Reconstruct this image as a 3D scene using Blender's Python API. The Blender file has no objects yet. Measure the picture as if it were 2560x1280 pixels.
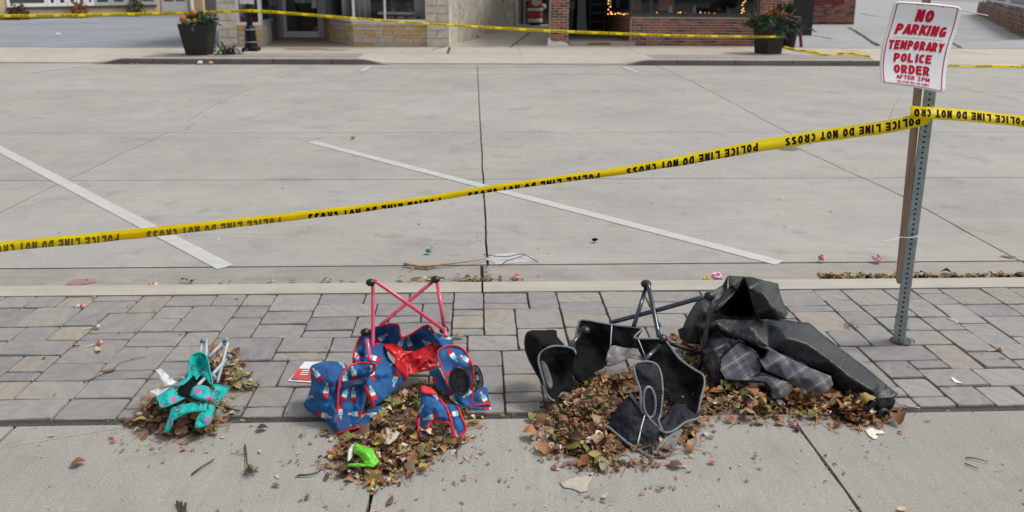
import bpy, bmesh, math, random
from mathutils import Vector, Matrix, noise, geometry
random.seed(7)
PI = math.pi
SC = bpy.context.scene
COL = SC.collection

# ------------------------------------------------------------------ camera
FPX = 2000.0; PPX = 1280.0; PPY = 427.0; EYE = 1.75
PITCH = math.radians(13.15); YAW = math.radians(2.45); ROLL = math.radians(0.4)
_f = Vector((math.sin(YAW)*math.cos(PITCH), math.cos(YAW)*math.cos(PITCH), -math.sin(PITCH)))
_r0 = Vector((math.cos(YAW), -math.sin(YAW), 0)); _u0 = _r0.cross(_f)
_r = _r0*math.cos(ROLL) + _u0*math.sin(ROLL)
_u = _u0*math.cos(ROLL) - _r0*math.sin(ROLL)
CAMP = Vector((0, 0, EYE))
cd = bpy.data.cameras.new('camera'); cam = bpy.data.objects.new('camera', cd); COL.objects.link(cam)
cam.matrix_world = Matrix(((_r.x, _u.x, -_f.x, 0), (_r.y, _u.y, -_f.y, 0), (_r.z, _u.z, -_f.z, EYE), (0, 0, 0, 1)))
cd.sensor_width = 36; cd.lens = 36*FPX/2560; cd.shift_y = -(640-PPY)/2560
cd.clip_start = 0.05; cd.clip_end = 1500
cd.dof.use_dof = True; cd.dof.focus_distance = 3.75; cd.dof.aperture_fstop = 3.2
SC.camera = cam
# ------------------------------------------------------------------ light: overcast daylight
w = bpy.data.worlds.new('World'); SC.world = w; w.use_nodes = True
nt = w.node_tree; nt.nodes.clear()
sky = nt.nodes.new('ShaderNodeTexSky'); sky.sky_type = 'NISHITA'; sky.sun_disc = False
SUN_EL = math.radians(58); SUN_AZ = math.radians(78)
sky.sun_elevation = SUN_EL; sky.sun_rotation = SUN_AZ
sky.air_density = 1.0; sky.dust_density = 3.0; sky.ozone_density = 1.0
hsv = nt.nodes.new('ShaderNodeHueSaturation'); hsv.inputs['Saturation'].default_value = 0.22
bg = nt.nodes.new('ShaderNodeBackground'); bg.inputs['Strength'].default_value = 0.118
ow = nt.nodes.new('ShaderNodeOutputWorld')
nt.links.new(sky.outputs[0], hsv.inputs['Color']); nt.links.new(hsv.outputs[0], bg.inputs['Color']); nt.links.new(bg.outputs[0], ow.inputs[0])
sl = bpy.data.lights.new('sun', 'SUN'); sl.energy = 1.45; sl.angle = math.radians(13); sl.color = (1.0, 0.96, 0.9)
so = bpy.data.objects.new('sun', sl); COL.objects.link(so)
sd = Vector((math.sin(SUN_AZ)*math.cos(SUN_EL), math.cos(SUN_AZ)*math.cos(SUN_EL), math.sin(SUN_EL)))
so.rotation_euler = sd.to_track_quat('Z', 'Y').to_euler(); so.location = (0, 0, 12)
SC.view_settings.view_transform = 'Standard'; SC.view_settings.look = 'None'
SC.view_settings.exposure = 0.38; SC.view_settings.gamma = 1.0
SC.view_settings.use_curve_mapping = False
SC.cycles.max_bounces = 6; SC.cycles.transparent_max_bounces = 8

# ------------------------------------------------------------------ photogrammetry helpers (pixel of the photo -> point of the place)
def ray(px, py): return _f + _r*((px-PPX)/FPX) - _u*((py-PPY)/FPX)
def G(px, py, z=0.0):
    d = ray(px, py); return CAMP + d*((z-EYE)/d.z)
def V(px, py, y):
    d = ray(px, py); return CAMP + d*(y/d.y)
def VC(px, py, y, zmin=0.004):
    p = V(px, py, y)
    if p.z < zmin: p = G(px, py, zmin)
    return p

# ------------------------------------------------------------------ materials
MATS = {}
def srgb(r, g, b):
    f = lambda c: ((c/255+0.055)/1.055)**2.4 if c/255 > 0.04045 else c/255/12.92
    return (f(r), f(g), f(b), 1)
def mul(c, k): return (min(1, c[0]*k), min(1, c[1]*k), min(1, c[2]*k), 1)
class NT:
    def __init__(s, name):
        s.m = bpy.data.materials.new(name); s.m.use_nodes = True; s.t = s.m.node_tree; s.t.nodes.clear()
        s.out = s.n('ShaderNodeOutputMaterial'); s.b = s.n('ShaderNodeBsdfPrincipled'); s.l(s.b.outputs[0], s.out.inputs[0])
    def n(s, typ, **kw):
        x = s.t.nodes.new(typ)
        for k, v in kw.items():
            if hasattr(x, k): setattr(x, k, v)
            else: x.inputs[k.replace('_', ' ')].default_value = v
        return x
    def l(s, a, b): s.t.links.new(a, b)
    def math(s, op, a, b=None, clamp=False):
        x = s.n('ShaderNodeMath'); x.operation = op; x.use_clamp = clamp
        for i, v in enumerate((a, b)):
            if v is None: continue
            if isinstance(v, (int, float)): x.inputs[i].default_value = v
            else: s.l(v, x.inputs[i])
        return x.outputs[0]
    def mix(s, fac, a, b, mode='MIX'):
        x = s.n('ShaderNodeMix'); x.data_type = 'RGBA'; x.blend_type = mode
        for i, v in ((0, fac), (6, a), (7, b)):
            if isinstance(v, (int, float)): x.inputs[i].default_value = v
            elif isinstance(v, tuple): x.inputs[i].default_value = v
            else: s.l(v, x.inputs[i])
        return x.outputs[2]
    def ramp(s, f, a, b):
        x = s.n('ShaderNodeMapRange'); x.inputs[1].default_value = a; x.inputs[2].default_value = b; s.l(f, x.inputs[0]); return x.outputs[0]
    def coord(s, kind='Object', scale=(1, 1, 1), rnd=False, rot=(0, 0, 0)):
        c = s.n('ShaderNodeTexCoord'); m = s.n('ShaderNodeMapping'); m.inputs['Scale'].default_value = scale; m.inputs['Rotation'].default_value = rot
        s.l(c.outputs[kind], m.inputs[0])
        if rnd:
            o = s.n('ShaderNodeObjectInfo'); cx = s.n('ShaderNodeCombineXYZ')
            s.l(s.math('MULTIPLY', o.outputs['Random'], 50.0), cx.inputs[0]); s.l(s.math('MULTIPLY', o.outputs['Random'], 31.0), cx.inputs[1])
            s.l(cx.outputs[0], m.inputs['Location'])
        return m.outputs[0]
    def noise(s, vec, scale, detail=4, rough=0.55, dist=0):
        x = s.n('ShaderNodeTexNoise'); x.inputs['Scale'].default_value = scale; x.inputs['Detail'].default_value = detail
        x.inputs['Roughness'].default_value = rough; x.inputs['Distortion'].default_value = dist; s.l(vec, x.inputs['Vector']); return x.outputs[0]
    def bump(s, h, strength, dist=0.01):
        x = s.n('ShaderNodeBump'); x.inputs['Strength'].default_value = strength; x.inputs['Distance'].default_value = dist
        s.l(h, x.inputs['Height']); s.l(x.outputs[0], s.b.inputs['Normal'])
    def fin(s, col=None, rough=0.8, **kw):
        if col is not None:
            if isinstance(col, tuple): s.b.inputs['Base Color'].default_value = col
            else: s.l(col, s.b.inputs['Base Color'])
        s.b.inputs['Roughness'].default_value = rough
        for k, v in kw.items(): s.b.inputs[k.replace('_', ' ')].default_value = v
        return s.m
def simple(name, col, rough=0.7, var=0.25, scale=12, bump=0.0, rnd=0.0, hue=None, **kw):
    t = NT(name); v = t.coord(rnd=rnd > 0)
    n = t.noise(v, scale, 4)
    c = t.mix(t.ramp(n, 0.3, 0.7), mul(col, 1-var), mul(hue or col, 1+var))
    if rnd:
        o = t.n('ShaderNodeObjectInfo'); h = t.n('ShaderNodeHueSaturation')
        t.l(t.math('ADD', t.math('MULTIPLY', o.outputs['Random'], rnd), 1-rnd/2), h.inputs['Value']); t.l(c, h.inputs['Color']); c = h.outputs[0]
    if bump: t.bump(n, bump)
    return t.fin(c, rough, **kw)

def concrete(name, a, b, speck=0.5, streak=None, grain=220, stain=0.35, crack=False, rnd=0.0, scale0=1.0, streak_amt=0.5, bumpk=0.25, tint=None):
    t = NT(name); v = t.coord(rnd=False)
    g = t.n('ShaderNodeNewGeometry')
    v = g.outputs['Position']
    big = t.noise(v, 0.55*scale0, 5, 0.6); mid = t.noise(v, 3.5*scale0, 5, 0.62, 0.4)
    c = t.mix(t.ramp(big, 0.3, 0.7), a, b)
    c = t.mix(t.math('MULTIPLY', t.ramp(mid, 0.4, 0.75), stain), c, mul(a, 0.72))
    if tint:
        tn = t.noise(v, 0.9*scale0, 5, 0.6, 0.6); c = t.mix(t.math('MULTIPLY', t.ramp(tn, 0.48, 0.66), 0.55), c, tint)
        dn = t.noise(v, 2.3*scale0, 6, 0.7, 0.3); c = t.mix(t.math('MULTIPLY', t.ramp(dn, 0.55, 0.70), 0.75), c, mul(a, 0.74))
    fine = t.noise(v, grain, 3, 0.7)
    c = t.mix(t.math('MULTIPLY', t.ramp(fine, 0.52, 0.68), speck), c, mul(a, 0.5))
    c = t.mix(t.math('MULTIPLY', t.ramp(fine, 0.46, 0.3), speck*0.7), c, mul(b, 1.35))
    if streak:
        mp = t.n('ShaderNodeMapping'); mp.inputs['Scale'].default_value = streak; t.l(v, mp.inputs[0])
        s1 = t.noise(mp.outputs[0], 1.0, 6, 0.65)
        c = t.mix(t.math('MULTIPLY', t.ramp(s1, 0.42, 0.72), streak_amt), c, mul(a, 0.70))
        s2 = t.noise(mp.outputs[0], 2.7, 5, 0.6)
        c = t.mix(t.math('MULTIPLY', t.ramp(s2, 0.55, 0.8), streak_amt*0.7), c, mul(b, 1.25))
    vo = t.n('ShaderNodeTexVoronoi'); vo.inputs['Scale'].default_value = 9*scale0; t.l(v, vo.inputs['Vector'])
    spot = t.math('LESS_THAN', vo.outputs['Distance'], 0.055)
    c = t.mix(t.math('MULTIPLY', spot, 0.55), c, mul(a, 0.3))
    if rnd:
        o = t.n('ShaderNodeObjectInfo'); h = t.n('ShaderNodeHueSaturation')
        t.l(t.math('ADD', t.math('MULTIPLY', o.outputs['Random'], rnd), 1-rnd/2), h.inputs['Value']); t.l(c, h.inputs['Color']); c = h.outputs[0]
    t.bump(fine, bumpk, 0.004)
    return t.fin(c, 0.88)

M = {}
M['road'] = concrete('road_concrete', (0.31, 0.30, 0.28, 1), (0.41, 0.398, 0.372, 1), speck=0.4, streak=(0.7, 22, 1), grain=160, stain=0.32, rnd=0.07, streak_amt=0.30, tint=(0.40, 0.365, 0.315, 1))
M['gutter'] = concrete('gutter_concrete', (0.29, 0.275, 0.25, 1), (0.355, 0.338, 0.31, 1), speck=0.6, streak=(1.5, 9, 1), stain=0.6, rnd=0.06, tint=(0.36, 0.315, 0.26, 1))
M['kerb'] = concrete('kerb_concrete', (0.40, 0.37, 0.315, 1), (0.48, 0.45, 0.39, 1), speck=0.3, streak=(1.2, 12, 1), stain=0.4, rnd=0.1)
M['far_kerb'] = concrete('far_kerb_concrete', (0.12, 0.112, 0.10, 1), (0.20, 0.188, 0.17, 1), speck=0.3, stain=0.7, grain=40)  # darkened so the shade of the upright kerb face is in the colour
M['slab'] = concrete('sidewalk_concrete', (0.30, 0.288, 0.265, 1), (0.36, 0.347, 0.322, 1), speck=0.75, grain=140, stain=0.4, streak=(35, 2.5, 1), rnd=0.05, streak_amt=0.3, bumpk=0.4, tint=(0.355, 0.33, 0.285, 1))
M['far_walk'] = concrete('far_walk_concrete', (0.42, 0.375, 0.32, 1), (0.50, 0.455, 0.395, 1), speck=0.2, grain=30, stain=0.4)
M['far_paver'] = concrete('far_paver_strip', (0.29, 0.26, 0.235, 1), (0.36, 0.33, 0.30, 1), speck=0.5, grain=12, stain=0.9)
M['asphalt_lot'] = concrete('lot_asphalt', (0.21, 0.225, 0.25, 1), (0.30, 0.325, 0.36, 1), speck=0.3, grain=30, stain=0.3, scale0=0.4)
M['alley'] = concrete('alley_surface', (0.30, 0.30, 0.31, 1), (0.37, 0.375, 0.385, 1), speck=0.3, grain=25, stain=0.6, scale0=0.5)
M['ground'] = concrete('ground_surface', (0.22, 0.215, 0.2, 1), (0.27, 0.26, 0.25, 1), grain=20, scale0=0.3)
M['joint'] = simple('joint_filler', (0.035, 0.032, 0.028, 1), 0.95, 0.5, 60)
M['joint_sand'] = simple('joint_sand', (0.065, 0.058, 0.05, 1), 0.95, 0.5, 80)
M['paint'] = None

def stone_mat():
    t = NT('slate_paver'); v = t.coord(rnd=True)
    o = t.n('ShaderNodeObjectInfo')
    wv = t.n('ShaderNodeTexWave'); wv.inputs['Scale'].default_value = 3.2; wv.inputs['Distortion'].default_value = 14; wv.inputs['Detail'].default_value = 3; wv.inputs['Detail Scale'].default_value = 1.2
    mp = t.n('ShaderNodeMapping'); t.l(v, mp.inputs[0]); t.l(mp.outputs[0], wv.inputs['Vector'])
    rz = t.n('ShaderNodeCombineXYZ'); t.l(t.math('MULTIPLY', o.outputs['Random'], 3.1), rz.inputs[2]); t.l(rz.outputs[0], mp.inputs['Rotation'])
    n = t.noise(v, 9, 6, 0.65); f = t.noise(v, 160, 3, 0.7)
    cr = t.n('ShaderNodeValToRGB'); e = cr.color_ramp.elements
    e[0].position = 0; e[0].color = (0.19, 0.19, 0.20, 1); e[1].position = 1; e[1].color = (0.33, 0.29, 0.235, 1)
    for p, c in ((0.25, (0.26, 0.25, 0.24, 1)), (0.5, (0.22, 0.217, 0.222, 1)), (0.7, (0.31, 0.295, 0.275, 1)), (0.85, (0.25, 0.23, 0.205, 1))):
        k = e.new(p); k.color = c
    t.l(o.outputs['Random'], cr.inputs[0])
    c = t.mix(t.math('MULTIPLY', t.ramp(n, 0.35, 0.7), 0.55), cr.outputs[0], (0.35, 0.325, 0.29, 1))
    c = t.mix(t.math('MULTIPLY', t.ramp(wv.outputs['Fac'], 0.55, 0.05), 0.16), c, (0.12, 0.112, 0.105, 1))
    c = t.mix(t.math('MULTIPLY', t.ramp(f, 0.48, 0.68), 0.5), c, (0.11, 0.105, 0.1, 1))
    h = t.math('ADD', t.math('MULTIPLY', wv.outputs['Fac'], 0.28), t.math('ADD', n, t.math('MULTIPLY', f, 0.25)))
    t.bump(h, 0.55, 0.006)
    return t.fin(c, 0.72)
M['stone'] = stone_mat()

def worn_paint():
    t = NT('worn_road_paint'); g = t.n('ShaderNodeNewGeometry')
    mp = t.n('ShaderNodeMapping'); mp.inputs['Scale'].default_value = (2, 9, 1); t.l(g.outputs['Position'], mp.inputs[0])
    n = t.noise(mp.outputs[0], 3, 6, 0.7)
    c = t.mix(t.math('MULTIPLY', t.ramp(n, 0.40, 0.68), 0.8), (0.52, 0.52, 0.50, 1), (0.39, 0.38, 0.36, 1))
    return t.fin(c, 0.7)
M['paint'] = worn_paint()

def brick_mat():
    t = NT('red_brick'); o = t.n('ShaderNodeObjectInfo'); v = t.coord(rnd=True)
    cr = t.n('ShaderNodeValToRGB'); e = cr.color_ramp.elements; cr.color_ramp.interpolation = 'CONSTANT'
    e[0].position = 0; e[0].color = (0.33, 0.10, 0.065, 1); e[1].position = 0.84; e[1].color = (0.045, 0.035, 0.035, 1)
    for p, c in ((0.2, (0.25, 0.08, 0.055, 1)), (0.4, (0.39, 0.135, 0.085, 1)), (0.52, (0.20, 0.075, 0.055, 1)), (0.65, (0.31, 0.12, 0.09, 1)), (0.74, (0.09, 0.05, 0.045, 1))):
        e.new(p).color = c
    t.l(o.outputs['Random'], cr.inputs[0]); n = t.noise(v, 14, 4)
    c = t.mix(t.math('MULTIPLY', t.ramp(n, 0.4, 0.7), 0.35), cr.outputs[0], (0.36, 0.22, 0.17, 1))
    t.bump(n, 0.3, 0.01); return t.fin(c, 0.85)
M['brick'] = brick_mat()
M['mortar'] = simple('brick_mortar', (0.52, 0.46, 0.41, 1), 0.9, 0.25, 20)
def veneer_mat():
    t = NT('limestone_veneer'); o = t.n('ShaderNodeObjectInfo'); v = t.coord(rnd=True)
    cr = t.n('ShaderNodeValToRGB'); e = cr.color_ramp.elements; cr.color_ramp.interpolation = 'CONSTANT'
    e[0].position = 0; e[0].color = (0.56, 0.42, 0.26, 1); e[1].position = 0.82; e[1].color = (0.60, 0.38, 0.13, 1)
    for p, c in ((0.2, (0.60, 0.50, 0.38, 1)), (0.4, (0.55, 0.52, 0.44, 1)), (0.5, (0.58, 0.42, 0.22, 1)), (0.65, (0.62, 0.50, 0.40, 1))): e.new(p).color = c
    t.l(o.outputs['Random'], cr.inputs[0]); n = t.noise(v, 7, 4)
    c = t.mix(t.math('MULTIPLY', t.ramp(n, 0.4, 0.7), 0.35), cr.outputs[0], (0.50, 0.36, 0.22, 1))
    t.bump(n, 0.3, 0.02); return t.fin(c, 0.85)
M['veneer'] = veneer_mat()
M['limestone'] = simple('rusticated_limestone', (0.62, 0.57, 0.49, 1), 0.85, 0.18, 7, 0.6, rnd=0.15)
M['old_brick'] = simple('cream_painted_brick', (0.56, 0.52, 0.44, 1), 0.9, 0.3, 3, 0.4, rnd=0.2)
M['cream'] = simple('cream_panel', (0.64, 0.58, 0.49, 1), 0.7, 0.08)
M['white_trim'] = simple('white_trim', (0.80, 0.78, 0.78, 1), 0.5, 0.06)
M['grey_trim'] = simple('grey_aluminium', (0.42, 0.42, 0.43, 1), 0.4, 0.08)
M['dark_trim'] = simple('dark_trim', (0.05, 0.052, 0.055, 1), 0.5, 0.2)
M['yellow_wall'] = simple('yellow_brick_wall', (0.62, 0.47, 0.27, 1), 0.85, 0.12, 3)
M['dark_base'] = simple('dark_plinth', (0.06, 0.05, 0.05, 1), 0.8, 0.2)
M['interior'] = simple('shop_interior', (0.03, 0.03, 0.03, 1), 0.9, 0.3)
M['interior_grey'] = simple('shop_interior_grey', (0.12, 0.125, 0.13, 1), 0.9, 0.3, 2)
M['curtain'] = simple('pale_curtain', (0.55, 0.60, 0.60, 1), 0.8, 0.1)
M['red_display'] = simple('red_display', (0.45, 0.06, 0.06, 1), 0.6, 0.2)
M['teal_display'] = simple('teal_display', (0.03, 0.16, 0.17, 1), 0.6, 0.3, 3)
M['blue_sticker'] = simple('blue_sticker', (0.12, 0.42, 0.65, 1), 0.5, 0.05)
M['green_sticker'] = simple('pale_green_sticker', (0.42, 0.50, 0.33, 1), 0.5, 0.05)
M['mint_sticker'] = simple('mint_sticker', (0.38, 0.55, 0.50, 1), 0.5, 0.05)
M['copper'] = simple('copper_brown', (0.28, 0.13, 0.06, 1), 0.6, 0.2)
def glass():
    t = NT('window_glass'); t.t.nodes.remove(t.b)
    g = t.n('ShaderNodeBsdfGlossy'); g.inputs['Roughness'].default_value = 0.03; g.inputs['Color'].default_value = (0.9, 0.95, 1, 1)
    tr = t.n('ShaderNodeBsdfTransparent'); fr = t.n('ShaderNodeFresnel'); fr.inputs[0].default_value = 1.45
    mx = t.n('ShaderNodeMixShader'); t.l(t.math('ADD', fr.outputs[0], 0.03), mx.inputs[0]); t.l(tr.outputs[0], mx.inputs[1]); t.l(g.outputs[0], mx.inputs[2]); t.l(mx.outputs[0], t.out.inputs[0])
    return t.m
M['glass'] = glass()
M['lamp_black'] = simple('black_cast_iron', (0.006, 0.006, 0.007, 1), 0.5, 0.2, Specular_IOR_Level=0.3)
M['planter'] = simple('charcoal_planter', (0.028, 0.026, 0.026, 1), 0.65, 0.15, Specular_IOR_Level=0.3)
M['red_wood'] = simple('dark_red_wood', (0.15, 0.022, 0.02, 1), 0.6, 0.2)
M['galv'] = simple('galvanised_steel', (0.32, 0.37, 0.385, 1), 0.45, 0.18, 25, 0.1, Metallic=0.35)
M['hole'] = simple('tube_inside', (0.015, 0.015, 0.015, 1), 0.9, 0.1)
def wood():
    t = NT('weathered_lath'); v = t.coord(scale=(60, 60, 2.5)); n = t.noise(v, 1, 5, 0.6)
    c = t.mix(t.ramp(n, 0.3, 0.7), (0.20, 0.13, 0.085, 1), (0.36, 0.26, 0.18, 1)); t.bump(n, 0.3, 0.003); return t.fin(c, 0.8)
M['wood'] = wood()
M['sign'] = simple('white_sign_plastic', (0.86, 0.865, 0.88, 1), 0.35, 0.03, 5)
M['sign_red'] = simple('sign_red_ink', (0.55, 0.004, 0.035, 1), 0.6, 0.08, Specular_IOR_Level=0.15)
M['zip'] = simple('white_nylon_tie', (0.78, 0.78, 0.76, 1), 0.4, 0.03)
def tape_mat():
    t = NT('yellow_barrier_tape'); v = t.coord(); n = t.noise(v, 6, 3)
    c = t.mix(t.ramp(n, 0.35, 0.7), (0.96, 0.80, 0.004, 1), (1.0, 0.90, 0.010, 1))
    mp_ = t.n('ShaderNodeMapping'); mp_.inputs['Scale'].default_value = (3, 3, 60); t.l(v, mp_.inputs[0]); t.bump(t.math('ADD', t.noise(mp_.outputs[0], 1.0, 4), t.noise(v, 25, 3)), 0.5, 0.006)
    m = t.fin(c, 0.3)
    t.b.inputs['Transmission Weight'].default_value = 0.0
    tl = t.n('ShaderNodeBsdfTranslucent'); t.l(c, tl.inputs[0]); mx = t.n('ShaderNodeMixShader'); mx.inputs[0].default_value = 0.6
    t.l(t.b.outputs[0], mx.inputs[1]); t.l(tl.outputs[0], mx.inputs[2]); t.l(mx.outputs[0], t.out.inputs[0]); return m
M['tape'] = tape_mat()
M['tape_ink'] = simple('black_tape_ink', (0.010, 0.008, 0.006, 1), 0.8, 0.1, Specular_IOR_Level=0.1)
M['tape_ink_back'] = simple('ink_seen_through_tape', (0.17, 0.13, 0.005, 1), 0.5, 0.1)
M['pvc_pipe'] = simple('turquoise_pipe', (0.03, 0.42, 0.36, 1), 0.4, 0.1)

# fabrics
def popsicle():
    t = NT('ice_lolly_print_fabric'); uv = t.n('ShaderNodeTexCoord').outputs['UV']
    vo = t.n('ShaderNodeTexVoronoi'); vo.voronoi_dimensions = '2D'; vo.inputs['Scale'].default_value = 2.15; vo.inputs['Randomness'].default_value = 0.55; t.l(uv, vo.inputs['Vector'])
    df = t.n('ShaderNodeVectorMath'); df.operation = 'SUBTRACT'; t.l(uv, df.inputs[0]); t.l(vo.outputs['Position'], df.inputs[1])
    sc_ = t.n('ShaderNodeVectorMath'); sc_.operation = 'SCALE'; sc_.inputs['Scale'].default_value = 0.82; t.l(df.outputs[0], sc_.inputs[0])
    vr = t.n('ShaderNodeVectorRotate'); vr.rotation_type = 'Z_AXIS'; t.l(sc_.outputs[0], vr.inputs['Vector'])
    sp = t.n('ShaderNodeSeparateColor'); t.l(vo.outputs['Color'], sp.inputs[0]); t.l(t.math('MULTIPLY', sp.outputs[0], 6.28), vr.inputs['Angle'])
    xy = t.n('ShaderNodeSeparateXYZ'); t.l(vr.outputs[0], xy.inputs[0]); X = t.math('ABSOLUTE', xy.outputs[0]); Y = xy.outputs[1]
    def box(hw, y0, y1): return t.math('MULTIPLY', t.math('LESS_THAN', X, hw), t.math('MULTIPLY', t.math('GREATER_THAN', Y, y0), t.math('LESS_THAN', Y, y1)))
    n = t.noise(uv, 2.5, 4); f = t.noise(uv, 60, 2)
    c = t.mix(t.ramp(n, 0.35, 0.7), (0.009, 0.055, 0.18, 1), (0.014, 0.125, 0.35, 1))
    c = t.mix(t.math('MULTIPLY', t.ramp(f, 0.62, 0.72), 0.6), c, (0.12, 0.3, 0.5, 1))
    c = t.mix(box(0.022, -0.17, -0.08), c, (0.55, 0.33, 0.27, 1))
    c = t.mix(box(0.06, -0.09, 0.15), c, (0.02, 0.02, 0.05, 1))
    c = t.mix(box(0.052, -0.083, -0.02), c, (0.15, 0.47, 0.62, 1))
    c = t.mix(box(0.052, -0.02, 0.045), c, (0.72, 0.72, 0.74, 1))
    c = t.mix(box(0.052, 0.045, 0.143), c, (0.52, 0.012, 0.03, 1))
    wv = t.noise(uv, 130, 2); t.bump(wv, 0.15, 0.002)
    return t.fin(c, 0.75, Specular_IOR_Level=0.35)
M['popsicle'] = popsicle()
M['pop_inner'] = M['popsicle']
M['red_bind'] = simple('red_binding', (0.62, 0.012, 0.018, 1), 0.6, 0.15, 40)
def netmat(name, c1, c2, sc=30):
    t = NT(name); uv = t.n('ShaderNodeTexCoord').outputs['UV']
    vo = t.n('ShaderNodeTexVoronoi'); vo.voronoi_dimensions = '2D'; vo.inputs['Scale'].default_value = sc; vo.inputs['Randomness'].default_value = 0.15; t.l(uv, vo.inputs['Vector'])
    c = t.mix(t.ramp(vo.outputs['Distance'], 0.25, 0.45), c2, c1); n = t.noise(uv, 3, 3); t.bump(n, 0.5, 0.02)
    return t.fin(c, 0.38)
M['red_net'] = netmat('red_mesh_fabric', (0.72, 0.010, 0.016, 1), (0.50, 0.03, 0.03, 1))
M['grey_net'] = netmat('grey_mesh_fabric', (0.30, 0.29, 0.28, 1), (0.13, 0.12, 0.11, 1))
M['black_net'] = simple('black_net', (0.01, 0.01, 0.01, 1), 0.6, 0.1)
M['red_tube'] = simple('red_painted_tube', (0.68, 0.07, 0.14, 1), 0.3, 0.06, Coat_Weight=0.4)
M['black_plastic'] = simple('black_plastic', (0.01, 0.01, 0.01, 1), 0.35, 0.1)
M['steel_tube'] = simple('dark_steel_tube', (0.09, 0.10, 0.13, 1), 0.22, 0.1, Metallic=0.75)
M['grey_tube'] = simple('grey_painted_tube', (0.42, 0.46, 0.52, 1), 0.35, 0.05)
M['grey_plastic'] = simple('grey_plastic', (0.25, 0.27, 0.31, 1), 0.4, 0.08)
def cloth_mat(name, a, b, rough=0.7, sc=3, bump=0.25, **kw):
    t = NT(name); uv = t.n('ShaderNodeTexCoord').outputs['UV']; n = t.noise(uv, sc, 5, 0.6, 0.5); f = t.noise(uv, 90, 2)
    c = t.mix(t.ramp(n, 0.3, 0.7), a, b); t.bump(t.math('ADD', n, t.math('MULTIPLY', f, 0.06)), bump, 0.02); return t.fin(c, rough, **kw)
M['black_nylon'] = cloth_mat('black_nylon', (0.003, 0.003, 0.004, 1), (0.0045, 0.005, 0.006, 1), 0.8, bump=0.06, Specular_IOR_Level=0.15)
M['grey_bind'] = simple('grey_binding', (0.17, 0.185, 0.21, 1), 0.6, 0.12, 30)
M['grey_cloth'] = cloth_mat('grey_nylon', (0.09, 0.095, 0.105, 1), (0.15, 0.155, 0.165, 1), 0.6)
M['white_piping'] = simple('white_piping', (0.6, 0.6, 0.6, 1), 0.6, 0.05)
M['navy_nylon'] = cloth_mat('navy_black_nylon', (0.005, 0.007, 0.012, 1), (0.008, 0.010, 0.017, 1), 0.65, bump=0.06, Specular_IOR_Level=0.25)
M['pad'] = cloth_mat('slate_waterproof_backing', (0.004, 0.007, 0.008, 1), (0.009, 0.014, 0.016, 1), 0.36, 4, 0.45)
def plaid():
    t = NT('grey_tartan_fleece'); uv = t.n('ShaderNodeTexCoord').outputs['UV']; mp = t.n('ShaderNodeMapping'); mp.inputs['Rotation'].default_value = (0, 0, 0.55); t.l(uv, mp.inputs[0])
    xy = t.n('ShaderNodeSeparateXYZ'); t.l(mp.outputs[0], xy.inputs[0])
    c = (0.085, 0.085, 0.10, 1)
    for ax in (0, 1):
        p = t.math('FRACT', t.math('MULTIPLY', xy.outputs[ax], 1.9))
        a = t.math('LESS_THAN', t.math('ABSOLUTE', t.math('SUBTRACT', p, 0.5)), 0.17)
        c = t.mix(t.math('MULTIPLY', a, 0.6), c, (0.018, 0.02, 0.04, 1))
        b = t.math('LESS_THAN', t.math('ABSOLUTE', t.math('SUBTRACT', p, 0.87)), 0.05)
        c = t.mix(t.math('MULTIPLY', b, 0.55), c, (0.24, 0.24, 0.265, 1))
        d = t.math('LESS_THAN', t.math('ABSOLUTE', t.math('SUBTRACT', p, 0.08)), 0.03)
        c = t.mix(t.math('MULTIPLY', d, 0.7), c, (0.01, 0.01, 0.02, 1))
    f = t.noise(uv, 45, 3); c = t.mix(t.math('MULTIPLY', t.ramp(f, 0.45, 0.7), 0.25), c, (0.25, 0.25, 0.27, 1)); t.bump(f, 0.3, 0.004)
    return t.fin(c, 0.95, Sheen_Weight=0.3)
M['plaid'] = plaid()
def teal():
    t = NT('teal_print_fabric'); uv = t.n('ShaderNodeTexCoord').outputs['UV']; n = t.noise(uv, 5, 3)
    c = t.mix(t.ramp(n, 0.3, 0.7), (0.0, 0.34, 0.32, 1), (0.0, 0.46, 0.42, 1))
    vo = t.n('ShaderNodeTexVoronoi'); vo.voronoi_dimensions = '2D'; vo.inputs['Scale'].default_value = 3.4; t.l(uv, vo.inputs['Vector'])
    sp = t.n('ShaderNodeSeparateColor'); t.l(vo.outputs['Color'], sp.inputs[0])
    disc = t.math('LESS_THAN', vo.outputs['Distance'], 0.28)
    c = t.mix(t.math('MULTIPLY', disc, t.math('GREATER_THAN', sp.outputs[0], 0.55)), c, (0.50, 0.09, 0.30, 1))
    f = t.noise(uv, 22, 3, 0.8)
    k = t.math('MULTIPLY', t.math('MULTIPLY', t.math('LESS_THAN', vo.outputs['Distance'], 0.3), t.math('LESS_THAN', sp.outputs[0], 0.42)), t.math('GREATER_THAN', f, 0.5))
    c = t.mix(k, c, (0.03, 0.03, 0.05, 1))
    k2 = t.math('MULTIPLY', t.math('MULTIPLY', t.math('LESS_THAN', vo.outputs['Distance'], 0.22), t.math('LESS_THAN', sp.outputs[0], 0.42)), t.math('LESS_THAN', f, 0.42))
    c = t.mix(k2, c, (0.5, 0.5, 0.5, 1))
    return t.fin(c, 0.6)
M['teal'] = teal()
M['teal_bind'] = simple('teal_binding', (0.0, 0.34, 0.31, 1), 0.6, 0.1)
M['white_film'] = simple('white_plastic_film', (0.62, 0.62, 0.62, 1), 0.35, 0.08)
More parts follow.
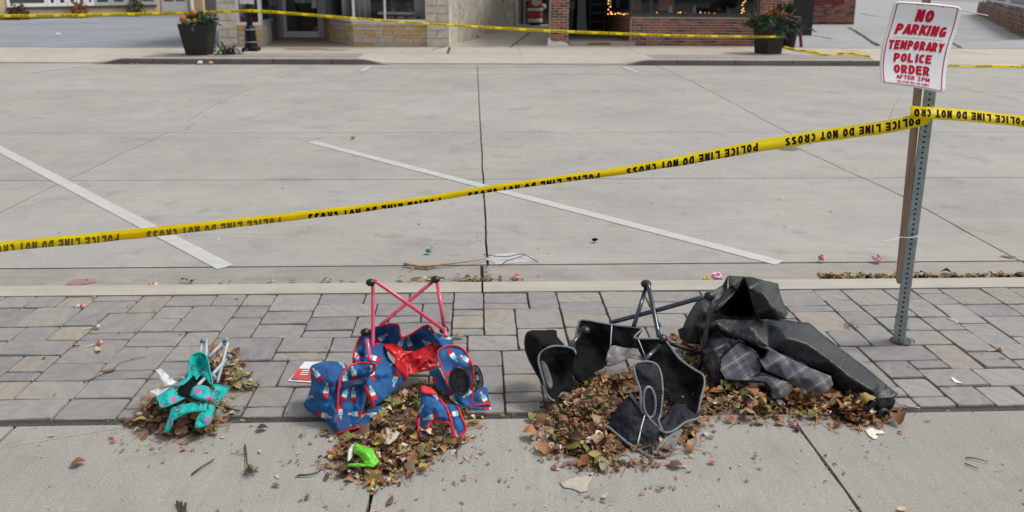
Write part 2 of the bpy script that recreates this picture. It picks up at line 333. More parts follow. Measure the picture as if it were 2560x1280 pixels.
# leaves
LEAF = {}
for k, a, b in (('brown', (0.12, 0.060, 0.032), (0.21, 0.115, 0.065)), ('tan', (0.34, 0.22, 0.125), (0.46, 0.33, 0.21)), ('rust', (0.20, 0.075, 0.026), (0.32, 0.13, 0.045)),
                ('olive', (0.12, 0.115, 0.02), (0.21, 0.20, 0.05)), ('yellow', (0.28, 0.19, 0.035), (0.42, 0.30, 0.06)), ('dark', (0.055, 0.03, 0.016), (0.11, 0.06, 0.03)),
                ('cream', (0.50, 0.44, 0.36), (0.62, 0.57, 0.49)), ('green', (0.075, 0.10, 0.02), (0.14, 0.17, 0.04))):
    t = NT(k+'_leaf'); v = t.coord(rnd=True); n = t.noise(v, 40, 4)
    c = t.mix(t.ramp(n, 0.3, 0.7), a+(1,), b+(1,)); o = t.n('ShaderNodeObjectInfo'); h = t.n('ShaderNodeHueSaturation')
    t.l(t.math('ADD', t.math('MULTIPLY', o.outputs['Random'], 0.8), 0.65), h.inputs['Value']); t.l(c, h.inputs['Color']); t.bump(n, 0.3, 0.003)
    LEAF[k] = t.fin(h.outputs[0], 0.6)
M['twig'] = simple('twig_bark', (0.07, 0.045, 0.03, 1), 0.85, 0.3, 60)
M['reed'] = simple('dry_reed', (0.42, 0.27, 0.15, 1), 0.8, 0.2, 40)
M['wire'] = simple('dark_wire', (0.04, 0.04, 0.045, 1), 0.6, 0.1)
M['candy_pink'] = simple('pink_wrapper', (0.60, 0.07, 0.10, 1), 0.35, 0.35, 60, hue=(0.75, 0.4, 0.4, 1))
M['candy_orange'] = simple('orange_wrapper', (0.60, 0.20, 0.09, 1), 0.35, 0.35, 60, hue=(0.7, 0.5, 0.35, 1))
M['pink'] = simple('pink_film', (0.62, 0.10, 0.22, 1), 0.3, 0.3, 50, hue=(0.8, 0.5, 0.6, 1))
M['green_film'] = simple('green_film', (0.01, 0.20, 0.13, 1), 0.3, 0.2, 50)
M['yellow_film'] = simple('yellow_film', (0.62, 0.5, 0.04, 1), 0.4, 0.2, 40)
M['cup'] = simple('lime_green_plastic', (0.13, 0.52, 0.02, 1), 0.35, 0.08)
M['cup_in'] = simple('white_cup_inside', (0.55, 0.57, 0.50, 1), 0.4, 0.08)
M['card'] = simple('white_card', (0.72, 0.72, 0.74, 1), 0.6, 0.03)
M['card_red'] = simple('red_card_print', (0.55, 0.06, 0.06, 1), 0.5, 0.08)
M['yellow_ink'] = simple('yellow_ink', (0.75, 0.5, 0.12, 1), 0.5, 0.05)
M['foliage'] = simple('blue_green_foliage', (0.04, 0.095, 0.06, 1), 0.7, 0.35, 9, rnd=0.3)
M['foliage_light'] = simple('light_green_foliage', (0.10, 0.14, 0.035, 1), 0.7, 0.3, 9, rnd=0.3)
M['fir'] = simple('dark_fir', (0.015, 0.05, 0.035, 1), 0.8, 0.3, 9)
M['pumpkin'] = simple('orange_gourd', (0.38, 0.14, 0.03, 1), 0.6, 0.2, 9)
M['bulb'] = None
t = NT('warm_bulb'); t.b.inputs['Emission Color'].default_value = (1.0, 0.42, 0.10, 1); t.b.inputs['Emission Strength'].default_value = 3.5
M['bulb'] = t.fin((0.9, 0.6, 0.3, 1), 0.4)
M['block'] = simple('brown_retaining_block', (0.26, 0.16, 0.10, 1), 0.9, 0.2, 6, 0.4, rnd=0.35)
M['stain_red'] = simple('faded_red_stain', (0.30, 0.175, 0.16, 1), 0.85, 0.12, 14)
M['stain_dark'] = simple('dark_gum_stain', (0.30, 0.287, 0.268, 1), 0.85, 0.06, 10)
M['stain_white'] = simple('spilled_white_paint', (0.45, 0.45, 0.45, 1), 0.8, 0.12, 20)

# ------------------------------------------------------------------ object helpers
def link(o): COL.objects.link(o); return o
def tag(o, label=None, cat=None, group=None, kind=None):
    if label: o['label'] = label
    if cat: o['category'] = cat
    if group: o['group'] = group
    if kind: o['kind'] = kind
    return o
def empty(name, loc, label, cat, group=None):
    o = bpy.data.objects.new(name, None); o.empty_display_size = 0.1; o.location = loc; link(o); tag(o, label, cat, group); return o
def setp(o, parent):
    if parent is not None:
        o.parent = parent; o.matrix_parent_inverse = Matrix.Translation(-parent_world(parent))
    return o
def parent_world(p):
    v = Vector(p.location)
    return v
def obj(name, verts, faces, m, parent=None, smooth=False, uvs=None, solid=0.0, mats=None, fmat=None):
    me = bpy.data.meshes.new(name); me.from_pydata([tuple(v) for v in verts], [], faces)
    for q in (mats or [m]): me.materials.append(q)
    if fmat:
        for p, i in zip(me.polygons, fmat): p.material_index = i
    if smooth: me.polygons.foreach_set('use_smooth', [True]*len(me.polygons))
    if uvs:
        l = me.uv_layers.new(name='UVMap')
        for lp in me.loops: l.data[lp.index].uv = uvs[lp.vertex_index]
    o = bpy.data.objects.new(name, me); link(o)
    if solid:
        s = o.modifiers.new('thickness', 'SOLIDIFY'); s.thickness = solid; s.offset = 0
    if parent is not None:
        o.parent = parent; root = parent; off = Vector((0, 0, 0))
        while root is not None: off += Vector(root.location); root = root.parent
        me.transform(Matrix.Translation(-off))
    return o
class MB:
    def __init__(s): s.v = []; s.f = []
    def add(s, vs, fs):
        k = len(s.v); s.v += [Vector(x) for x in vs]; s.f += [tuple(i+k for i in f) for f in fs]; return s
    def box(s, x0, x1, y0, y1, z0, z1, bev=0.0, mtx=None):
        if bev:
            vs = [(x0+bev, y0, z0+bev), (x1-bev, y0, z0+bev), (x1-bev, y0, z1-bev), (x0+bev, y0, z1-bev), (x0, y0+bev, z0), (x1, y0+bev, z0), (x1, y0+bev, z1), (x0, y0+bev, z1), (x0, y1, z0), (x1, y1, z0), (x1, y1, z1), (x0, y1, z1)]
            fs = [(0, 1, 2, 3), (0, 4, 5, 1), (1, 5, 6, 2), (2, 6, 7, 3), (3, 7, 4, 0), (4, 8, 9, 5), (5, 9, 10, 6), (6, 10, 11, 7), (7, 11, 8, 4), (8, 11, 10, 9)]
        else:
            vs = [(x0, y0, z0), (x1, y0, z0), (x1, y1, z0), (x0, y1, z0), (x0, y0, z1), (x1, y0, z1), (x1, y1, z1), (x0, y1, z1)]
            fs = [(0, 3, 2, 1), (4, 5, 6, 7), (0, 1, 5, 4), (1, 2, 6, 5), (2, 3, 7, 6), (3, 0, 4, 7)]
        if mtx: vs = [mtx @ Vector(v) for v in vs]
        return s.add(vs, fs)
    def prism(s, poly, z0, z1):
        n = len(poly); vs = [(x, y, z0) for x, y in poly]+[(x, y, z1) for x, y in poly]
        return s.add(vs, [tuple(range(n-1, -1, -1)), tuple(range(n, 2*n))]+[(i, (i+1) % n, n+(i+1) % n, n+i) for i in range(n)])
    def tube(s, pts, r, n=8, cap=True, r2=None):
        pts = [Vector(p) for p in pts]; rings = []; up = Vector((0, 0, 1)); prev = None
        for i, p in enumerate(pts):
            d = (pts[min(i+1, len(pts)-1)]-pts[max(i-1, 0)])
            if d.length < 1e-9: d = Vector((0, 0, 1))
            d.normalize()
            if prev is None:
                a = d.cross(up) if abs(d.z) < 0.95 else d.cross(Vector((1, 0, 0)))
            else: a = prev - d*prev.dot(d)
            if a.length < 1e-6: a = d.cross(Vector((0, 1, 0.1)))
            a.normalize(); prev = a; b = d.cross(a)
            rr = r if r2 is None else r+(r2-r)*i/(len(pts)-1)
            rings.append([p+(a*math.cos(2*PI*k/n)+b*math.sin(2*PI*k/n))*rr for k in range(n)])
        vs = [v for q in rings for v in q]; fs = []
        for i in range(len(rings)-1):
            for k in range(n): fs.append((i*n+k, i*n+(k+1) % n, (i+1)*n+(k+1) % n, (i+1)*n+k))
        if cap: fs += [tuple(range(n-1, -1, -1)), tuple((len(rings)-1)*n+k for k in range(n))]
        return s.add(vs, fs)
    def lathe(s, c, prof, n=16, ax=Vector((0, 0, 1))):
        ax = Vector(ax).normalized(); a = ax.cross(Vector((0.3, 1, 0.2))).normalized(); b = ax.cross(a); c = Vector(c)
        vs = [c+ax*h+(a*math.cos(2*PI*k/n)+b*math.sin(2*PI*k/n))*r for r, h in prof for k in range(n)]; fs = []
        for i in range(len(prof)-1):
            for k in range(n): fs.append((i*n+k, i*n+(k+1) % n, (i+1)*n+(k+1) % n, (i+1)*n+k))
        fs += [tuple(range(n-1, -1, -1)), tuple((len(prof)-1)*n+k for k in range(n))]
        return s.add(vs, fs)
    def ball(s, c, r, n=8, sz=1.0, jit=0.0):
        prof = [(max(1e-4, r*math.sin(PI*i/n)), -r*sz*math.cos(PI*i/n)) for i in range(n+1)]; k0 = len(s.v)
        s.lathe(c, prof, n+2)
        if jit:
            for i in range(k0, len(s.v)): s.v[i] += Vector((random.uniform(-1, 1), random.uniform(-1, 1), random.uniform(-1, 1)))*jit
        return s
    def strip(s, A, B):
        n = len(A); return s.add(list(A)+list(B), [(i, i+1, n+i+1, n+i) for i in range(n-1)])
    def build(s, name, m, parent=None, **kw): return obj(name, s.v, s.f, m, parent, **kw)
def catmull(pts, k=6, closed=False):
    P = [Vector(p) for p in pts]; n = len(P); out = []
    rng = range(n) if closed else range(n-1)
    for i in rng:
        p0 = P[(i-1) % n] if closed or i > 0 else P[0]; p1 = P[i]; p2 = P[(i+1) % n]
        p3 = P[(i+2) % n] if closed or i+2 < n else P[-1]
        for j in range(k):
            t = j/k; out.append(0.5*((2*p1)+(p2-p0)*t+(2*p0-5*p1+4*p2-p3)*t*t+(3*p1-p0-3*p2+p3)*t**3))
    if not closed: out.append(P[-1])
    return out
_textcache = {}
def text2d(s, bold=0.03, seg=0.0, sp=1.0):
    key = (s, bold, seg)
    if key in _textcache: return _textcache[key]
    cu = bpy.data.curves.new('lettering', 'FONT'); cu.body = s; cu.size = 1.0; cu.offset = bold; cu.space_character = 1.0+bold*1.6; cu.resolution_u = 3; cu.fill_mode = 'BOTH'
    o = bpy.data.objects.new('lettering', cu); link(o); bpy.context.view_layer.update()
    me = bpy.data.meshes.new_from_object(o.evaluated_get(bpy.context.evaluated_depsgraph_get()))
    bm = bmesh.new(); bm.from_mesh(me); bmesh.ops.triangulate(bm, faces=bm.faces[:])
    if seg:
        for _ in range(4):
            e = [e for e in bm.edges if e.calc_length() > seg]
            if not e: break
            bmesh.ops.subdivide_edges(bm, edges=e, cuts=1); bmesh.ops.triangulate(bm, faces=bm.faces[:])
    vs = [(v.co.x, v.co.y) for v in bm.verts]; bm.verts.index_update(); fs = [tuple(v.index for v in f.verts) for f in bm.faces]; bm.free()
    bpy.data.objects.remove(o); bpy.data.meshes.remove(me); bpy.data.curves.remove(cu)
    x0 = min(v[0] for v in vs); x1 = max(v[0] for v in vs); y0 = min(v[1] for v in vs); y1 = max(v[1] for v in vs)
    vs = [((x-x0)/(x1-x0), (y-y0)/(y1-y0)) for x, y in vs]
    _textcache[key] = (vs, fs, (x1-x0)/(y1-y0)); return _textcache[key]
def glyph(ch, t):
    h = t/2; w = 0.62
    def arc(cx, cy, rx, ry, a0, a1, n=9): return [(cx+rx*math.cos(math.radians(a0+(a1-a0)*i/n)), cy+ry*math.sin(math.radians(a0+(a1-a0)*i/n))) for i in range(n+1)]
    rx = w/2-h; ry = 0.5-h; m = 0.46
    bowl = [(h, 1-h), (w*0.5, 1-h)]+arc(w*0.5, (1-h+m)/2, w*0.5-h, (1-h-m)/2, 90, -90, 8)+[(h, m)]
    G_ = {'O': [arc(w/2, .5, rx, ry, 0, 360, 20)], 'C': [arc(w/2, .5, rx, ry, 42, 318, 16)], 'G': [arc(w/2, .5, rx, ry, 42, 330, 16), [(w*.5, .44), (w-h, .44), (w-h, 0.06)]],
      'D': [[(h, 0), (h, 1)], [(h, 1-h), (w*.42, 1-h)]+arc(w*.42, .5, w*.58-h, ry, 90, -90, 12)+[(h, h)]], 'E': [[(h, 0), (h, 1)], [(h, 1-h), (w*.95, 1-h)], [(h, .52), (w*.88, .52)], [(h, h), (w*.97, h)]],
      'F': [[(h, 0), (h, 1)], [(h, 1-h), (w*.95, 1-h)], [(h, .52), (w*.85, .52)]], 'L': [[(h, 0), (h, 1)], [(h, h), (w*.92, h)]], 'I': [[(h, 0), (h, 1)]], 'T': [[(w/2, 0), (w/2, 1)], [(0, 1-h), (w, 1-h)]],
      'N': [[(h, 0), (h, 1)], [(w-h, 0), (w-h, 1)], [(h, 1), (w-h, 0)]], 'M': [[(h, 0), (h, 1)], [(w*1.2-h, 0), (w*1.2-h, 1)], [(h, 1), (w*.6, 0.15)], [(w*1.2-h, 1), (w*.6, 0.15)]],
      'K': [[(h, 0), (h, 1)], [(w-h*.6, 1), (h, .42)], [(w*.38, .62), (w-h*.4, 0)]], 'A': [[(h*.7, 0), (w*.54, 1)], [(w*1.08-h*.7, 0), (w*.54, 1)], [(w*.22, .27), (w*.86, .27)]], 'V': [[(h*.7, 1), (w*.54, 0)], [(w*1.08-h*.7, 1), (w*.54, 0)]],
      'Y': [[(h*.7, 1), (w*.52, .45)], [(w*1.04-h*.7, 1), (w*.52, .45)], [(w*.52, .5), (w*.52, 0)]], 'W': [[(h*.6, 1), (w*.36, 0)], [(w*.36, 0), (w*.7, 1)], [(w*.7, 1), (w*1.04, 0)], [(w*1.04, 0), (w*1.4-h*.6, 1)]],
      'P': [[(h, 0), (h, 1)], bowl], 'R': [[(h, 0), (h, 1)], bowl, [(w*.5, m), (w-h*.7, 0)]], 'B': [[(h, 0), (h, 1)], bowl, [(h, m), (w*.5, m)]+arc(w*.5, (m+h)/2, w*.5-h, (m-h)/2, 90, -90, 8)+[(h, h)]],
      'S': [[(w-h, .74)]+arc(w/2, .745, rx, .255-h, 20, 250, 9)+[(w/2, .5)]+arc(w/2, .26, rx, .26-h, 70, -160, 9)], '2': [arc(w/2, .72, rx, .28-h, 165, -30, 9)+[(h*1.1, h)], [(h*.6, h), (w, h)]], '-': [[(0, .45), (w*.5, .45)]]}
    if ch == ' ': return [], 0.28
    return G_[ch], max(p[0] for s_ in G_[ch] for p in s_)+(h if ch in 'IOCGDNMPRBSL2' else 0.0)
def block2d(s, t=0.2, seg=0.3, track=0.13):
    key = ('block', s, t, seg, track)
    if key in _textcache: return _textcache[key]
    V_ = []; F_ = []; x = 0.0; li = 0
    for ch in s:
        st, w = glyph(ch, t)
        for pl in st:
            P = [Vector(p) for p in pl]
            Q = [P[0]]
            for a, b in zip(P[:-1], P[1:]):
                k = max(1, int((b-a).length/seg)); Q += [a.lerp(b, j/k) for j in range(1, k+1)]
            closed = (Q[0]-Q[-1]).length < 1e-4; b0 = len(V_)
            for i, p in enumerate(Q):
                d0 = (Q[i]-Q[i-1]) if i else (Q[-1]-Q[-2] if closed else Q[1]-Q[0]); d1 = (Q[i+1]-Q[i]) if i < len(Q)-1 else (Q[1]-Q[0] if closed else Q[-1]-Q[-2])
                if d0.length < 1e-6: d0 = d1
                if d1.length < 1e-6: d1 = d0
                d = (d0.normalized()+d1.normalized()).normalized(); k = min(1.6, 1/max(0.5, d.dot(d1.normalized()))); nrm = Vector((-d.y, d.x))*t/2*k
                V_ += [(x+p.x+nrm.x, min(1.0, max(0.0, p.y+nrm.y)), (li % 5)*0.00014), (x+p.x-nrm.x, min(1.0, max(0.0, p.y-nrm.y)), (li % 5)*0.00014)]
            for i in range(len(Q)-1): F_.append((b0+2*i, b0+2*i+1, b0+2*i+3, b0+2*i+2))
            li += 1
        x += w+track
    W = x-track; V_ = [(a/W, b, c) for a, b, c in V_]; _textcache[key] = (V_, F_, W); return _textcache[key]
def inpoly(x, y, P):
    c = False; n = len(P); j = n-1
    for i in range(n):
        xi, yi = P[i][0], P[i][1]; xj, yj = P[j][0], P[j][1]
        if (yi > y) != (yj > y) and x < (xj-xi)*(y-yi)/(yj-yi)+xi: c = not c
        j = i
    return c
def edged(x, y, P):
    best = 1e9; n = len(P)
    for i in range(n):
        ax, ay = P[i][0], P[i][1]; bx, by = P[(i+1) % n][0], P[(i+1) % n][1]
        dx, dy = bx-ax, by-ay; L = dx*dx+dy*dy
        t = max(0, min(1, ((x-ax)*dx+(y-ay)*dy)/L)) if L else 0
        best = min(best, math.hypot(x-ax-dx*t, y-ay-dy*t))
    return best

# draped cloth: an outline (x, y in a crop of the photo, distance across the street) filled with a fine wrinkled sheet
def cloth(name, org, pts, m, parent, inner=(), amp=0.008, freq=0.035, thick=0.0016, step=5, puff=0.0, pipe=None, pipe_r=0.0035, pipe_span=None, seed=0, ksm=3, sharp=False, ridge=0.012, label=None, dy=0.0, facet=0.0):
    ox, oy, sc = org
    out3 = [(ox+a/sc, oy+b/sc, y) for a, b, y in pts]; inn = [(ox+a/sc, oy+b/sc, y) for a, b, y in inner]
    O = [Vector(p) for p in out3]
    if not sharp:
        O = catmull([Vector((p[0], p[1], p[2]*100)) for p in out3], ksm, True); O = [Vector((p.x, p.y, p.z/100)) for p in O]
    else:
        Q = []
        for i in range(len(O)):
            a, b = O[i], O[(i+1) % len(O)]
            for j in range(ksm): Q.append(a.lerp(b, j/ksm))
        O = Q
    ctrl = [(p.x, p.y, p.z, 4, 1) for p in O]+[(q[0], q[1], q[2], 900, 26) for q in inn]
    tris = []
    if facet:
        cp = [(p.x, p.y, p.z) for p in O[::ksm]]+inn
        rc_ = geometry.delaunay_2d_cdt([Vector((a, b)) for a, b, _ in cp], [], [list(range(len(O[::ksm])))], 0, 0.01)
        for f_ in rc_[2]:
            if len(f_) == 3 and all(rc_[3][k] for k in f_): tris.append([cp[rc_[3][k][0]] for k in f_])
    def facetdepth(x, y):
        best = None; bo = 1e9
        for a, b, c in tris:
            D_ = (b[1]-c[1])*(a[0]-c[0])+(c[0]-b[0])*(a[1]-c[1])
            if abs(D_) < 1e-6: continue
            l1 = ((b[1]-c[1])*(x-c[0])+(c[0]-b[0])*(y-c[1]))/D_; l2 = ((c[1]-a[1])*(x-c[0])+(a[0]-c[0])*(y-c[1]))/D_; l3 = 1-l1-l2
            o_ = max(0, -min(l1, l2, l3))
            if o_ < bo: bo = o_; best = l1*a[2]+l2*b[2]+l3*c[2]
            if bo == 0: break
        return best
    def depth(x, y):
        if facet and tris: return (1-facet)*depth0(x, y)+facet*(facetdepth(x, y)+dy)
        return depth0(x, y)
    def depth0(x, y):
        ws = 0; s = 0
        for a, b, d, so_, k_ in ctrl:
            r = (a-x)**2+(b-y)**2+so_; w_ = k_/(r*math.sqrt(r)); ws += w_; s += w_*(d+dy)
        return s/ws
    rnd = random.Random(seed+len(pts)*13)
    xs = [p.x for p in O]; ys = [p.y for p in O]; ip = []
    y = min(ys)
    while y < max(ys):
        x = min(xs)+(int((y-min(ys))/step) % 2)*step*0.5
        while x < max(xs):
            if inpoly(x, y, O) and edged(x, y, O) > step*0.55: ip.append((x+rnd.uniform(-1, 1), y+rnd.uniform(-1, 1)))
            x += step
        y += step*0.87
    v2 = [Vector((p.x, p.y)) for p in O]+[Vector(p) for p in ip]; n = len(O)
    r = geometry.delaunay_2d_cdt(v2, [], [list(range(n))], 1, 0.01)
    vv, ff = r[0], r[2]; orig = r[3]
    W = []; UV = []; edge = []; W2 = []
    for i, p in enumerate(vv):
        e = any(k < n for k in orig[i]); edge.append(e)
        d = depth(p.x, p.y); ed = min(1, edged(p.x, p.y, O)/14)
        q = Vector((p.x*freq, p.y*freq, seed*3.7))
        wr = noise.noise(q)*amp + noise.noise(q*2.7)*amp*0.55
        if ridge:
            n1 = noise.noise(Vector((p.x*freq*1.1+p.y*freq*0.6, p.y*freq*0.7-p.x*freq*0.2, seed+9))); n2 = noise.noise(Vector((p.x*freq*1.6-p.y*freq*0.9, p.y*freq*1.4, seed+29)))
            wr -= ridge*((1-abs(n1))**7+0.7*(1-abs(n2))**9)
        wr *= (0.25+0.75*ed)
        W.append(VC(p.x, p.y, d+wr-puff*math.sqrt(ed)*0.6)); UV.append((p.x/100, p.y/100))
        if puff: W2.append(VC(p.x, p.y, d+puff*math.sqrt(ed)) if not e else W[-1])
    verts = W[:]; faces = [tuple(f) for f in ff]
    if puff:
        m2 = {}
        for i in range(len(vv)):
            if edge[i]: m2[i] = i
            else: m2[i] = len(verts); verts.append(W2[i]); UV.append(UV[i])
        faces += [tuple(m2[k] for k in reversed(f)) for f in ff]
    o = obj(name, verts, faces, m, parent, smooth=True, uvs=UV, solid=0 if puff else thick)
    if label: o['label'] = label
    if pipe:
        spans = pipe_span or [(0, len(pts))]
        mb = MB()
        for a, b in spans:
            idx = [k % n for k in range(a*ksm, b*ksm+1)]
            pl = []
            for k in idx:
                d = O[k]; pl.append(VC(d.x, d.y, depth(d.x, d.y)-0.002, 0.006))
            mb.tube(pl, pipe_r, 6)
        p = mb.build('binding', pipe, o, smooth=True)
    return o
def tubez(name, org, pts, r, m, parent, n=10, smooth=3, label=None):
    ox, oy, sc = org; P = [VC(ox+a/sc, oy+b/sc, y) for a, b, y in pts]
    if len(P) > 2 and smooth: P = catmull(P, smooth)
    o = MB().tube(P, r, n).build(name, m, parent, smooth=True)
    return o
def panel(name, x0, x1, y0, y1, z0, z1, m, parent=None, bev=0.0):
    return MB().box(x0, x1, y0, y1, z0, z1, bev).build(name, m, parent)

def base(o):
    me = o.data; xs = [v.co.x for v in me.vertices]; ys = [v.co.y for v in me.vertices]; zs = [v.co.z for v in me.vertices]
    c = Vector(((min(xs)+max(xs))/2, (min(ys)+max(ys))/2, min(zs))); me.transform(Matrix.Translation(-c)); o.location = c; return o
def struct(o): o['kind'] = 'structure'; return o
RZ = -0.13
# ------------------------------------------------------------------ ground, road
g = MB().add([(-250, -60, -0.6), (300, -60, -0.6), (300, 400, -0.6), (-250, 400, -0.6)], [(0, 1, 2, 3)]).build('ground', M['ground']); struct(g)
rb = MB().box(-40, 45, 4.5, 19.12, -0.5, RZ-0.022).build('road', M['joint']); struct(rb)
ys = [5.205, 7.68, 10.235, 14.28, 19.05]
def crackx(k, y):
    if k == 0: return -0.03 + 0.09*(1-(y-5.2)/14) + 0.006*noise.noise(Vector((1.3, y*2.2, 0)))
    if k == -1: return -3.98 + (0.16 if 10.25 < y < 11 else 0) - (0.15*min(1, (y-10.5)/2) if y > 10.5 and y < 16 else 0) + 0.02*noise.noise(Vector((4, y*1.3, 0)))
    if k == 1: return (3.78+0.12*(1-abs(y-7)/2.5) if y < 9.3 else 4.06+0.22*min(1, (y-10)/6)) + 0.02*noise.noise(Vector((8, y*1.3, 0)))
    return k*4.6+0.015*noise.noise(Vector((k, y*2, 0)))
def crack_panel(name, xk0, xk1, y0, y1, zt, m, parent, gap=0.009, th=0.02):
    n = max(2, int((y1-y0)/0.12)); P = []
    for i in range(n+1):
        y = y0+gap/2+(y1-y0-gap)*i/n; P.append((xk0(y)+gap/2*(1+0.8*noise.noise(Vector((xk0(y), y*9, 3)))), y))
    L = P[:]; R = []
    for i in range(n+1):
        y = y0+gap/2+(y1-y0-gap)*i/n; R.append((xk1(y)-gap/2*(1+0.8*noise.noise(Vector((xk1(y), y*9, 5)))), y))
    vs = []; fs = []
    for i in range(n+1):
        for q, z in ((L[i], zt-th), (L[i], zt), (R[i], zt), (R[i], zt-th)): vs.append((q[0], q[1], z))
    for i in range(n):
        for k in range(3): fs.append((i*4+k, (i+1)*4+k, (i+1)*4+k+1, i*4+k+1))
    fs = [tuple(reversed(f)) for f in fs]
    fs += [(0, 1, 2, 3), tuple(n*4+k for k in (3, 2, 1, 0))]
    return obj(name, vs, fs, m, parent)
for k in range(-6, 8):
    for j in range(4):
        wide = 0.014 if k in (-1, 0, 1) else 0.009
        crack_panel('concrete_panel', lambda y, k=k: crackx(k, y), lambda y, k=k: crackx(k+1, y), ys[j], ys[j+1], RZ, M['road'], rb, gap=0.015)
gt = MB().box(-40, 45, 4.5, 5.2, -0.5, RZ-0.023).build('gutter', M['joint']); struct(gt)
for k in range(-3, 4):
    f0 = (lambda y, k=k: 0.02+k*3.8); crack_panel('gutter_panel', f0, (lambda y, k=k: 0.02+(k+1)*3.8), 4.53, 5.2, RZ, M['gutter'], gt, gap=0.02)
# near kerb
kb = MB().box(-12, 14, 4.372, 4.52, -0.5, -0.02).build('kerb', M['joint']); struct(kb)
for k in range(-3, 4):
    x0 = 0.02+k*3.8; MB().box(x0+0.006, x0+3.794, 4.378, 4.535, -0.125, 0.004).build('kerb_stone', M['kerb'], kb)
# parking lines on the near half
def stripe(a, b, wd, z, parent, m=None):
    a = Vector(a); b = Vector(b); d = (b-a); d.z = 0; L = d.length; d.normalize(); s = Vector((-d.y, d.x, 0))*wd/2; n = max(2, int(L/0.1)); A = []; B = []
    for i in range(n+1):
        p = a+d*L*i/n; p.z = z; j = 0.008*noise.noise(Vector((p.x*6, p.y*6, 1))); A.append(p+s*(1+j*6)); B.append(p-s*(1-j*6))
    return MB().strip(B, A).build('parking_line', m or M['paint'], parent)
for p, q in (((-6.2, 9.97), (-1.71, 5.19)), ((-2.02, 9.60), (2.09, 5.19))):
    stripe((p[0], p[1], 0), (q[0], q[1], 0), 0.118, RZ+0.004, rb)
stripe((-3.3, 17.35, 0), (4.1, 17.40, 0), 0.10, RZ+0.004, rb)
stripe((-2.6, 18.25, 0), (3.0, 18.9, 0), 0.07, RZ+0.008, rb)
stripe((-2.52, 17.45, 0), (-2.5, 18.6, 0), 0.11, RZ+0.012, rb)
stripe((3.50, 17.42, 0), (3.38, 18.75, 0), 0.11, RZ+0.008, rb)
stripe((-9.4, 17.2, 0), (-8.9, 18.7, 0), 0.11, RZ+0.008, rb); stripe((-9.3, 17.15, 0), (-8.1, 17.2, 0), 0.10, RZ+0.004, rb)
def blotch(name, c, rx, ry, z, m, parent, seed=0, n=28):
    vs = [(c.x, c.y, z)]
    for i in range(n):
        a = 2*PI*i/n; r = 1+0.45*noise.noise(Vector((math.cos(a)*1.3+seed, math.sin(a)*1.3, seed*2.1)))+0.2*noise.noise(Vector((math.cos(a)*4+seed, math.sin(a)*4, 7)))
        vs.append((c.x+rx*r*math.cos(a), c.y+ry*r*math.sin(a), z))
    return obj(name, vs, [(0, i+1, (i+1) % n+1) for i in range(n)], m, parent)
blotch('stain', G(203, 706, RZ), 0.085, 0.055, RZ+0.004, M['stain_red'], gt, 3)
for i, (x, y, r) in enumerate(((1345, 705, .045), (1160, 692, .03), (985, 590, .07), (1135, 635, .05), (1155, 606, .09), (945, 588, .03))):
    z = RZ+0.0015; c = G(x, y, RZ); blotch('stain', c, r, r*0.8, z, M['stain_dark'], gt if c.y < 5.2 else rb, i+5)
blotch('stain', G(1275, 645, RZ), 0.17, 0.11, RZ+0.002, M['stain_white'], rb, 11)
# ------------------------------------------------------------------ near pavement: stone strip and concrete slabs
pv = MB().box(-6.2, 7.2, 3.0, 4.372, -0.5, -0.012).build('paver_walk', M['joint_sand']); struct(pv)
U = 0.0845; NX = 106; NY = 16; X0 = -4.2; Y0 = 3.03
occ = [[False]*NY for _ in range(NX)]; rs = random.Random(21); cnt = 0
sizes = [(3, 2)]*6+[(4, 2)]*2+[(2, 2)]*4+[(3, 3)]*3+[(4, 3)]*1+[(2, 1)]*2+[(3, 1)]*2+[(2, 3)]*3
def paver(x0, x1, y0, y1):
    global cnt
    ga = 0.0038; z = rs.uniform(-0.002, 0.004); tx = rs.uniform(-1, 1)*0.004; ty = rs.uniform(-1, 1)*0.004
    n = 4; ring = []
    cs = [(x0+ga, y0+ga), (x1-ga, y0+ga), (x1-ga, y1-ga), (x0+ga, y1-ga)]
    for i in range(4):
        a, b = cs[i], cs[(i+1) % 4]
        for j in range(n):
            t = j/n; jx = rs.uniform(-1, 1)*0.0018; jy = rs.uniform(-1, 1)*0.0018
            if j == 0: cx = 0.0022*(1 if i in (0, 3) else -1); cy = 0.0022*(1 if i in (0, 1) else -1); jx += cx; jy += cy
            ring.append((a[0]+(b[0]-a[0])*t+jx, a[1]+(b[1]-a[1])*t+jy))
    N = len(ring); mx = (x0+x1)/2; my = (y0+y1)/2
    vs = [(x, y, -0.03) for x, y in ring]
    vs += [(x, y, -0.004+z) for x, y in ring]
    vs += [(mx+(x-mx)*(1-0.006/(x1-x0)), my+(y-my)*(1-0.006/(y1-y0)), z+tx*(x-mx)/0.1*0.5+ty*(y-my)/0.1*0.5) for x, y in ring]
    fs = [(i, (i+1) % N, N+(i+1) % N, N+i) for i in range(N)]+[(N+i, N+(i+1) % N, 2*N+(i+1) % N, 2*N+i) for i in range(N)]+[tuple(range(2*N, 3*N))]
    obj('paving_stone', vs, fs, M['stone'], pv); cnt += 1
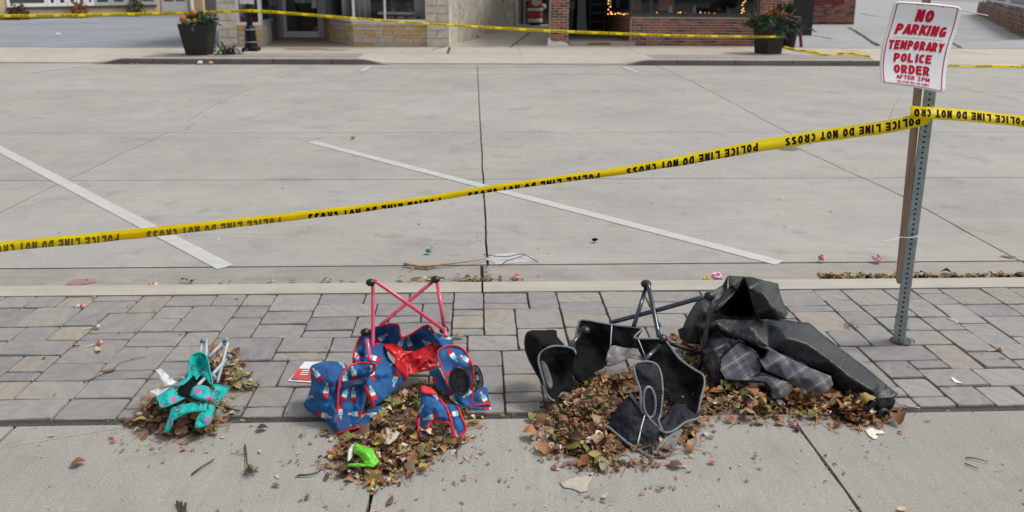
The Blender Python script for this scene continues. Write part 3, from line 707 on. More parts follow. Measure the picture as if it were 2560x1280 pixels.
for j in range(NY-1, -1, -1):
    for i in range(NX):
        if occ[i][j]: continue
        for tr in range(30):
            a, b = rs.choice(sizes)
            if j-b+1 < 0 or i+a > NX: continue
            if all(not occ[i+p][j-q] for p in range(a) for q in range(b)):
                # avoid leaving single-cell holes on the row
                k = i+a
                if k < NX and not occ[k][j] and (k+1 >= NX or occ[k+1][j]): continue
                break
        else:
            a = 1; b = 1
            while i+a < NX and a < 3 and not occ[i+a][j]: a += 1
        for p in range(a):
            for q in range(b): occ[i+p][j-q] = True
        xx0 = X0+i*U; xx1 = X0+(i+a)*U; yy1 = Y0+(j+1)*U; yy0 = Y0+(j-b+1)*U
        if xx0 > 5.4: continue
        paver(xx0, xx1, yy0, min(yy1, 4.372))
sw = MB().box(-12, 14, -3, 3.02, -0.5, -0.035).build('sidewalk', M['joint']); struct(sw)
sx = [-6.4, -4.9, -3.4, -1.87, -0.38, 1.30, 2.85, 4.4, 5.9]
def slabx(x, y): return x+0.006*noise.noise(Vector((x*3, y*5, 2)))
for i in range(len(sx)-1):
    for y0, y1 in ((-0.3, 1.2), (1.2, 2.99)):
        crack_panel('concrete_slab', lambda y, i=i: slabx(sx[i], y), lambda y, i=i: slabx(sx[i+1], y), y0, y1, 0.0, M['slab'], sw, gap=0.014, th=0.035)
# faint chalk line on the slab
stripe(G(0, 1120), G(310, 1068), 0.006, 0.0015, sw, simple('chalk', (0.385, 0.375, 0.35, 1), 0.9, 0.1))

# ------------------------------------------------------------------ far pavement with dropped kerbs
segs = [(-8.95, -2.05), (3.35, 10.4)]
def kerbtop(x):
    best = RZ+0.005
    for a, b in segs:
        t = min((x-a)/0.75, (b-x)/0.75); t = max(0, min(1, t)); t = t*t*(3-2*t); best = max(best, RZ+0.005+(0-RZ-0.005)*t)
    return best
def farz(x, y):
    k = kerbtop(x); t = max(0, min(1, (y-19.1)/1.5)); return k+(0-k)*t
vs = []; fs = []; XS = [-40+0.25*i for i in range(341)]; YS = [19.25, 19.6, 20.0, 20.4, 20.75]
for x in XS:
    for y in YS: vs.append((x, y, farz(x, y)))
for i in range(len(XS)-1):
    for j in range(len(YS)-1): a = i*len(YS)+j; fs.append((a, a+len(YS), a+len(YS)+1, a+1))
struct(obj('far_sidewalk', vs, fs, M['far_walk']))
fk = obj('far_kerb', [(-40, 19.06, -0.3), (45, 19.06, -0.3), (45, 19.25, -0.3), (-40, 19.25, -0.3), (-40, 19.06, RZ+0.002), (45, 19.06, RZ+0.002), (45, 19.25, RZ+0.003), (-40, 19.25, RZ+0.003)], [(0, 3, 2, 1), (4, 5, 6, 7), (0, 1, 5, 4), (2, 3, 7, 6)], M['kerb']); struct(fk)
for a, b in segs:
    n = 5; L = (b-a)/n
    for i in range(n):
        x0 = a+L*i+0.008; x1 = a+L*(i+1)-0.008; N = 12; vs = []
        for k in range(N+1):
            x = x0+(x1-x0)*k/N; z = kerbtop(x)+0.004; vs += [(x, 19.06, RZ-0.01), (x, 19.075, z-0.02 if z > RZ+0.03 else z), (x, 19.10, z), (x, 19.255, z)]
        fs = [(k*4+c, (k+1)*4+c, (k+1)*4+c+1, k*4+c+1) for k in range(N) for c in range(3)]+[(0, 1, 2, 3), (N*4+3, N*4+2, N*4+1, N*4)]
        obj('kerb_stone', vs, fs, M['far_kerb'], fk, fmat=[1 if (f_[0] % 4 == 2 and len(set(q % 4 for q in f_)) == 2) else 0 for f_ in fs], mats=[M['far_kerb'], M['far_walk']])  # dark front and pale top: shade on the face is painted in
fw = MB().box(-40, 45, 20.75, 24.5, -0.3, 0.0).build('shopfront_sidewalk', M['far_walk']); struct(fw)
for k in range(-12, 14):
    MB().box(k*1.55-0.45, k*1.55-0.435, 20.8, 22.9, -0.01, 0.004).build('sidewalk_joint', M['stain_dark'] if k % 2 else M['joint'], fw) if k % 2 else None
for a, b, nm in ((-8.0, -2.9, 1), (4.3, 9.8, 2)):
    n = 40; A = []; B = []
    for i in range(n+1):
        x = a+(b-a)*i/n; A.append(Vector((x, 19.45+0.05*noise.noise(Vector((x*2, nm, 0))), farz(x, 19.45)+0.008))); B.append(Vector((x, 20.55+0.06*noise.noise(Vector((x*2, nm, 4))), farz(x, 20.55)+0.008)))
    MB().strip(A, B).build('paver_band', M['far_paver'], fw)
al = MB().add([(-40, 22.2, 0.008), (-7.35, 22.25, 0.008), (-7.6, 60, 0.008), (-60, 60, 0.008)], [(0, 1, 2, 3)]).build('parking_lot', M['asphalt_lot']); struct(al)
ar = MB().add([(9.4, 23.0, 0.008), (45, 22.8, 0.008), (60, 110, 0.008), (9.4, 110, 0.008)], [(0, 1, 2, 3)]).build('alley', M['alley']); struct(ar)
ap = MB().add([(-0.86, 23.0, 0.006), (2.1, 23.0, 0.006), (3.4, 36.2, 0.006), (1.3, 36.2, 0.006)], [(0, 1, 2, 3)]).build('passage_floor', M['far_walk']); struct(ap)
rc = MB().add([(-6.5, 22.9, 0.007), (-3.4, 22.95, 0.007), (-4.8, 26.7, 0.007), (-6.6, 26.7, 0.007)], [(0, 1, 2, 3)]).build('doorway_floor', simple('doorway_tile', (0.34, 0.29, 0.245, 1), 0.8, 0.1)); struct(rc)
def crackline(pts, r, parent, z=0.011, m='joint'):
    P = catmull([G(x, y, z) for x, y in pts], 8); A = []; B = []
    for i, p in enumerate(P):
        d = (P[min(i+1, len(P)-1)]-P[max(i-1, 0)]).normalized(); s = Vector((-d.y, d.x, 0)); wd = r*(0.7+0.8*abs(noise.noise(p*3))); p = p+s*0.05*noise.noise(p*2.3); A.append(p-s*wd); B.append(p+s*wd)
    MB().strip(A, B).build('crack', M[m], parent)
for pts, r in (([(2120, 68), (2150, 85), (2195, 115)], .09), ([(2150, 33), (2200, 42), (2300, 46)], .10), ([(2376, 105), (2403, 120)], .06), ([(2395, 73), (2450, 72), (2510, 76), (2560, 90)], .06), ([(2000, 84), (2040, 90), (2080, 97)], .06), ([(2380, 98), (2460, 100), (2560, 99)], .06), ([(2380, 58), (2440, 60)], .05), ([(2030, 111), (2050, 112)], .05)):
    crackline(pts, r, ar)
crackline([(1080, 125), (1190, 97), (1260, 96)], .02, ap); crackline([(1275, 118), (1300, 100), (1325, 80)], .03, ap); crackline([(1120, 133), (1124, 118)], .03, fw)
blotch('stain', G(760, 123), 0.5, 0.18, 0.012, simple('brown_stain', (0.30, 0.22, 0.17, 1), 0.9, 0.2), fw, 4); blotch('stain', G(840, 125), 0.35, 0.12, 0.012, MATS.get('x') or M['far_paver'], fw, 8)

# ------------------------------------------------------------------ brick laying
def to_frame(A, d):
    A = Vector(A); d = Vector(d).normalized(); nrm = Vector((d.y, -d.x, 0))   # nrm points out of the wall (towards the street for d=+x)
    return lambda s, o, z: A+d*s+nrm*o+Vector((0, 0, z))
_bm_cache = {}
def brickwall(parent, fr, L, z0, z1, m, bw=0.245, ch=0.079, gap=0.013, proud=0.012, name='brick', off=0, maxn=999, taper=None):
    j = 0; z = z0; n = 0
    while z+ch*0.6 < z1:
        hh = min(ch, z1-z); s = -bw/2 if (j+off) % 2 else 0.0
        while s < L:
            a = max(0, s)+gap/2; b = min(L, s+bw)-gap/2
            if b-a > 0.03 and n < maxn and not (taper and taper((a+b)/2, z)):
                key = (round(b-a, 2), round(hh, 3), gap, proud, m.name)
                p = fr((a+b)/2, 0, z+gap/2); A0 = fr(0, 0, 0); ang = math.atan2((fr(1, 0, 0)-A0).y, (fr(1, 0, 0)-A0).x)
                if key not in _bm_cache:
                    hw = (b-a)/2; h2 = hh-gap; pr = proud
                    mb = MB().box(-hw, hw, -pr, 0.02, 0, h2, 0.004)
                    me = bpy.data.meshes.new(name); me.from_pydata([tuple(v) for v in mb.v], [], mb.f); me.materials.append(m); _bm_cache[key] = me
                o = bpy.data.objects.new(name, _bm_cache[key]); link(o); o.parent = parent
                o.location = p-parent.location+Vector((0, 0, 0)); o.rotation_euler = (0, 0, ang); n += 1
            s += bw
        z += ch; j += 1
    return n
def wallbox(name, fr, s0, s1, thick, z0, z1, m, parent, front=0.0):
    vs = [fr(s, o, z) for z in (z0, z1) for s, o in ((s0, front), (s1, front), (s1, front-thick), (s0, front-thick))]
    return obj(name, vs, [(0, 1, 2, 3), (7, 6, 5, 4), (0, 4, 5, 1), (1, 5, 6, 2), (2, 6, 7, 3), (3, 7, 4, 0)], m, parent)
def window(parent, fr, s0, s1, z0, z1, fm, fwd=0.05, mull=(), proud=0.03, depth=0.12, trans=(), gl=True, bottom=None):
    w_ = MB(); 
    def bx(a, b, c, d, pr=proud):
        w_.add([fr(s, o, z) for z in (c, d) for s, o in ((a, pr), (b, pr), (b, -depth), (a, -depth))], [(0, 1, 2, 3), (7, 6, 5, 4), (0, 4, 5, 1), (1, 5, 6, 2), (2, 6, 7, 3), (3, 7, 4, 0)])
    bt = bottom or fwd
    bx(s0, s1, z0, z0+bt); bx(s0, s1, z1-fwd, z1); bx(s0, s0+fwd, z0+bt, z1-fwd, proud-0.003); bx(s1-fwd, s1, z0+bt, z1-fwd, proud-0.003)
    for q in mull: bx(q-fwd*0.4, q+fwd*0.4, z0+bt, z1-fwd, proud-0.006)
    for q in trans: bx(s0+fwd, s1-fwd, q-fwd*0.4, q+fwd*0.4, proud-0.008)
    wo = w_.build('window', fm, parent)
    if gl:
        e = [s0+fwd]+list(mull)+[s1-fwd]
        for a, b in zip(e[:-1], e[1:]):
            obj('pane', [fr(a+0.01, -0.02, z0+bt*0.7), fr(b-0.01, -0.02, z0+bt*0.7), fr(b-0.01, -0.02, z1-fwd*0.7), fr(a+0.01, -0.02, z1-fwd*0.7)], [(0, 1, 2, 3)], M['glass'], wo)
    return wo
H2 = 3.9
# ---- limestone shop
sb = empty('stone_shop', (-4.0, 23.0, 0), 'limestone shop with a recessed white door and banner in its wide window', 'building')
F = to_frame((-7.25, 23.0, 0), (1, 0, 0))
wallbox('wall', F, 0.02, 0.52, 0.6, 0, H2, M['mortar'], sb, -0.02)                                # left pier core
brickwall(sb, to_frame((-7.25, 22.98, 0), (1, 0, 0)), 0.52, 0, 1.6, M['limestone'], bw=0.52, ch=0.235, gap=0.012, proud=0.06, name='stone_block', off=0)
wallbox('wall', F, 0.5, 1.2, 0.5, 0, 0.56, M['mortar'], sb, -0.02)
brickwall(sb, to_frame((-6.73, 22.98, 0), (1, 0, 0)), 0.68, 0, 0.56, M['veneer'], bw=0.34, ch=0.14, gap=0.012, proud=0.02, name='stone_block')
window(sb, F, 0.5, 1.2, 0.57, H2-0.8, M['white_trim'], 0.085, gl=True, depth=0.1)
F2 = to_frame((-6.05, 23.0, 0), (-0.42, 3.75, 0)); F2b = lambda s, o, z: Vector((-6.05, 23.02, 0))+Vector((-0.111, 0.994, 0))*s+Vector((0.994, 0.111, 0))*o+Vector((0, 0, z))
wallbox('side_panel', F2b, 0.0, 3.6, 0.08, 0, 0.60, M['cream'], sb)
wallbox('side_sill', F2b, 0.0, 3.6, 0.14, 0.605, 0.70, M['grey_trim'], sb, 0.03)
obj('side_pane', [F2b(0.1, -0.02, 0.7), F2b(3.2, -0.02, 0.7), F2b(3.2, -0.02, H2-0.8), F2b(0.1, -0.02, H2-0.8)], [(0, 1, 2, 3)], M['glass'], sb)
wallbox('side_post', F2b, 3.2, 3.6, 0.1, 0.7, H2-0.8, M['grey_trim'], sb)
# display behind the small window
MB().box(-6.68, -6.25, 24.2, 25.6, 0.0, 1.05, ).build('display_box', M['interior_grey'], sb)
MB().box(-6.9, -6.42, 23.35, 26.3, 0.3, 0.78).build('display_shelf', M['red_display'], sb)
MB().box(-7.1, -6.55, 23.9, 26.2, 0.9, 3.0).build('display_screen', M['teal_display'], sb)
MB().add([F2b(2.1, 0.0, 0.82), F2b(2.6, 0.0, 0.82), F2b(2.6, 0.0, 1.0), F2b(2.1, 0.0, 1.0)], [(0, 1, 2, 3)]).build('sticker', M['blue_sticker'], sb)
# door
FD = to_frame((-6.45, 26.65, 0), (1, 0, 0))
MB().box(-5.12, -4.86, 26.3, 26.8, 0, H2).build('door_post', M['grey_trim'], sb); wallbox('door_post', FD, 0.0, 0.14, 0.2, 0, H2, M['grey_trim'], sb, 0.02)  # first post is a filler, added to close a light leak beside the door
dr = window(sb, FD, 0.14, 1.35, 0.0, 2.3, M['white_trim'], 0.10, depth=0.04, proud=0.03, bottom=0.20); dr.name = 'door'
MB().box(-5.35, -5.20, 26.5, 26.6, 0.95, 1.2).build('handle_box', M['white_trim'], dr)
for q, m_ in ((0.62, 'green_sticker'), (0.80, 'mint_sticker'), (0.98, 'blue_sticker')):
    MB().lathe(FD(q, 0.0, 1.18), [(0.09, 0), (0.09, 0.004)], 14, (0, -1, 0)).build('sticker', M[m_], dr)
MB().box(-6.0, -5.8, 26.9, 27.0, 1.1, 2.2).build('poster', M['copper'], sb)
MB().box(-6.3, -5.95, 26.85, 27.1, 0.15, 1.4).build('interior_panel', M['interior_grey'], sb)
# oblique wall from door to street and sill wall
seg = [(-4.98, 26.4), (-4.55, 25.0), (-3.55, 23.18)]
def wallrun(a, b, z1, veneer=True):
    d = Vector((b[0]-a[0], b[1]-a[1], 0)); L = d.length; fr = to_frame((a[0], a[1], 0), d); wallbox('wall', fr, 0, L, 0.25, 0, z1, M['mortar'], sb, -0.02); return fr, L
for a, b in zip(seg[:-1], seg[1:]):
    fr, L = wallrun(a, b, 0.66); brickwall(sb, fr, L, 0, 0.64, M['veneer'], bw=0.5, ch=0.13, gap=0.014, proud=0.0, name='stone_block')
    obj('pane', [fr(0, -0.1, 0.74), fr(L, -0.1, 0.74), fr(L, -0.1, 3.0), fr(0, -0.1, 3.0)], [(0, 1, 2, 3)], M['glass'], sb)
    wallbox('sill', fr, 0, L, 0.3, 0.68, 0.76, M['white_trim'], sb, 0.05)
F3 = to_frame((-3.55, 23.18, 0), (1, -0.05, 0)); L3 = 2.13
wallbox('wall', F3, 0, L3, 0.3, 0, 0.60, M['mortar'], sb, -0.02)
rs2 = random.Random(5); z = 0.0; rowi = 0; hts = [0.09, 0.14, 0.08, 0.13, 0.10, 0.06]
for hgt in hts:
    s = 0.0
    while s < L3-0.02:
        wd = rs2.choice([0.17, 0.26, 0.34, 0.45, 0.55]); b = min(L3, s+wd)
        if L3-b < 0.12: b = L3
        pr = rs2.uniform(0.004, 0.022); vs = []
        mb = MB(); vs = [F3(s+0.007+e, pr-(0 if e else 0.01), zz) for zz in (z+0.006, z+hgt-0.006) for e in (0.0,)]
        wallbox('stone_block', F3, s+0.007, b-0.007, 0.05, z+0.006, z+hgt-0.006, M['veneer'], sb, pr); s = b
    z += hgt
wallbox('coping', F3, -0.02, L3, 0.3, 0.603, 0.675, M['limestone'], sb, 0.03)
window(sb, F3, 0.0, L3, 0.68, H2-0.9, M['white_trim'], 0.07, mull=(0.92,), depth=0.05)
# pier right of the window
wallbox('wall', F, 5.80, 6.37, 0.5, 0, H2, M['mortar'], sb, -0.03)
brickwall(sb, to_frame((-1.45, 22.99, 0), (1, 0, 0)), 0.58, 0, 1.6, M['limestone'], bw=0.58, ch=0.23, gap=0.012, proud=0.06, name='stone_block')
# upper storey, roof, interior shell
wallbox('lintel', F, 0, 6.37, 0.4, H2-0.75, H2, M['limestone'], sb, 0.0)
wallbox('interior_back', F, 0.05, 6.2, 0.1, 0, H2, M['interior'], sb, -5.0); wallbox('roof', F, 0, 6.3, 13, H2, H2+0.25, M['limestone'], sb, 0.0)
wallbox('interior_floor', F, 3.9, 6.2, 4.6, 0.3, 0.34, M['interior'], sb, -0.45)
wl = MB().box(-7.3, -7.15, 23.3, 36, 0, H2).build('wall', M['old_brick'], sb)
# things in the wide window (curtains, banner, table)
def curtain(x0, x1, y, z0, z1, lean=0.0, parent=None):
    n = 24; A = []; B = []
    for i in range(n+1):
        t = i/n; x = x0+(x1-x0)*t; yy = y+0.05*math.sin(t*22); A.append(Vector((x-lean, yy, z0))); B.append(Vector((x, yy, z1)))
    o = MB().strip(A, B).build('curtain', M['curtain'], parent, smooth=True, solid=0.01); return o
curtain(-4.05, -3.85, 23.9, 0.7, 3.0, -0.12, sb); curtain(-3.75, -3.15, 24.0, 0.7, 3.0, 0, sb); curtain(-1.78, -1.5, 23.5, 0.7, 3.0, 0.06, sb)
bn = obj('banner', [F3(0.62, -0.10, 0.755), F3(1.88, -0.10, 0.755), F3(1.88, -0.10, 0.84), F3(0.62, -0.10, 0.84)], [(0, 1, 2, 3)], M['tape_ink'], sb)
for s_, e_, txt in ((0.93, 1.16, 'EVENTS'), (1.25, 1.47, 'IKEBANA'), (1.56, 1.80, 'ALL-OCC')):
    v_, f_, ar_ = text2d(txt, 0.02); obj('lettering', [F3(s_+(e_-s_)*a, -0.096, 0.775+0.045*b) for a, b in v_], f_, M['white_trim'], bn)
for s_ in (1.20, 1.52): obj('diamond', [F3(s_-0.025, -0.096, 0.797), F3(s_, -0.096, 0.775), F3(s_+0.025, -0.096, 0.797), F3(s_, -0.096, 0.82)], [(0, 1, 2, 3)], M['red_display'], bn)
wd_ = empty('display_table', (-2.3, 23.9, 0.34), 'white table with potted plants standing behind the wide shop window', 'table')
MB().box(-2.9, -1.65, 23.65, 24.2, 0.87, 0.92).build('tabletop', M['white_trim'], wd_); MB().box(-2.85, -1.7, 23.7, 24.15, 0.341, 0.87).build('skirt', M['interior_grey'], wd_)
def potplant(x, y, z, h, mleaf, label, pot='copper', n=60, spread=0.12):
    o = empty('potted_plant', (x, y, z), label, 'plant'); MB().lathe((x, y, z), [(0.04, 0), (0.055, 0.11), (0.05, 0.11)], 10).build('pot', M[pot], o)
    mb = MB(); rr = random.Random(int(x*100))
    for _ in range(n):
        c = Vector((x+rr.gauss(0, spread*.5), y+rr.gauss(0, spread*.5), z+0.13+rr.random()*h)); d = Vector((rr.uniform(-1, 1), rr.uniform(-1, 1), rr.uniform(-.5, 1))).normalized()*0.05; s = d.cross(Vector((rr.random(), rr.random(), 1))).normalized()*0.02
        mb.add([c-d, c+s, c+d, c-s], [(0, 1, 2, 3)])
    mb.build('foliage', M[mleaf], o); return o
potplant(-2.46, 23.8, 0.921, 0.35, 'foliage_light', 'pale green plant in a pot behind the window mullion')
potplant(-1.98, 23.8, 0.921, 0.22, 'foliage', 'grey green plant in a terracotta pot on the display table')
cs_ = empty('candlestick', (-1.82, 23.82, 0.921), 'tall slim pale candlestick on the right of the display table', 'candlestick'); MB().lathe((-1.82, 23.82, 0.921), [(0.06, 0), (0.05, 0.02), (0.015, 0.05), (0.012, 0.3), (0.025, 0.32), (0.012, 0.34), (0.012, 0.9)], 10).build('stem', M['white_trim'], cs_)

# ---- cream side wall along the passage
pw = empty('passage_wall', (-0.8, 29, 0), 'old cream painted brick side wall running back along the passage', 'wall')
FP = lambda s, o, z: Vector((-0.84, 23.06, 0))+Vector((0.199, 0.98, 0))*s+Vector((0.98, -0.199, 0))*o+Vector((0, 0, z))
wallbox('core', FP, 0, 13, 0.2, 0, H2, M['mortar'], pw, -0.01)
mb = MB(); rr = random.Random(3); z = 0.0; j = 0
while z < 2.2:
    s = -0.11 if j % 2 else 0
    while s < 13:
        a = max(0, s)+0.006; b = min(13, s+0.22)-0.006; pr = rr.uniform(0.0, 0.012)
        if b > a: mb.add([FP(q, o_, zz) for zz in (z+0.005, z+0.069) for q, o_ in ((a, pr), (b, pr), (b, -0.01), (a, -0.01))], [(0, 1, 2, 3), (7, 6, 5, 4), (0, 4, 5, 1), (1, 5, 6, 2), (3, 7, 4, 0)])
        s += 0.22
    z += 0.074; j += 1
q = mb.build('bricks', M['old_brick'], pw); q['kind'] = 'stuff'
obj('notice', [FP(12.0, 0.02, 1.13), FP(12.9, 0.02, 1.13), FP(12.9, 0.02, 1.22), FP(12.0, 0.02, 1.22)], [(0, 1, 2, 3)], M['card'], pw)
obj('faded_mark', [FP(8.8, 0.016, 1.0), FP(9.3, 0.016, 1.08), FP(9.5, 0.016, 1.7), FP(9.1, 0.016, 1.6)], [(0, 1, 2, 3)], M['stain_red'], pw)
pd = empty('passage_door', (2.4, 35.9, 0), 'grey panelled door at the back of the passage', 'door')
MB().box(1.5, 3.6, 36.0, 36.15, 0, H2).build('wall', M['interior_grey'], pd)
for x in (1.78, 2.0): MB().box(x, x+0.09, 35.9, 36.0, 0, 2.3).build('trim', M['grey_trim'], pd)
MB().box(2.12, 3.0, 35.93, 36.0, 0.55, 2.3).build('pane', simple('dark_green_pane', (0.02, 0.05, 0.045, 1), 0.3, 0.2), pd); MB().box(2.12, 3.3, 35.92, 36.0, 0, 0.54).build('kick_panel', M['interior_grey'], pd)
# red and white stuffed decoration standing in the passage
hd = empty('holiday_decoration', (2.47, 35.3, 0), 'red and white holiday decoration propped at the end of the passage', 'decoration')
rd = M['red_display']; wh = M['white_trim']; x = 2.47; y = 35.3
MB().ball((x, y, 0.93), 0.30, 10, 1.25).build('red_body', rd, hd, smooth=True)
MB().lathe((x, y, 0.30), [(0.30, 0), (0.33, 0.1), (0.32, 0.28)], 14).build('red_band', rd, hd, smooth=True)
MB().lathe((x, y, 0.60), [(0.3, 0), (0.36, 0.05), (0.33, 0.13)], 14).build('white_hem', wh, hd, smooth=True)
MB().lathe((x, y, 0.13), [(0.3, 0), (0.35, 0.05), (0.31, 0.165)], 14).build('white_band', wh, hd, smooth=True); MB().lathe((x, y, 0.0), [(0.24, 0), (0.26, 0.125)], 12).build('dark_base', M['lamp_black'], hd)
MB().lathe((x+0.02, y-0.27, 1.02), [(0.13, 0), (0.2, 0.02), (0.2, 0.06), (0.12, 0.06)], 16, (0, -1, 0)).build('ring', wh, hd, smooth=True)
MB().ball((x+0.36, y, 0.80), 0.12, 8, 1.0).ball((x-0.34, y, 1.15), 0.10, 8, 1.0).build('white_bauble', wh, hd, smooth=True)


# ---- brick restaurant
bb = empty('brick_building', (6.0, 23.7, 0), 'red brick building with dark framed windows strung with small lights', 'building')
FB = to_frame((2.08, 23.42, 0), (1, 0, 0))
wallbox('pillar', FB, 0.01, 0.53, 0.5, 0, H2, M['mortar'], bb, -0.005); brickwall(bb, FB, 0.54, 0, 1.55, M['brick'], bw=0.255, ch=0.079, proud=0.008, gap=0.02)
MB().add([FB(-0.08, 0.03, 0), FB(0.56, 0.03, 0), FB(0.5, 0.022, 0.09), FB(0.3, 0.02, 0.14), FB(0.1, 0.02, 0.12), FB(-0.02, 0.022, 0.2), FB(-0.05, 0.02, 0.25)], [tuple(range(7))]).build('salt_stain', M['white_trim'], bb, solid=0.006)
MB().box(2.66, 4.62, 23.62, 27.6, 0, 0.115).build('step', M['far_walk'], bb)
obj('rust_stain', [(3.2, 23.61, 0.02), (3.9, 23.61, 0.02), (3.85, 23.61, 0.09), (3.25, 23.61, 0.09)], [(0, 1, 2, 3)], M['copper'], bb)
MB().box(2.4, 2.6, 23.95, 27.7, 0, H2).build('recess_wall', M['dark_trim'], bb)
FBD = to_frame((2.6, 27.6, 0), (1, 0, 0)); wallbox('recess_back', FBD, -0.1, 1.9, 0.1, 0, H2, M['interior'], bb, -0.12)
dd = window(bb, FBD, 0.3, 1.05, 0.116, 2.3, M['dark_trim'], 0.08, depth=0.1); dd.name = 'door'
for a, b, m_ in ((0.36, 0.62, 'interior_grey'), (0.72, 1.02, 'curtain')): pass
# grey panels leaning in the doorway
lp = obj('leaning_board', [(3.28, 26.9, 0.12), (3.62, 26.9, 0.12), (3.58, 27.3, 1.35), (3.34, 27.3, 1.35)], [(0, 1, 2, 3)], simple('grey_green_board', (0.26, 0.30, 0.30, 1), 0.6, 0.1), None, solid=0.03); base(lp); tag(lp, 'tall grey green board leaning inside the dark brick doorway', 'board')
lp2 = obj('leaning_board', [(2.98, 27.0, 0.12), (3.18, 27.0, 0.12), (3.19, 27.4, 0.85), (3.10, 27.4, 0.85)], [(0, 1, 2, 3)], M['interior_grey'], None, solid=0.02); base(lp2); tag(lp2, 'short dark grey board leaning left of the taller board in the doorway', 'board')
ch_ = empty('shelf_rack', (4.0, 27.2, 0.116), 'dark slatted rack standing at the right of the brick doorway', 'rack')
for k in range(4): MB().box(3.72, 4.2, 27.0, 27.25, 0.25+k*0.28, 0.29+k*0.28).build('shelf', M['dark_trim'], ch_)
for x_ in (3.7, 4.2): MB().box(x_, x_+0.03, 27.0, 27.25, 0.116, 1.4).build('upright', M['dark_trim'], ch_)
FS = lambda s, o, z: Vector((4.36, 27.6, 0))+Vector((0.028, -0.9996, 0))*s+Vector((-0.9996, -0.028, 0))*o+Vector((0, 0, z))
wallbox('wall', FS, 0, 3.85, 0.2, 0, 0.92, M['mortar'], bb, -0.01); brickwall(bb, FS, 3.85, 0.12, 0.90, M['brick'], bw=0.32, ch=0.079, proud=0.008, gap=0.02)
F4 = to_frame((4.5, 23.72, 0), (1, 0, 0)); 
wallbox('wall', F4, 0.0, 3.75, 0.3, 0, 0.835, M['mortar'], bb, -0.005); brickwall(bb, F4, 3.75, 0.0, 0.83, M['brick'], bw=0.245, ch=0.079, proud=0.008, gap=0.02)
wallbox('sill', F4, -0.05, 3.75, 0.35, 0.84, 0.92, M['dark_trim'], bb, 0.05)
window(bb, F4, -0.05, 3.75, 0.922, H2-0.7, M['dark_trim'], 0.07, mull=(0.55,), depth=0.08, bottom=0.03)
window(bb, FS, 0.0, 3.7, 0.962, H2-0.7, M['dark_trim'], 0.07, mull=(1.8,), depth=0.08)
wallbox('sill', FS, 0, 3.8, 0.3, 0.925, 0.96, M['dark_trim'], bb, 0.04)
F5 = to_frame((8.27, 23.70, 0), (1, 0, 0)); wallbox('pier', F5, 0.01, 0.98, 0.5, 0, H2, M['mortar'], bb, -0.005); brickwall(bb, F5, 1.0, 0, 1.6, M['brick'], proud=0.008, off=1, gap=0.02)
wallbox('lintel', F4, -1.85, 4.75, 0.4, H2-0.65, H2, M['mortar'], bb, 0.0); wallbox('roof', F4, -2.3, 4.75, 12, H2, H2+0.2, M['dark_base'], bb, 0)
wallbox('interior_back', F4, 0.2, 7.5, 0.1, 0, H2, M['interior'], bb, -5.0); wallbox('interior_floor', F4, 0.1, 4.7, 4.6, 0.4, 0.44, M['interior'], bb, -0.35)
FSR = lambda s, o, z: Vector((9.27, 23.72, 0))+Vector((0.345, 0.9386, 0))*s+Vector((0.9386, -0.345, 0))*o+Vector((0, 0, z))
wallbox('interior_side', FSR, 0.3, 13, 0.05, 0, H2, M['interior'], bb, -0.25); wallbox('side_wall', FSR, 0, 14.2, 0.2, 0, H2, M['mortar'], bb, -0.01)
mb = MB(); z = 0; j = 0
while z < 1.7:
    s = -0.12 if j % 2 else 0
    while s < 14.2:
        a = max(0, s)+0.006; b = min(14.2, s+0.245)-0.006
        if b > a: mb.add([FSR(q_, o_, zz) for zz in (z+0.006, z+0.073) for q_, o_ in ((a, 0.01), (b, 0.01), (b, -0.01), (a, -0.01))], [(0, 1, 2, 3), (7, 6, 5, 4), (3, 7, 4, 0), (1, 5, 6, 2)])
        s += 0.245
    z += 0.079; j += 1
q = mb.build('bricks', M['brick'], bb); q['kind'] = 'stuff'
F6 = to_frame((14.1, 37.3, 0), (1, 0.03, 0)); wallbox('wing_wall', F6, 0, 3.5, 0.3, 0, H2, M['mortar'], bb, -0.01)
brickwall(bb, F6, 3.5, 0.1, 0.95, M['brick'], bw=0.36, ch=0.105, proud=0.01, gap=0.016, maxn=90)
brickwall(bb, F6, 0.9, 0.94, 1.6, M['brick'], bw=0.36, ch=0.105, proud=0.01, gap=0.016); brickwall(bb, to_frame((17.02, 37.39, 0), (1, 0.03, 0)), 0.58, 0.94, 1.6, M['brick'], bw=0.36, ch=0.105, proud=0.01, gap=0.016)
wallbox('plinth', F6, 0, 3.5, 0.05, 0, 0.1, M['dark_base'], bb, 0.02)
wallbox('window_surround', F6, 0.9, 2.92, 0.05, 0.93, 1.20, M['red_wood'], bb, 0.03)
window(bb, F6, 0.98, 2.85, 1.205, 3.2, M['dark_trim'], 0.08, depth=0.02, gl=False)
wallbox('poster', F6, 1.06, 2.77, 0.03, 1.29, 3.1, simple('pale_blue_poster', (0.50, 0.62, 0.66, 1), 0.5, 0.05), bb, 0.012); 
for a, b, c, d in ((1.35, 2.5, 1.46, 1.50), (1.35, 1.39, 1.50, 2.6), (2.46, 2.5, 1.50, 2.6)): wallbox('poster_line', F6, a, b, 0.02, c, d, M['interior_grey'], bb, 0.02)
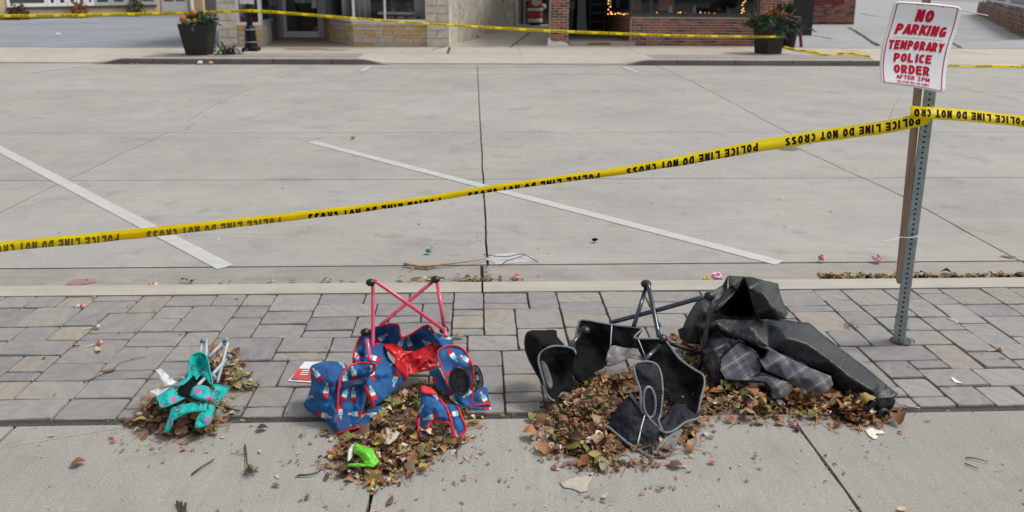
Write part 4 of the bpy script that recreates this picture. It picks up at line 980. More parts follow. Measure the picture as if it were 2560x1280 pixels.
# window display and lights
def bulbs(name, label, pts, y):
    r = empty(name, V(pts[0][0], pts[0][1], y), label, 'string lights', 'light strings in the brick building windows'); P = [V(a, b, y) for a, b in pts]
    MB().tube([p+Vector((0, 0.015, 0)) for p in P], 0.004, 5).build('wire', M['wire'], r)
    for p in P: MB().ball(p, 0.015, 5).build('bulb', M['bulb'], r)
bulbs('light_string', 'string of warm bulbs in the left corner window beside the doorway', [(1522, 2), (1521, 9), (1526, 17), (1521, 24), (1527, 30), (1520, 35), (1527, 34), (1531, 35), (1538, 35), (1545, 33), (1551, 34), (1558, 36), (1562, 35), (1569, 33)], 24.2)
bulbs('light_string', 'string of warm bulbs along the foot of the wide dark window', [(1603, 34), (1608, 37), (1627, 34), (1642, 32), (1650, 36), (1656, 35), (1692, 36), (1696, 32), (1701, 31), (1714, 33), (1726, 37), (1751, 31), (1756, 34), (1763, 33), (1773, 33), (1780, 36), (1786, 33), (1795, 36)], 23.95)
bulbs('light_string', 'string of warm bulbs hanging at the right of the wide dark window', [(1863, 3), (1859, 7), (1856, 13), (1858, 21), (1855, 26), (1854, 32), (1860, 28)], 23.95)
bulbs('light_string', 'sparse string of bulbs on the right edge of the dark window', [(1903, 4), (1901, 20), (1904, 32)], 23.95)
for i, (px_, c_, lb, m_) in enumerate(((1735, .0, 'small pale pointed ornament on the left of the window ledge', 'grey_trim'), (1675, 0, 'small grey cone ornament on the dark window ledge', 'curtain'), (1818, 0, 'mid grey cone ornament near the right of the window ledge', 'interior_grey'))):
    p = V(px_, 38, 24.0); o = empty('window_ornament', (p.x, 24.0, 0.93), lb, 'ornament'); MB().lathe((p.x, 24.0, 0.93), [(0.07, 0), (0.06, 0.06), (0.02, 0.2), (0.004, 0.24)], 10).build('cone', M[m_], o)
for i, (x0_, w_, lb) in enumerate(((4.75, .4, 'brown chair back seen through the corner window'), (5.7, .5, 'brown chair back seen through the middle of the wide window'))):
    o = empty('chair', (x0_+w_/2, 25.6, 0.44), lb, 'chair'); MB().box(x0_, x0_+w_, 25.6, 25.65, 0.95, 1.32, 0.02).build('backrest', M['copper'], o)
    for q_ in (x0_, x0_+w_-0.04): MB().box(q_, q_+0.04, 25.6, 25.64, 0.441, 0.95).build('leg', M['copper'], o)
# ---- yellow brick building beyond the lot
lb_ = empty('yellow_building', (-18, 42, 0), 'yellow brick building with a long white window band beyond the parking lot', 'building')
DY = Vector((0.604, 0.797, 0)); FY = to_frame((-24.66, 33.78, 0), DY)
def onwall(px, py):
    d = ray(px, py); A = FY(0, 0, 0); nr = Vector((DY.y, -DY.x, 0)); t = (A-CAMP).dot(nr)/d.dot(nr); p = CAMP+d*t; return (p-A).dot(DY), p.z
wallbox('wall', FY, 0, 20, 0.3, 0, 5, M['yellow_wall'], lb_, 0); wallbox('plinth', FY, 0, 17.2, 0.1, 0, 0.16, M['dark_base'], lb_, 0.06); wallbox('roof', FY, 0, 20, 10, 5, 5.3, M['dark_base'], lb_, 0.2)
s0, z0w = onwall(15, 18); s1, _z = onwall(390, 8)
wallbox('sill', FY, s0, s1, 0.2, z0w-0.12, z0w-0.02, M['dark_trim'], lb_, 0.09)
edges = [15, 118, 142, 168, 192, 215, 235, 277, 315, 350, 390]
for a, b in zip(edges[:-1], edges[1:]):
    sa = onwall(a, 8)[0]; sb_ = onwall(b, 8)[0]
    wo = window(lb_, FY, sa+0.01, sb_-0.01, z0w, 3.6, M['white_trim'] if b < 240 else M['grey_trim'], 0.13, proud=0.05, depth=0.1, gl=False, bottom=0.16)
    obj('pane', [FY(sa+.1, 0.02, z0w+.1), FY(sb_-.1, 0.02, z0w+.1), FY(sb_-.1, 0.02, 3.5), FY(sa+.1, 0.02, 3.5)], [(0, 1, 2, 3)], simple('dark_pane', (0.06, 0.075, 0.07, 1), 0.15, 0.4, 1.0), wo)
sa = onwall(402, 8)[0]; sb_ = onwall(468, 8)[0]
dr2 = window(lb_, FY, sa, sb_, 0.2, 3.2, M['grey_trim'], 0.16, mull=((sa+sb_)/2,), depth=0.1, proud=0.06, gl=False, bottom=0.5); dr2.name = 'door'
obj('pane', [FY(sa+.1, 0.02, .4), FY(sb_-.1, 0.02, .4), FY(sb_-.1, 0.02, 3.1), FY(sa+.1, 0.02, 3.1)], [(0, 1, 2, 3)], simple('dim_pane', (0.10, 0.10, 0.085, 1), 0.2, 0.4, 1), dr2)
wallbox('end_post', FY, sb_+0.1, sb_+0.5, 0.3, 0, 5, M['white_trim'], lb_, 0.2)
wb = empty('grey_wall', (-14.5, 44, 0), 'plain grey brown wall between the yellow building and the stone shop', 'wall')
p0 = V(508, 20, 44.0); MB().box(p0.x, p0.x+4, 44.0, 44.3, 0, 4).build('panel', simple('taupe_wall', (0.26, 0.225, 0.20, 1), 0.8, 0.1), wb)
p0 = V(485, 20, 43.0); yw = MB().box(p0.x, V(508, 20, 43).x, 43.0, 43.3, 0, 4).build('pier', M['yellow_wall'], wb)
def bush(px, py, w_, h, m_, label, seed):
    s_, z_ = onwall(px, 30); c = FY(s_, 0.55, 0); o = empty('shrub', c, label, 'shrub', 'shrubs against the yellow building'); mb = MB(); rr = random.Random(seed)
    for _ in range(170):
        a = rr.uniform(0, 2*PI); r_ = w_*math.sqrt(rr.random()); zz = rr.random()*h*(1-0.5*(r_/w_)**2)
        p = c+Vector((math.cos(a)*r_, math.sin(a)*r_, zz+0.03)); d = Vector((rr.gauss(0, 1), rr.gauss(0, 1), rr.gauss(0.5, 1))).normalized()*0.09; s = d.cross(Vector((0.3, 1, rr.random()))).normalized()*0.05
        mb.add([p-d, p+s, p+d, p-s], [(0, 1, 2, 3)])
    mb.build('leaves', m_, o); sm = MB(); 
    for k in range(5): sm.tube([c, c+Vector((rr.uniform(-1, 1)*w_*.6, rr.uniform(-1, 1)*w_*.4, h*0.8))], 0.015, 5)
    sm.build('stems', M['twig'], o)
bush(31, 45, 0.42, 0.75, LEAF['brown'], 'brown low shrub at the left end of the yellow wall', 1); bush(185, 40, 0.38, 0.85, LEAF['rust'], 'rust coloured shrub under the middle of the window band', 2); bush(325, 30, 0.45, 1.0, M['foliage_light'], 'round green shrub near the right of the yellow wall', 3)
# ---- right hand retaining wall with a railing and parked vehicles' edge
rw = empty('retaining_wall', (26, 38, 0), 'low brown block retaining wall with a pale rail at the right edge', 'wall')
A1 = Vector((19.0, 27.2, 0)); B1 = Vector((33, 52.6, 0)); d1 = (B1-A1).normalized(); FR = lambda s, o, z: A1+d1*s+Vector((-d1.y, d1.x, 0))*o+Vector((0, 0, z)); LR = (B1-A1).length
wallbox('core', lambda s, o, z: FR(s, o, z), 0, LR, 0.5, 0, 0.80, M['dark_base'], rw, 0)
rr = random.Random(9); nb = 0
for j in range(5):
    s = -0.25*(j % 2)
    while s < LR:
        a = max(0, s); b = min(LR, s+0.5); 
        if b-a > 0.1 and nb < 290: wallbox('block', FR, a+0.012, b-0.012, 0.1, j*0.17+0.01, j*0.17+0.158, M['block'], rw, 0.03+rr.uniform(0, 0.04)); nb += 1
        s += 0.5
MB().tube([FR(0, -0.1, 1.02), FR(LR, -0.1, 1.02)], 0.05, 8).build('rail', M['grey_trim'], rw)
for k in range(10): MB().tube([FR(1.2+k*2.8, -0.1, 0.8), FR(1.2+k*2.8, -0.1, 1.02)], 0.03, 6).build('post', M['grey_trim'], rw)
fc = empty('vinyl_fence', (28, 38, 0), 'grey and white panels standing behind the rail on the retaining wall', 'fence')
for k in range(9): wallbox('panel', FR, 0.3+k*3, 0.3+k*3+2.9, 0.08, 0.81, 2.6, M['white_trim'] if k % 3 == 1 else simple('blue_grey_panel', (0.28, 0.33, 0.37, 1), 0.6, 0.1), fc, -0.35)
# ---- lamp post
lm = empty('street_lamp', (-5.93, 21.35, 0), 'black fluted street lamp post on the far pavement', 'street lamp')
c = (-5.93, 21.35, 0)
MB().box(-5.93-0.195, -5.93+0.195, 21.155, 21.545, 0, 0.085, 0.01).build('plinth', M['lamp_black'], lm)
MB().lathe(c, [(0.175, 0.085), (0.165, 0.1), (0.155, 0.2), (0.14, 0.24), (0.135, 0.5), (0.145, 0.52), (0.14, 0.57), (0.12, 0.60), (0.085, 0.66)], 12).build('pedestal', M['lamp_black'], lm)
MB().lathe((c[0], c[1], 0.66), [(0.078, 0), (0.072, 0.5), (0.085, 0.55), (0.06, 0.62), (0.055, 0.66), (0.05, 2.9), (0.08, 2.95)], 12).build('shaft', M['lamp_black'], lm)
for z_ in (0.215, 0.535): MB().lathe((c[0], c[1], z_), [(0.15, 0), (0.158, 0.01), (0.158, 0.02), (0.15, 0.03)], 12).build('collar', M['grey_plastic'], lm)
MB().lathe((c[0], c[1], 3.6), [(0.08, 0), (0.2, 0.1), (0.22, 0.4), (0.1, 0.6), (0.02, 0.7)], 12).build('lantern', M['glass'], lm)
MB().box(-5.93-0.20, -5.93+0.17, 21.27, 21.275, 1.20, 1.6).build('paper_notice', M['card'], lm)
# ---- planters
def planter(loc, w0, w1, h, rot, label):
    r = empty('planter', loc, label, 'planter', 'tapered planters by the far kerb'); x, y, _ = loc; c_, s_ = math.cos(rot), math.sin(rot)
    def sq(w_, z): return [(x+(a*c_-b*s_)*w_/2, y+(a*s_+b*c_)*w_/2, z) for a, b in ((-1, -1), (1, -1), (1, 1), (-1, 1))]
    vs = sq(w0, 0)+sq(w1, h)+sq(w1-0.07, h)+sq(w1-0.08, h-0.08)
    fs = [(3, 2, 1, 0)]+[(a, (a+1) % 4, 4+(a+1) % 4, 4+a) for a in range(4)]+[(4+a, 4+(a+1) % 4, 8+(a+1) % 4, 8+a) for a in range(4)]+[(8+a, 8+(a+1) % 4, 12+(a+1) % 4, 12+a) for a in range(4)]
    obj('pot', vs, fs, M['planter'], r); obj('soil', sq(w1-0.08, h-0.07), [(0, 1, 2, 3)], M['joint'], r); return r
def blades(parent, c, n, L, w_, m_, spread, seed, name='leaves', down=0.3):
    rr = random.Random(seed); mb = MB(); c = Vector(c)
    for _ in range(n):
        a = rr.uniform(0, 2*PI); e = rr.uniform(-down, 1.2); d = Vector((math.cos(a)*math.cos(e), math.sin(a)*math.cos(e), math.sin(e))); l = L*rr.uniform(.6, 1.1); b = c+Vector((rr.gauss(0, spread), rr.gauss(0, spread), rr.gauss(0, spread*0.5)))
        s = d.cross(Vector((0, 0, 1))).normalized()*w_; p1 = b+d*l*0.5; p2 = b+d*l-Vector((0, 0, l*0.25)); mb.add([b, p1+s, p2, p1-s], [(0, 1, 2), (0, 2, 3)])
    return mb.build(name, m_, parent)
pl = planter((-6.84, 20.1, 0), 0.50, 0.72, 0.76, 0.0, 'tall charcoal planter with gourds and greenery left of the lamp post')
blades(pl, (-6.65, 20.0, 0.78), 150, 0.26, 0.03, M['foliage'], 0.14, 1); blades(pl, (-6.6, 19.9, 0.85), 70, 0.24, 0.02, M['foliage_light'], 0.10, 2, 'grasses', -0.2); blades(pl, (-6.88, 20.0, 0.85), 60, 0.35, 0.02, LEAF['yellow'], 0.05, 9, 'dried_stems', -0.7)
for q, r_ in (((-7.07, 19.85, 0.86), 0.105), ((-6.83, 19.85, 1.02), 0.09), ((-6.78, 19.75, 0.84), 0.06)): MB().ball(q, r_, 8, 0.9).build('gourd', M['pumpkin'], pl, smooth=True)
MB().ball((-6.93, 19.7, 0.82), 0.085, 8, 0.8).build('gourd', M['foliage_light'], pl, smooth=True)
pr_ = planter((7.66, 21.05, 0), 0.48, 0.58, 0.76, 0.42, 'angular charcoal planter with spiky greenery in front of the brick building')
blades(pr_, (7.5, 21.1, 0.72), 170, 0.34, 0.04, M['foliage'], 0.16, 3); blades(pr_, (7.3, 21.1, 0.8), 110, 0.38, 0.03, M['foliage_light'], 0.10, 4, 'grasses'); blades(pr_, (8.15, 21.0, 0.72), 110, 0.36, 0.035, M['foliage'], 0.12, 5, 'leaves', 0.6)
blades(pr_, (7.8, 21.1, 1.0), 60, 0.28, 0.04, M['pumpkin'], 0.12, 6, 'blooms', -0.2); blades(pr_, (8.1, 21.2, 1.05), 110, 0.40, 0.02, M['fir'], 0.08, 7, 'fir_sprigs', -0.5); blades(pr_, (7.75, 20.8, 0.62), 24, 0.33, 0.045, M['foliage'], 0.04, 12, 'spiky_leaf', 1.2)
MB().tube([(7.9, 21.2, 0.7), (8.05, 21.2, 1.6)], 0.05, 8).tube([(8.02, 21.2, 0.7), (8.12, 21.2, 1.7)], 0.04, 8).build('birch_pole', simple('birch_bark', (0.30, 0.28, 0.2, 1), 0.8, 0.3, 20), pr_)
fb = empty('fir_branch', (-6.05, 20.2, 0), 'dark fir branch lying on the ground beside the left planter', 'branch')
blades(fb, (-6.2, 20.2, 0.05), 120, 0.22, 0.03, M['fir'], 0.13, 8, 'needles', 0.0)
# dark pot and red barrier behind the right planter
dp = empty('dark_pot', (9.0, 23.15, 0), 'tall black pot behind the red wooden frame', 'pot'); MB().lathe((9.0, 23.15, 0), [(0.19, 0), (0.29, 0.88), (0.27, 0.9), (0.26, 0.8)], 20).build('body', M['lamp_black'], dp, smooth=False)
bd_ = empty('red_frame', (8.9, 21.9, 0), 'dark red wooden frame standing behind the right planter', 'frame')
for (a, b) in (((2003, 118), (1999, 45)), ((1975, 108), (1970, 45))): 
    yb = G(*a).y; pa = G(*a); pb = V(b[0], b[1], yb+0.05); MB().tube([pa, pb], 0.045, 6).build('upright', M['red_wood'], bd_)
pa = G(1996, 108); MB().tube([V(1999, 60, 22.2), V(1950, 40, 22.2)], 0.04, 6).build('crossbar', M['red_wood'], bd_)

# ================================================================== sign post
pc = G(2247, 853); PXY = Vector((pc.x, pc.y, 0))
sp = empty('sign_post', (pc.x, pc.y, 0), 'galvanised perforated square post standing in the stone paving', 'post')
TH = math.radians(-31)
def perf_tube(w, z0, z1, parent, name):
    h = w/2; P = 0.0254; n = int((z1-z0)/P); vs = []; fs = []; hr = 0.0056
    for k in range(4):
        rot = Matrix.Rotation(TH+k*PI/2, 4, 'Z')
        for i in range(n):
            zc = z0+P*(i+0.5); b = len(vs); oc = [(-h+0.004, -P/2), (0, -P/2), (h-0.004, -P/2), (h-0.004, 0), (h-0.004, P/2), (0, P/2), (-h+0.004, P/2), (-h+0.004, 0)]
            for a, c_ in oc: vs.append(PXY+rot @ Vector((a, -h, 0))+Vector((0, 0, zc+c_)))
            for a, c_ in oc:
                an = math.atan2(c_, a) if (a or c_) else 0
                vs.append(PXY+rot @ Vector((hr*math.cos(an), -h, 0))+Vector((0, 0, zc+hr*math.sin(an))))
            for q in range(8): fs.append((b+q, b+(q+1) % 8, b+8+(q+1) % 8, b+8+q))
        a = rot @ Vector((h-0.004, -h, 0)); c_ = Matrix.Rotation(TH+(k+1)*PI/2, 4, 'Z') @ Vector((-h+0.004, -h, 0)); b = len(vs)
        for q in (a, c_):
            for z in (z0, z0+n*P): vs.append(PXY+q+Vector((0, 0, z)))
        fs.append((b, b+2, b+3, b+1))
    return obj(name, vs, fs, M['galv'], parent)
perf_tube(0.0508, 0.13, 1.62, sp, 'tube'); sl_ = perf_tube(0.0572, -0.02, 0.135, sp, 'sleeve')
R31 = Matrix.Translation(PXY) @ Matrix.Rotation(TH, 4, 'Z')
MB().box(-0.021, 0.021, -0.021, 0.021, -0.02, 1.61, mtx=R31).build('tube_shade_core', M['hole'], sp)  # added black core paints the darkness of the hollow tube behind its holes
MB().box(-0.0254, 0.0254, -0.0254, 0.0254, 1.6195, 1.622, mtx=R31).build('tube_cap', M['galv'], sp)
rot = Matrix.Rotation(TH+PI/2, 4, 'Z'); MB().lathe(PXY+rot @ Vector((0, -0.0286, 0))+Vector((0, 0, 0.075)), [(0.009, 0), (0.009, 0.006), (0.005, 0.008), (0.005, 0.012)], 6, rot @ Vector((0, -1, 0))).build('bolt', M['galv'], sp)
gr = empty('turquoise_pipe_sleeve', PXY+Vector((0.012, 0.012, 0)), 'turquoise plastic pipe collar with dirt round the foot of the signpost', 'pipe')
mb = MB(); ct = PXY+Vector((0.014, 0.0, 0)); n = 24; vs = []
for r_, z in ((0.050, -0.01), (0.050, 0.009), (0.045, 0.009), (0.045, -0.01)): vs += [ct+Vector((r_*math.cos(2*PI*k/n), r_*math.sin(2*PI*k/n), z+0.003*math.sin(k*1.7))) for k in range(n)]
obj('ring', vs, [(i*n+k, i*n+(k+1) % n, (i+1)*n+(k+1) % n, (i+1)*n+k) for i in range(3) for k in range(n) if k < 7 or k > 19], M['pvc_pipe'], gr, smooth=True)
blotch('dirt', ct, 0.052, 0.050, 0.0065, LEAF['dark'], gr, 4)
# wooden lath tied to it
yl = pc.y+0.005
a = V(2248, 708, yl); b = V(2320, -40, yl); d = (b-a); mb = MB(); sx_ = Vector((0.0145, -0.003, 0)); sy_ = Vector((0.002, 0.012, 0))
vs = []
for t, k in ((0, 0.6), (0.012, 0.95), (0.02, 1.0), (1.0, 1.0)):
    p = a+d*t; vs += [p-sx_*k-sy_*k, p+sx_*k-sy_*k, p+sx_*k+sy_*k, p-sx_*k+sy_*k]
st = obj('lath', vs, [(3, 2, 1, 0), (12, 13, 14, 15)]+[(i*4+k, i*4+(k+1) % 4, i*4+4+(k+1) % 4, i*4+4+k) for i in range(3) for k in range(4)], M['wood'])
base(st); st.name = 'wooden_stake'; tag(st, 'weathered brown lath tied along the left side of the signpost', 'stake')
# ------------------------------------------------------------------ sign
Lp = [(2236, 3), (2222, 56), (2207, 108), (2199, 162), (2203, 208)]; Rp = [(2405, 17), (2393, 70), (2377, 120), (2366, 176), (2362, 234)]
dep = [3.575, 3.565, 3.535, 3.50, 3.455]
def signpt(u, v, off=0.0):   # u 0..1 left-right, v 0..1 top-bottom
    k = v*4; i = min(3, max(0, int(k))); t = k-i
    def cr(P, j):
        g_ = lambda q: P[max(0, min(4, q))][j] if j is not None else P[max(0, min(4, q))]
        p0, p1, p2, p3 = g_(i-1), g_(i), g_(i+1), g_(i+2); return 0.5*((2*p1)+(p2-p0)*t+(2*p0-5*p1+4*p2-p3)*t*t+(3*p1-p0-3*p2+p3)*t**3)
    lx, ly, rx, ry = cr(Lp, 0), cr(Lp, 1), cr(Rp, 0), cr(Rp, 1); dd = cr(dep, None)
    x = lx+(rx-lx)*u; y = ly+(ry-ly)*u - 3.0*math.sin(PI*u)*(0.6+0.4*v) ; return V(x, y, dd+0.012*math.sin(PI*u)*0-0.02*u-off)
nu, nv = 20, 26; cr_ = 0.055
def inset(u, v, m_u=0.0, m_v=0.0): return u, v
grid = []; idx = {}
for j in range(nv+1):
    v = j/nv
    # rounded corners: shrink u range near the ends
    dv = min(v, 1-v)*1.5; sh = 0
    if dv < cr_*1.0: sh = cr_-math.sqrt(max(0, cr_**2-(cr_-dv)**2))
    for i in range(nu+1):
        u = sh+(1-2*sh)*i/nu; idx[(i, j)] = len(grid); grid.append(signpt(u, v))
sg = obj('sign', grid, [(idx[(i, j)], idx[(i, j+1)], idx[(i+1, j+1)], idx[(i+1, j)]) for i in range(nu) for j in range(nv)], M['sign'], smooth=True, solid=0.0015)
base(sg); sg.name = 'no_parking_sign'; tag(sg, 'white sheet reading NO PARKING TEMPORARY POLICE ORDER in red, curled, tied to the signpost', 'sign')
def on_sign(txt, u0, u1, v0, v1, bold=0.22, slant=0.0, skew=0.0, name='lettering'):
    vs, fs, ar = block2d(txt, bold, 0.25, 0.10); obj(name, [signpt(u0+(u1-u0)*a+slant*(b-0.5), v1+(v0-v1)*b+skew*(a-0.5), 0.0022+c) for a, b, c in vs], fs, M['sign_red'], sg)
on_sign('NO', 0.37, 0.63, 0.095, 0.225, 0.26, 0.01); on_sign('PARKING', 0.13, 0.87, 0.255, 0.385, 0.26, 0.01)
on_sign('TEMPORARY', 0.09, 0.89, 0.455, 0.565, 0.27); on_sign('POLICE', 0.20, 0.76, 0.605, 0.705, 0.25); on_sign('ORDER', 0.215, 0.755, 0.735, 0.835, 0.25)
on_sign('AFTER 2PM', 0.25, 0.76, 0.85, 0.893, 0.2); on_sign('VIOLATORS WILL BE TOWED', 0.255, 0.75, 0.915, 0.943, 0.18)
def signline(pts, wd, closed=False, name='border'):
    P = pts+([pts[0]] if closed else []); A = []; B = []
    for i, (u, v) in enumerate(P):
        p0 = P[i-1] if i else (P[-2] if closed else P[0]); p1 = P[i+1] if i < len(P)-1 else (P[1] if closed else P[-1])
        dx, dy = (p1[0]-p0[0]), (p1[1]-p0[1])*1.5; L = math.hypot(dx, dy) or 1; nx, ny = -dy/L*wd, dx/L*wd/1.5
        A.append(signpt(u+nx, v+ny, 0.002)); B.append(signpt(u-nx, v-ny, 0.002))
    MB().strip(A, B).build(name, M['sign_red'], sg)
bd = []; m0 = 0.055; rr_ = 0.035
for cx, cy, a0 in ((1-m0-rr_, m0*0.6+rr_/1.5, -90), (1-m0-rr_, 1-m0*0.6-rr_/1.5, 0), (m0+rr_, 1-m0*0.6-rr_/1.5, 90), (m0+rr_, m0*0.6+rr_/1.5, 180)):
    for k in range(5): an = math.radians(a0+k*22.5); bd.append((cx+rr_*math.cos(an), cy+rr_*math.sin(an)/1.5))
fine = []
for i in range(len(bd)):
    a, b = bd[i], bd[(i+1) % len(bd)]; k = max(1, int(max(abs(a[0]-b[0]), abs(a[1]-b[1]))/0.05))
    for j in range(k): fine.append((a[0]+(b[0]-a[0])*j/k, a[1]+(b[1]-a[1])*j/k))
signline(fine, 0.0065, True); signline([(0.13+0.72*k/20, 0.425) for k in range(21)], 0.0028, name='rule')
for u, v in ((0.05, 0.05), (0.95, 0.045), (0.42, 0.045), (0.36, 0.047), (0.73, 0.045), (0.05, 0.955), (0.95, 0.955)):
    MB().lathe(signpt(u, v, 0.002), [(0.0022, 0), (0.0022, 0.0006)], 8, (0, -1, 0)).build('rivet_hole', M['hole'], sg)
# nylon ties
def tie(name, pts, r, label, grp=None):
    P = catmull([V(x, y, d_) for x, y, d_ in pts], 5); o = MB().tube(P, r, 6).build(name, M['zip'], None, smooth=True); base(o); tag(o, label, 'cable tie', grp)
tie('cable_tie', [(2392, 24, 3.56), (2420, 29, 3.5), (2470, 39, 3.46)], 0.0022, 'white cable tie sticking out from the top right corner of the sign')
tie('cable_tie', [(2268, 223, 3.52), (2247, 245, 3.46), (2232, 272, 3.46), (2223, 297, 3.52)], 0.0015, 'thin white tie tail curving down below the sign to the tape')
tie('cable_tie', [(2205, 604, 3.50), (2230, 600, 3.53), (2249, 593, 3.585), (2262, 594, 3.58), (2278, 594, 3.578), (2291, 591, 3.59), (2292, 590, 3.66), (2250, 590, 3.68), (2247, 593, 3.62)], 0.0020, 'white cable tie strapping the lath to the lower signpost')

# ------------------------------------------------------------------ barrier tape
def tape(name, stations, label, period, phase, gapfrac=0.17, width=0.076, fold=True, text=True, rev=False, solid=0.0004, inkmats=None, cap=(0.18, 0.83), tag_group=None):
    # stations: (px_x, px_top, px_bottom, y, visible fraction)
    S = catmull([Vector((s[0], s[1], s[2])) for s in stations], 8); D = catmull([Vector((s[3]*100, s[4]*100, 0)) for s in stations], 8)
    T = []; B = []; K = []; arc = [0.0]; fr = []
    for p, q in zip(S, D):
        y = q.x/100; jn = noise.noise(Vector((p.x*0.012, 3, len(stations)))) * (1.6 if width < .08 else .3); p = Vector((p.x, p.y+jn*.6, p.z+jn)); f = max(0.05, min(1, q.y/100)); top = V(p.x, p.y, y); h = (top-V(p.x, p.z, y)).length
        hw = width*f; dy = math.sqrt(max(0, hw*hw-h*h)); bot = V(p.x, p.z, y-dy*0.9)
        T.append(top); B.append(bot); fr.append(f)
        k = bot+Vector((0, 0.004, 0))+(top-bot)*min(1.0, (1-f)/max(f, 0.05))*0.9+Vector((0, 0.004, 0)); K.append(k)
    for i in range(1, len(T)): arc.append(arc[-1]+(T[i]-T[i-1]).length)
    mb = MB(); mb.strip(T, B); 
    o = obj(name, mb.v, mb.f, M['tape'], None, smooth=True, solid=solid); base(o); tag(o, label, 'tape', tag_group)
    if fold and min(fr) < 0.9:
        j = [i for i in range(len(fr)) if fr[i] < 0.97]; 
        m2 = MB().strip([B[i] for i in j], [K[i] for i in j]); m2.build('folded_edge', M['tape'], o, smooth=True, solid=solid)
        # the bright lower crease that sticks out of the fold
    total = arc[-1]
    def at(s, v):
        import bisect
        i = max(0, min(len(arc)-2, bisect.bisect_right(arc, s)-1)); t = (s-arc[i])/(arc[i+1]-arc[i]); t = max(0, min(1, t))
        f = fr[i]+(fr[i+1]-fr[i])*t; a = T[i].lerp(T[i+1], t); b = B[i].lerp(B[i+1], t); w_ = v/f
        w_ = min(w_, 1.0)
        return a.lerp(b, w_)+Vector((0, -0.0018, 0))
    if text:
        vs, fs, ar = block2d('POLICE LINE DO NOT CROSS', 0.25, 0.3, 0.16); L = period*(1-gapfrac); s = (phase if phase >= 0 else (total+phase-L) % period)-period*2
        while s < total+period:
            pts = []; ok = []
            for a, b, c_ in vs:
                ss = s+(1-a)*L; v = cap[0]+(cap[1]-cap[0])*b      # upside down: text runs right to left, its top towards the ground
                if 0 <= ss <= total:
                    # clip at the fold
                    import bisect
                    i = max(0, min(len(arc)-2, bisect.bisect_right(arc, ss)-1)); f = fr[i]
                    vv = min(v, f*0.995); p = at(ss, vv); pts.append(p+Vector((0, -c_, 0))); ok.append((v <= f*0.995) or True)
                else: pts.append(None); ok.append(False)
            F_ = [f for f in fs if all(pts[i] is not None for i in f)]
            F_ = [f for f in F_ if ((pts[f[1]]-pts[f[0]]).cross(pts[f[2]]-pts[f[0]])).length > 1e-9]
            if F_:
                used = sorted(set(i for f in F_ for i in f)); mp = {i: n_ for n_, i in enumerate(used)}
                mid = (s+L/2)/total; mm = inkmats(mid) if inkmats else M['tape_ink']
                obj('lettering', [pts[i] for i in used], [tuple(mp[i] for i in f) for f in F_], mm, o)
            s += period
    return o
st_ = [(-1000, 705, 740, 3.62, .62), (-420, 655, 690, 3.62, .62), (-160, 625, 656, 3.62, .62), (0, 605, 630, 3.62, .60), (300, 576, 601, 3.62, .55), (640, 541, 562, 3.62, .47), (900, 512, 531, 3.62, .42), (1060, 491, 507, 3.62, .34), (1215, 465, 482, 3.62, .36), (1400, 439, 457, 3.62, .46), (1560, 416, 436, 3.62, .62), (1760, 378, 404, 3.62, .80), (1900, 350, 379, 3.61, .93), (2050, 325, 356, 3.60, .98), (2200, 303, 335, 3.59, 1), (2295, 285, 318, 3.575, 1), (2326, 281, 304, 3.585, 1)]
tape('police_tape', st_, 'yellow police tape stretched from the signpost low across to the left edge', 0.7495, -0.055, inkmats=lambda m_: M['tape_ink_back'] if m_ < 0.53 else M['tape_ink'])
tape('police_tape', [(2279, 264, 298, 3.572, 1), (2305, 267, 297, 3.565, 1), (2331, 268, 298, 3.575, 1), (2400, 272, 302, 3.59, 1), (2560, 290, 318, 3.62, 1), (2800, 318, 350, 3.66, 1), (3300, 375, 410, 3.72, 1), (3900, 445, 483, 3.8, 1)], 'yellow police tape leading from the signpost out to the right', 0.77, 0.72, fold=False)
# a turn of tape behind the post
tp = MB(); A = []; B = []
for (x, y) in ((2279, 3.57), (2276, 3.62), (2290, 3.72), (2320, 3.73), (2333, 3.66), (2331, 3.58)): A.append(V(x, 266, y)); B.append(V(x, 296, y))
o = MB().strip(catmull(A, 4), catmull(B, 4)).build('police_tape', M['tape'], None, smooth=True, solid=0.0004); base(o); tag(o, 'turn of yellow tape wrapped round the back of the signpost', 'tape')
# tapes across the street
tape('police_tape', [(-300, 38, 47, 21.3, 1), (0, 36, 44, 21.3, 1), (200, 34.5, 42, 21.3, 1), (400, 30, 37, 21.3, 1), (560, 26, 32.5, 21.2, 1), (628, 23, 30, 21.13, 1)], 'distant yellow police tape across the parking lot to the lamp post', 0.62, 0.15, fold=False, gapfrac=0.3, width=0.09, cap=(0.15, 0.85))
tape('police_tape', [(622, 23, 31, 21.13, 1), (700, 28, 35, 21.1, 1), (900, 44, 50, 20.95, 1), (1100, 58, 64, 20.85, 1), (1300, 70, 77, 20.8, 1), (1500, 79, 86, 20.75, 1), (1700, 86, 92, 20.7, 1), (1888, 89, 95, 20.7, 1)], 'distant yellow police tape sagging from the lamp post to the right planter', 0.62, 0.3, fold=False, gapfrac=0.3, width=0.09, cap=(0.15, 0.85))
tape('police_tape', [(1886, 90, 95.5, 20.66, 1), (1908, 89.5, 94.5, 20.52, 1), (1925, 89.3, 94.5, 20.55, 1), (1962, 88, 94, 20.72, 1)], 'turn of yellow police tape round the right planter', 0.6, 0.0, fold=False, gapfrac=0.3, width=0.09, cap=(0.15, 0.85))
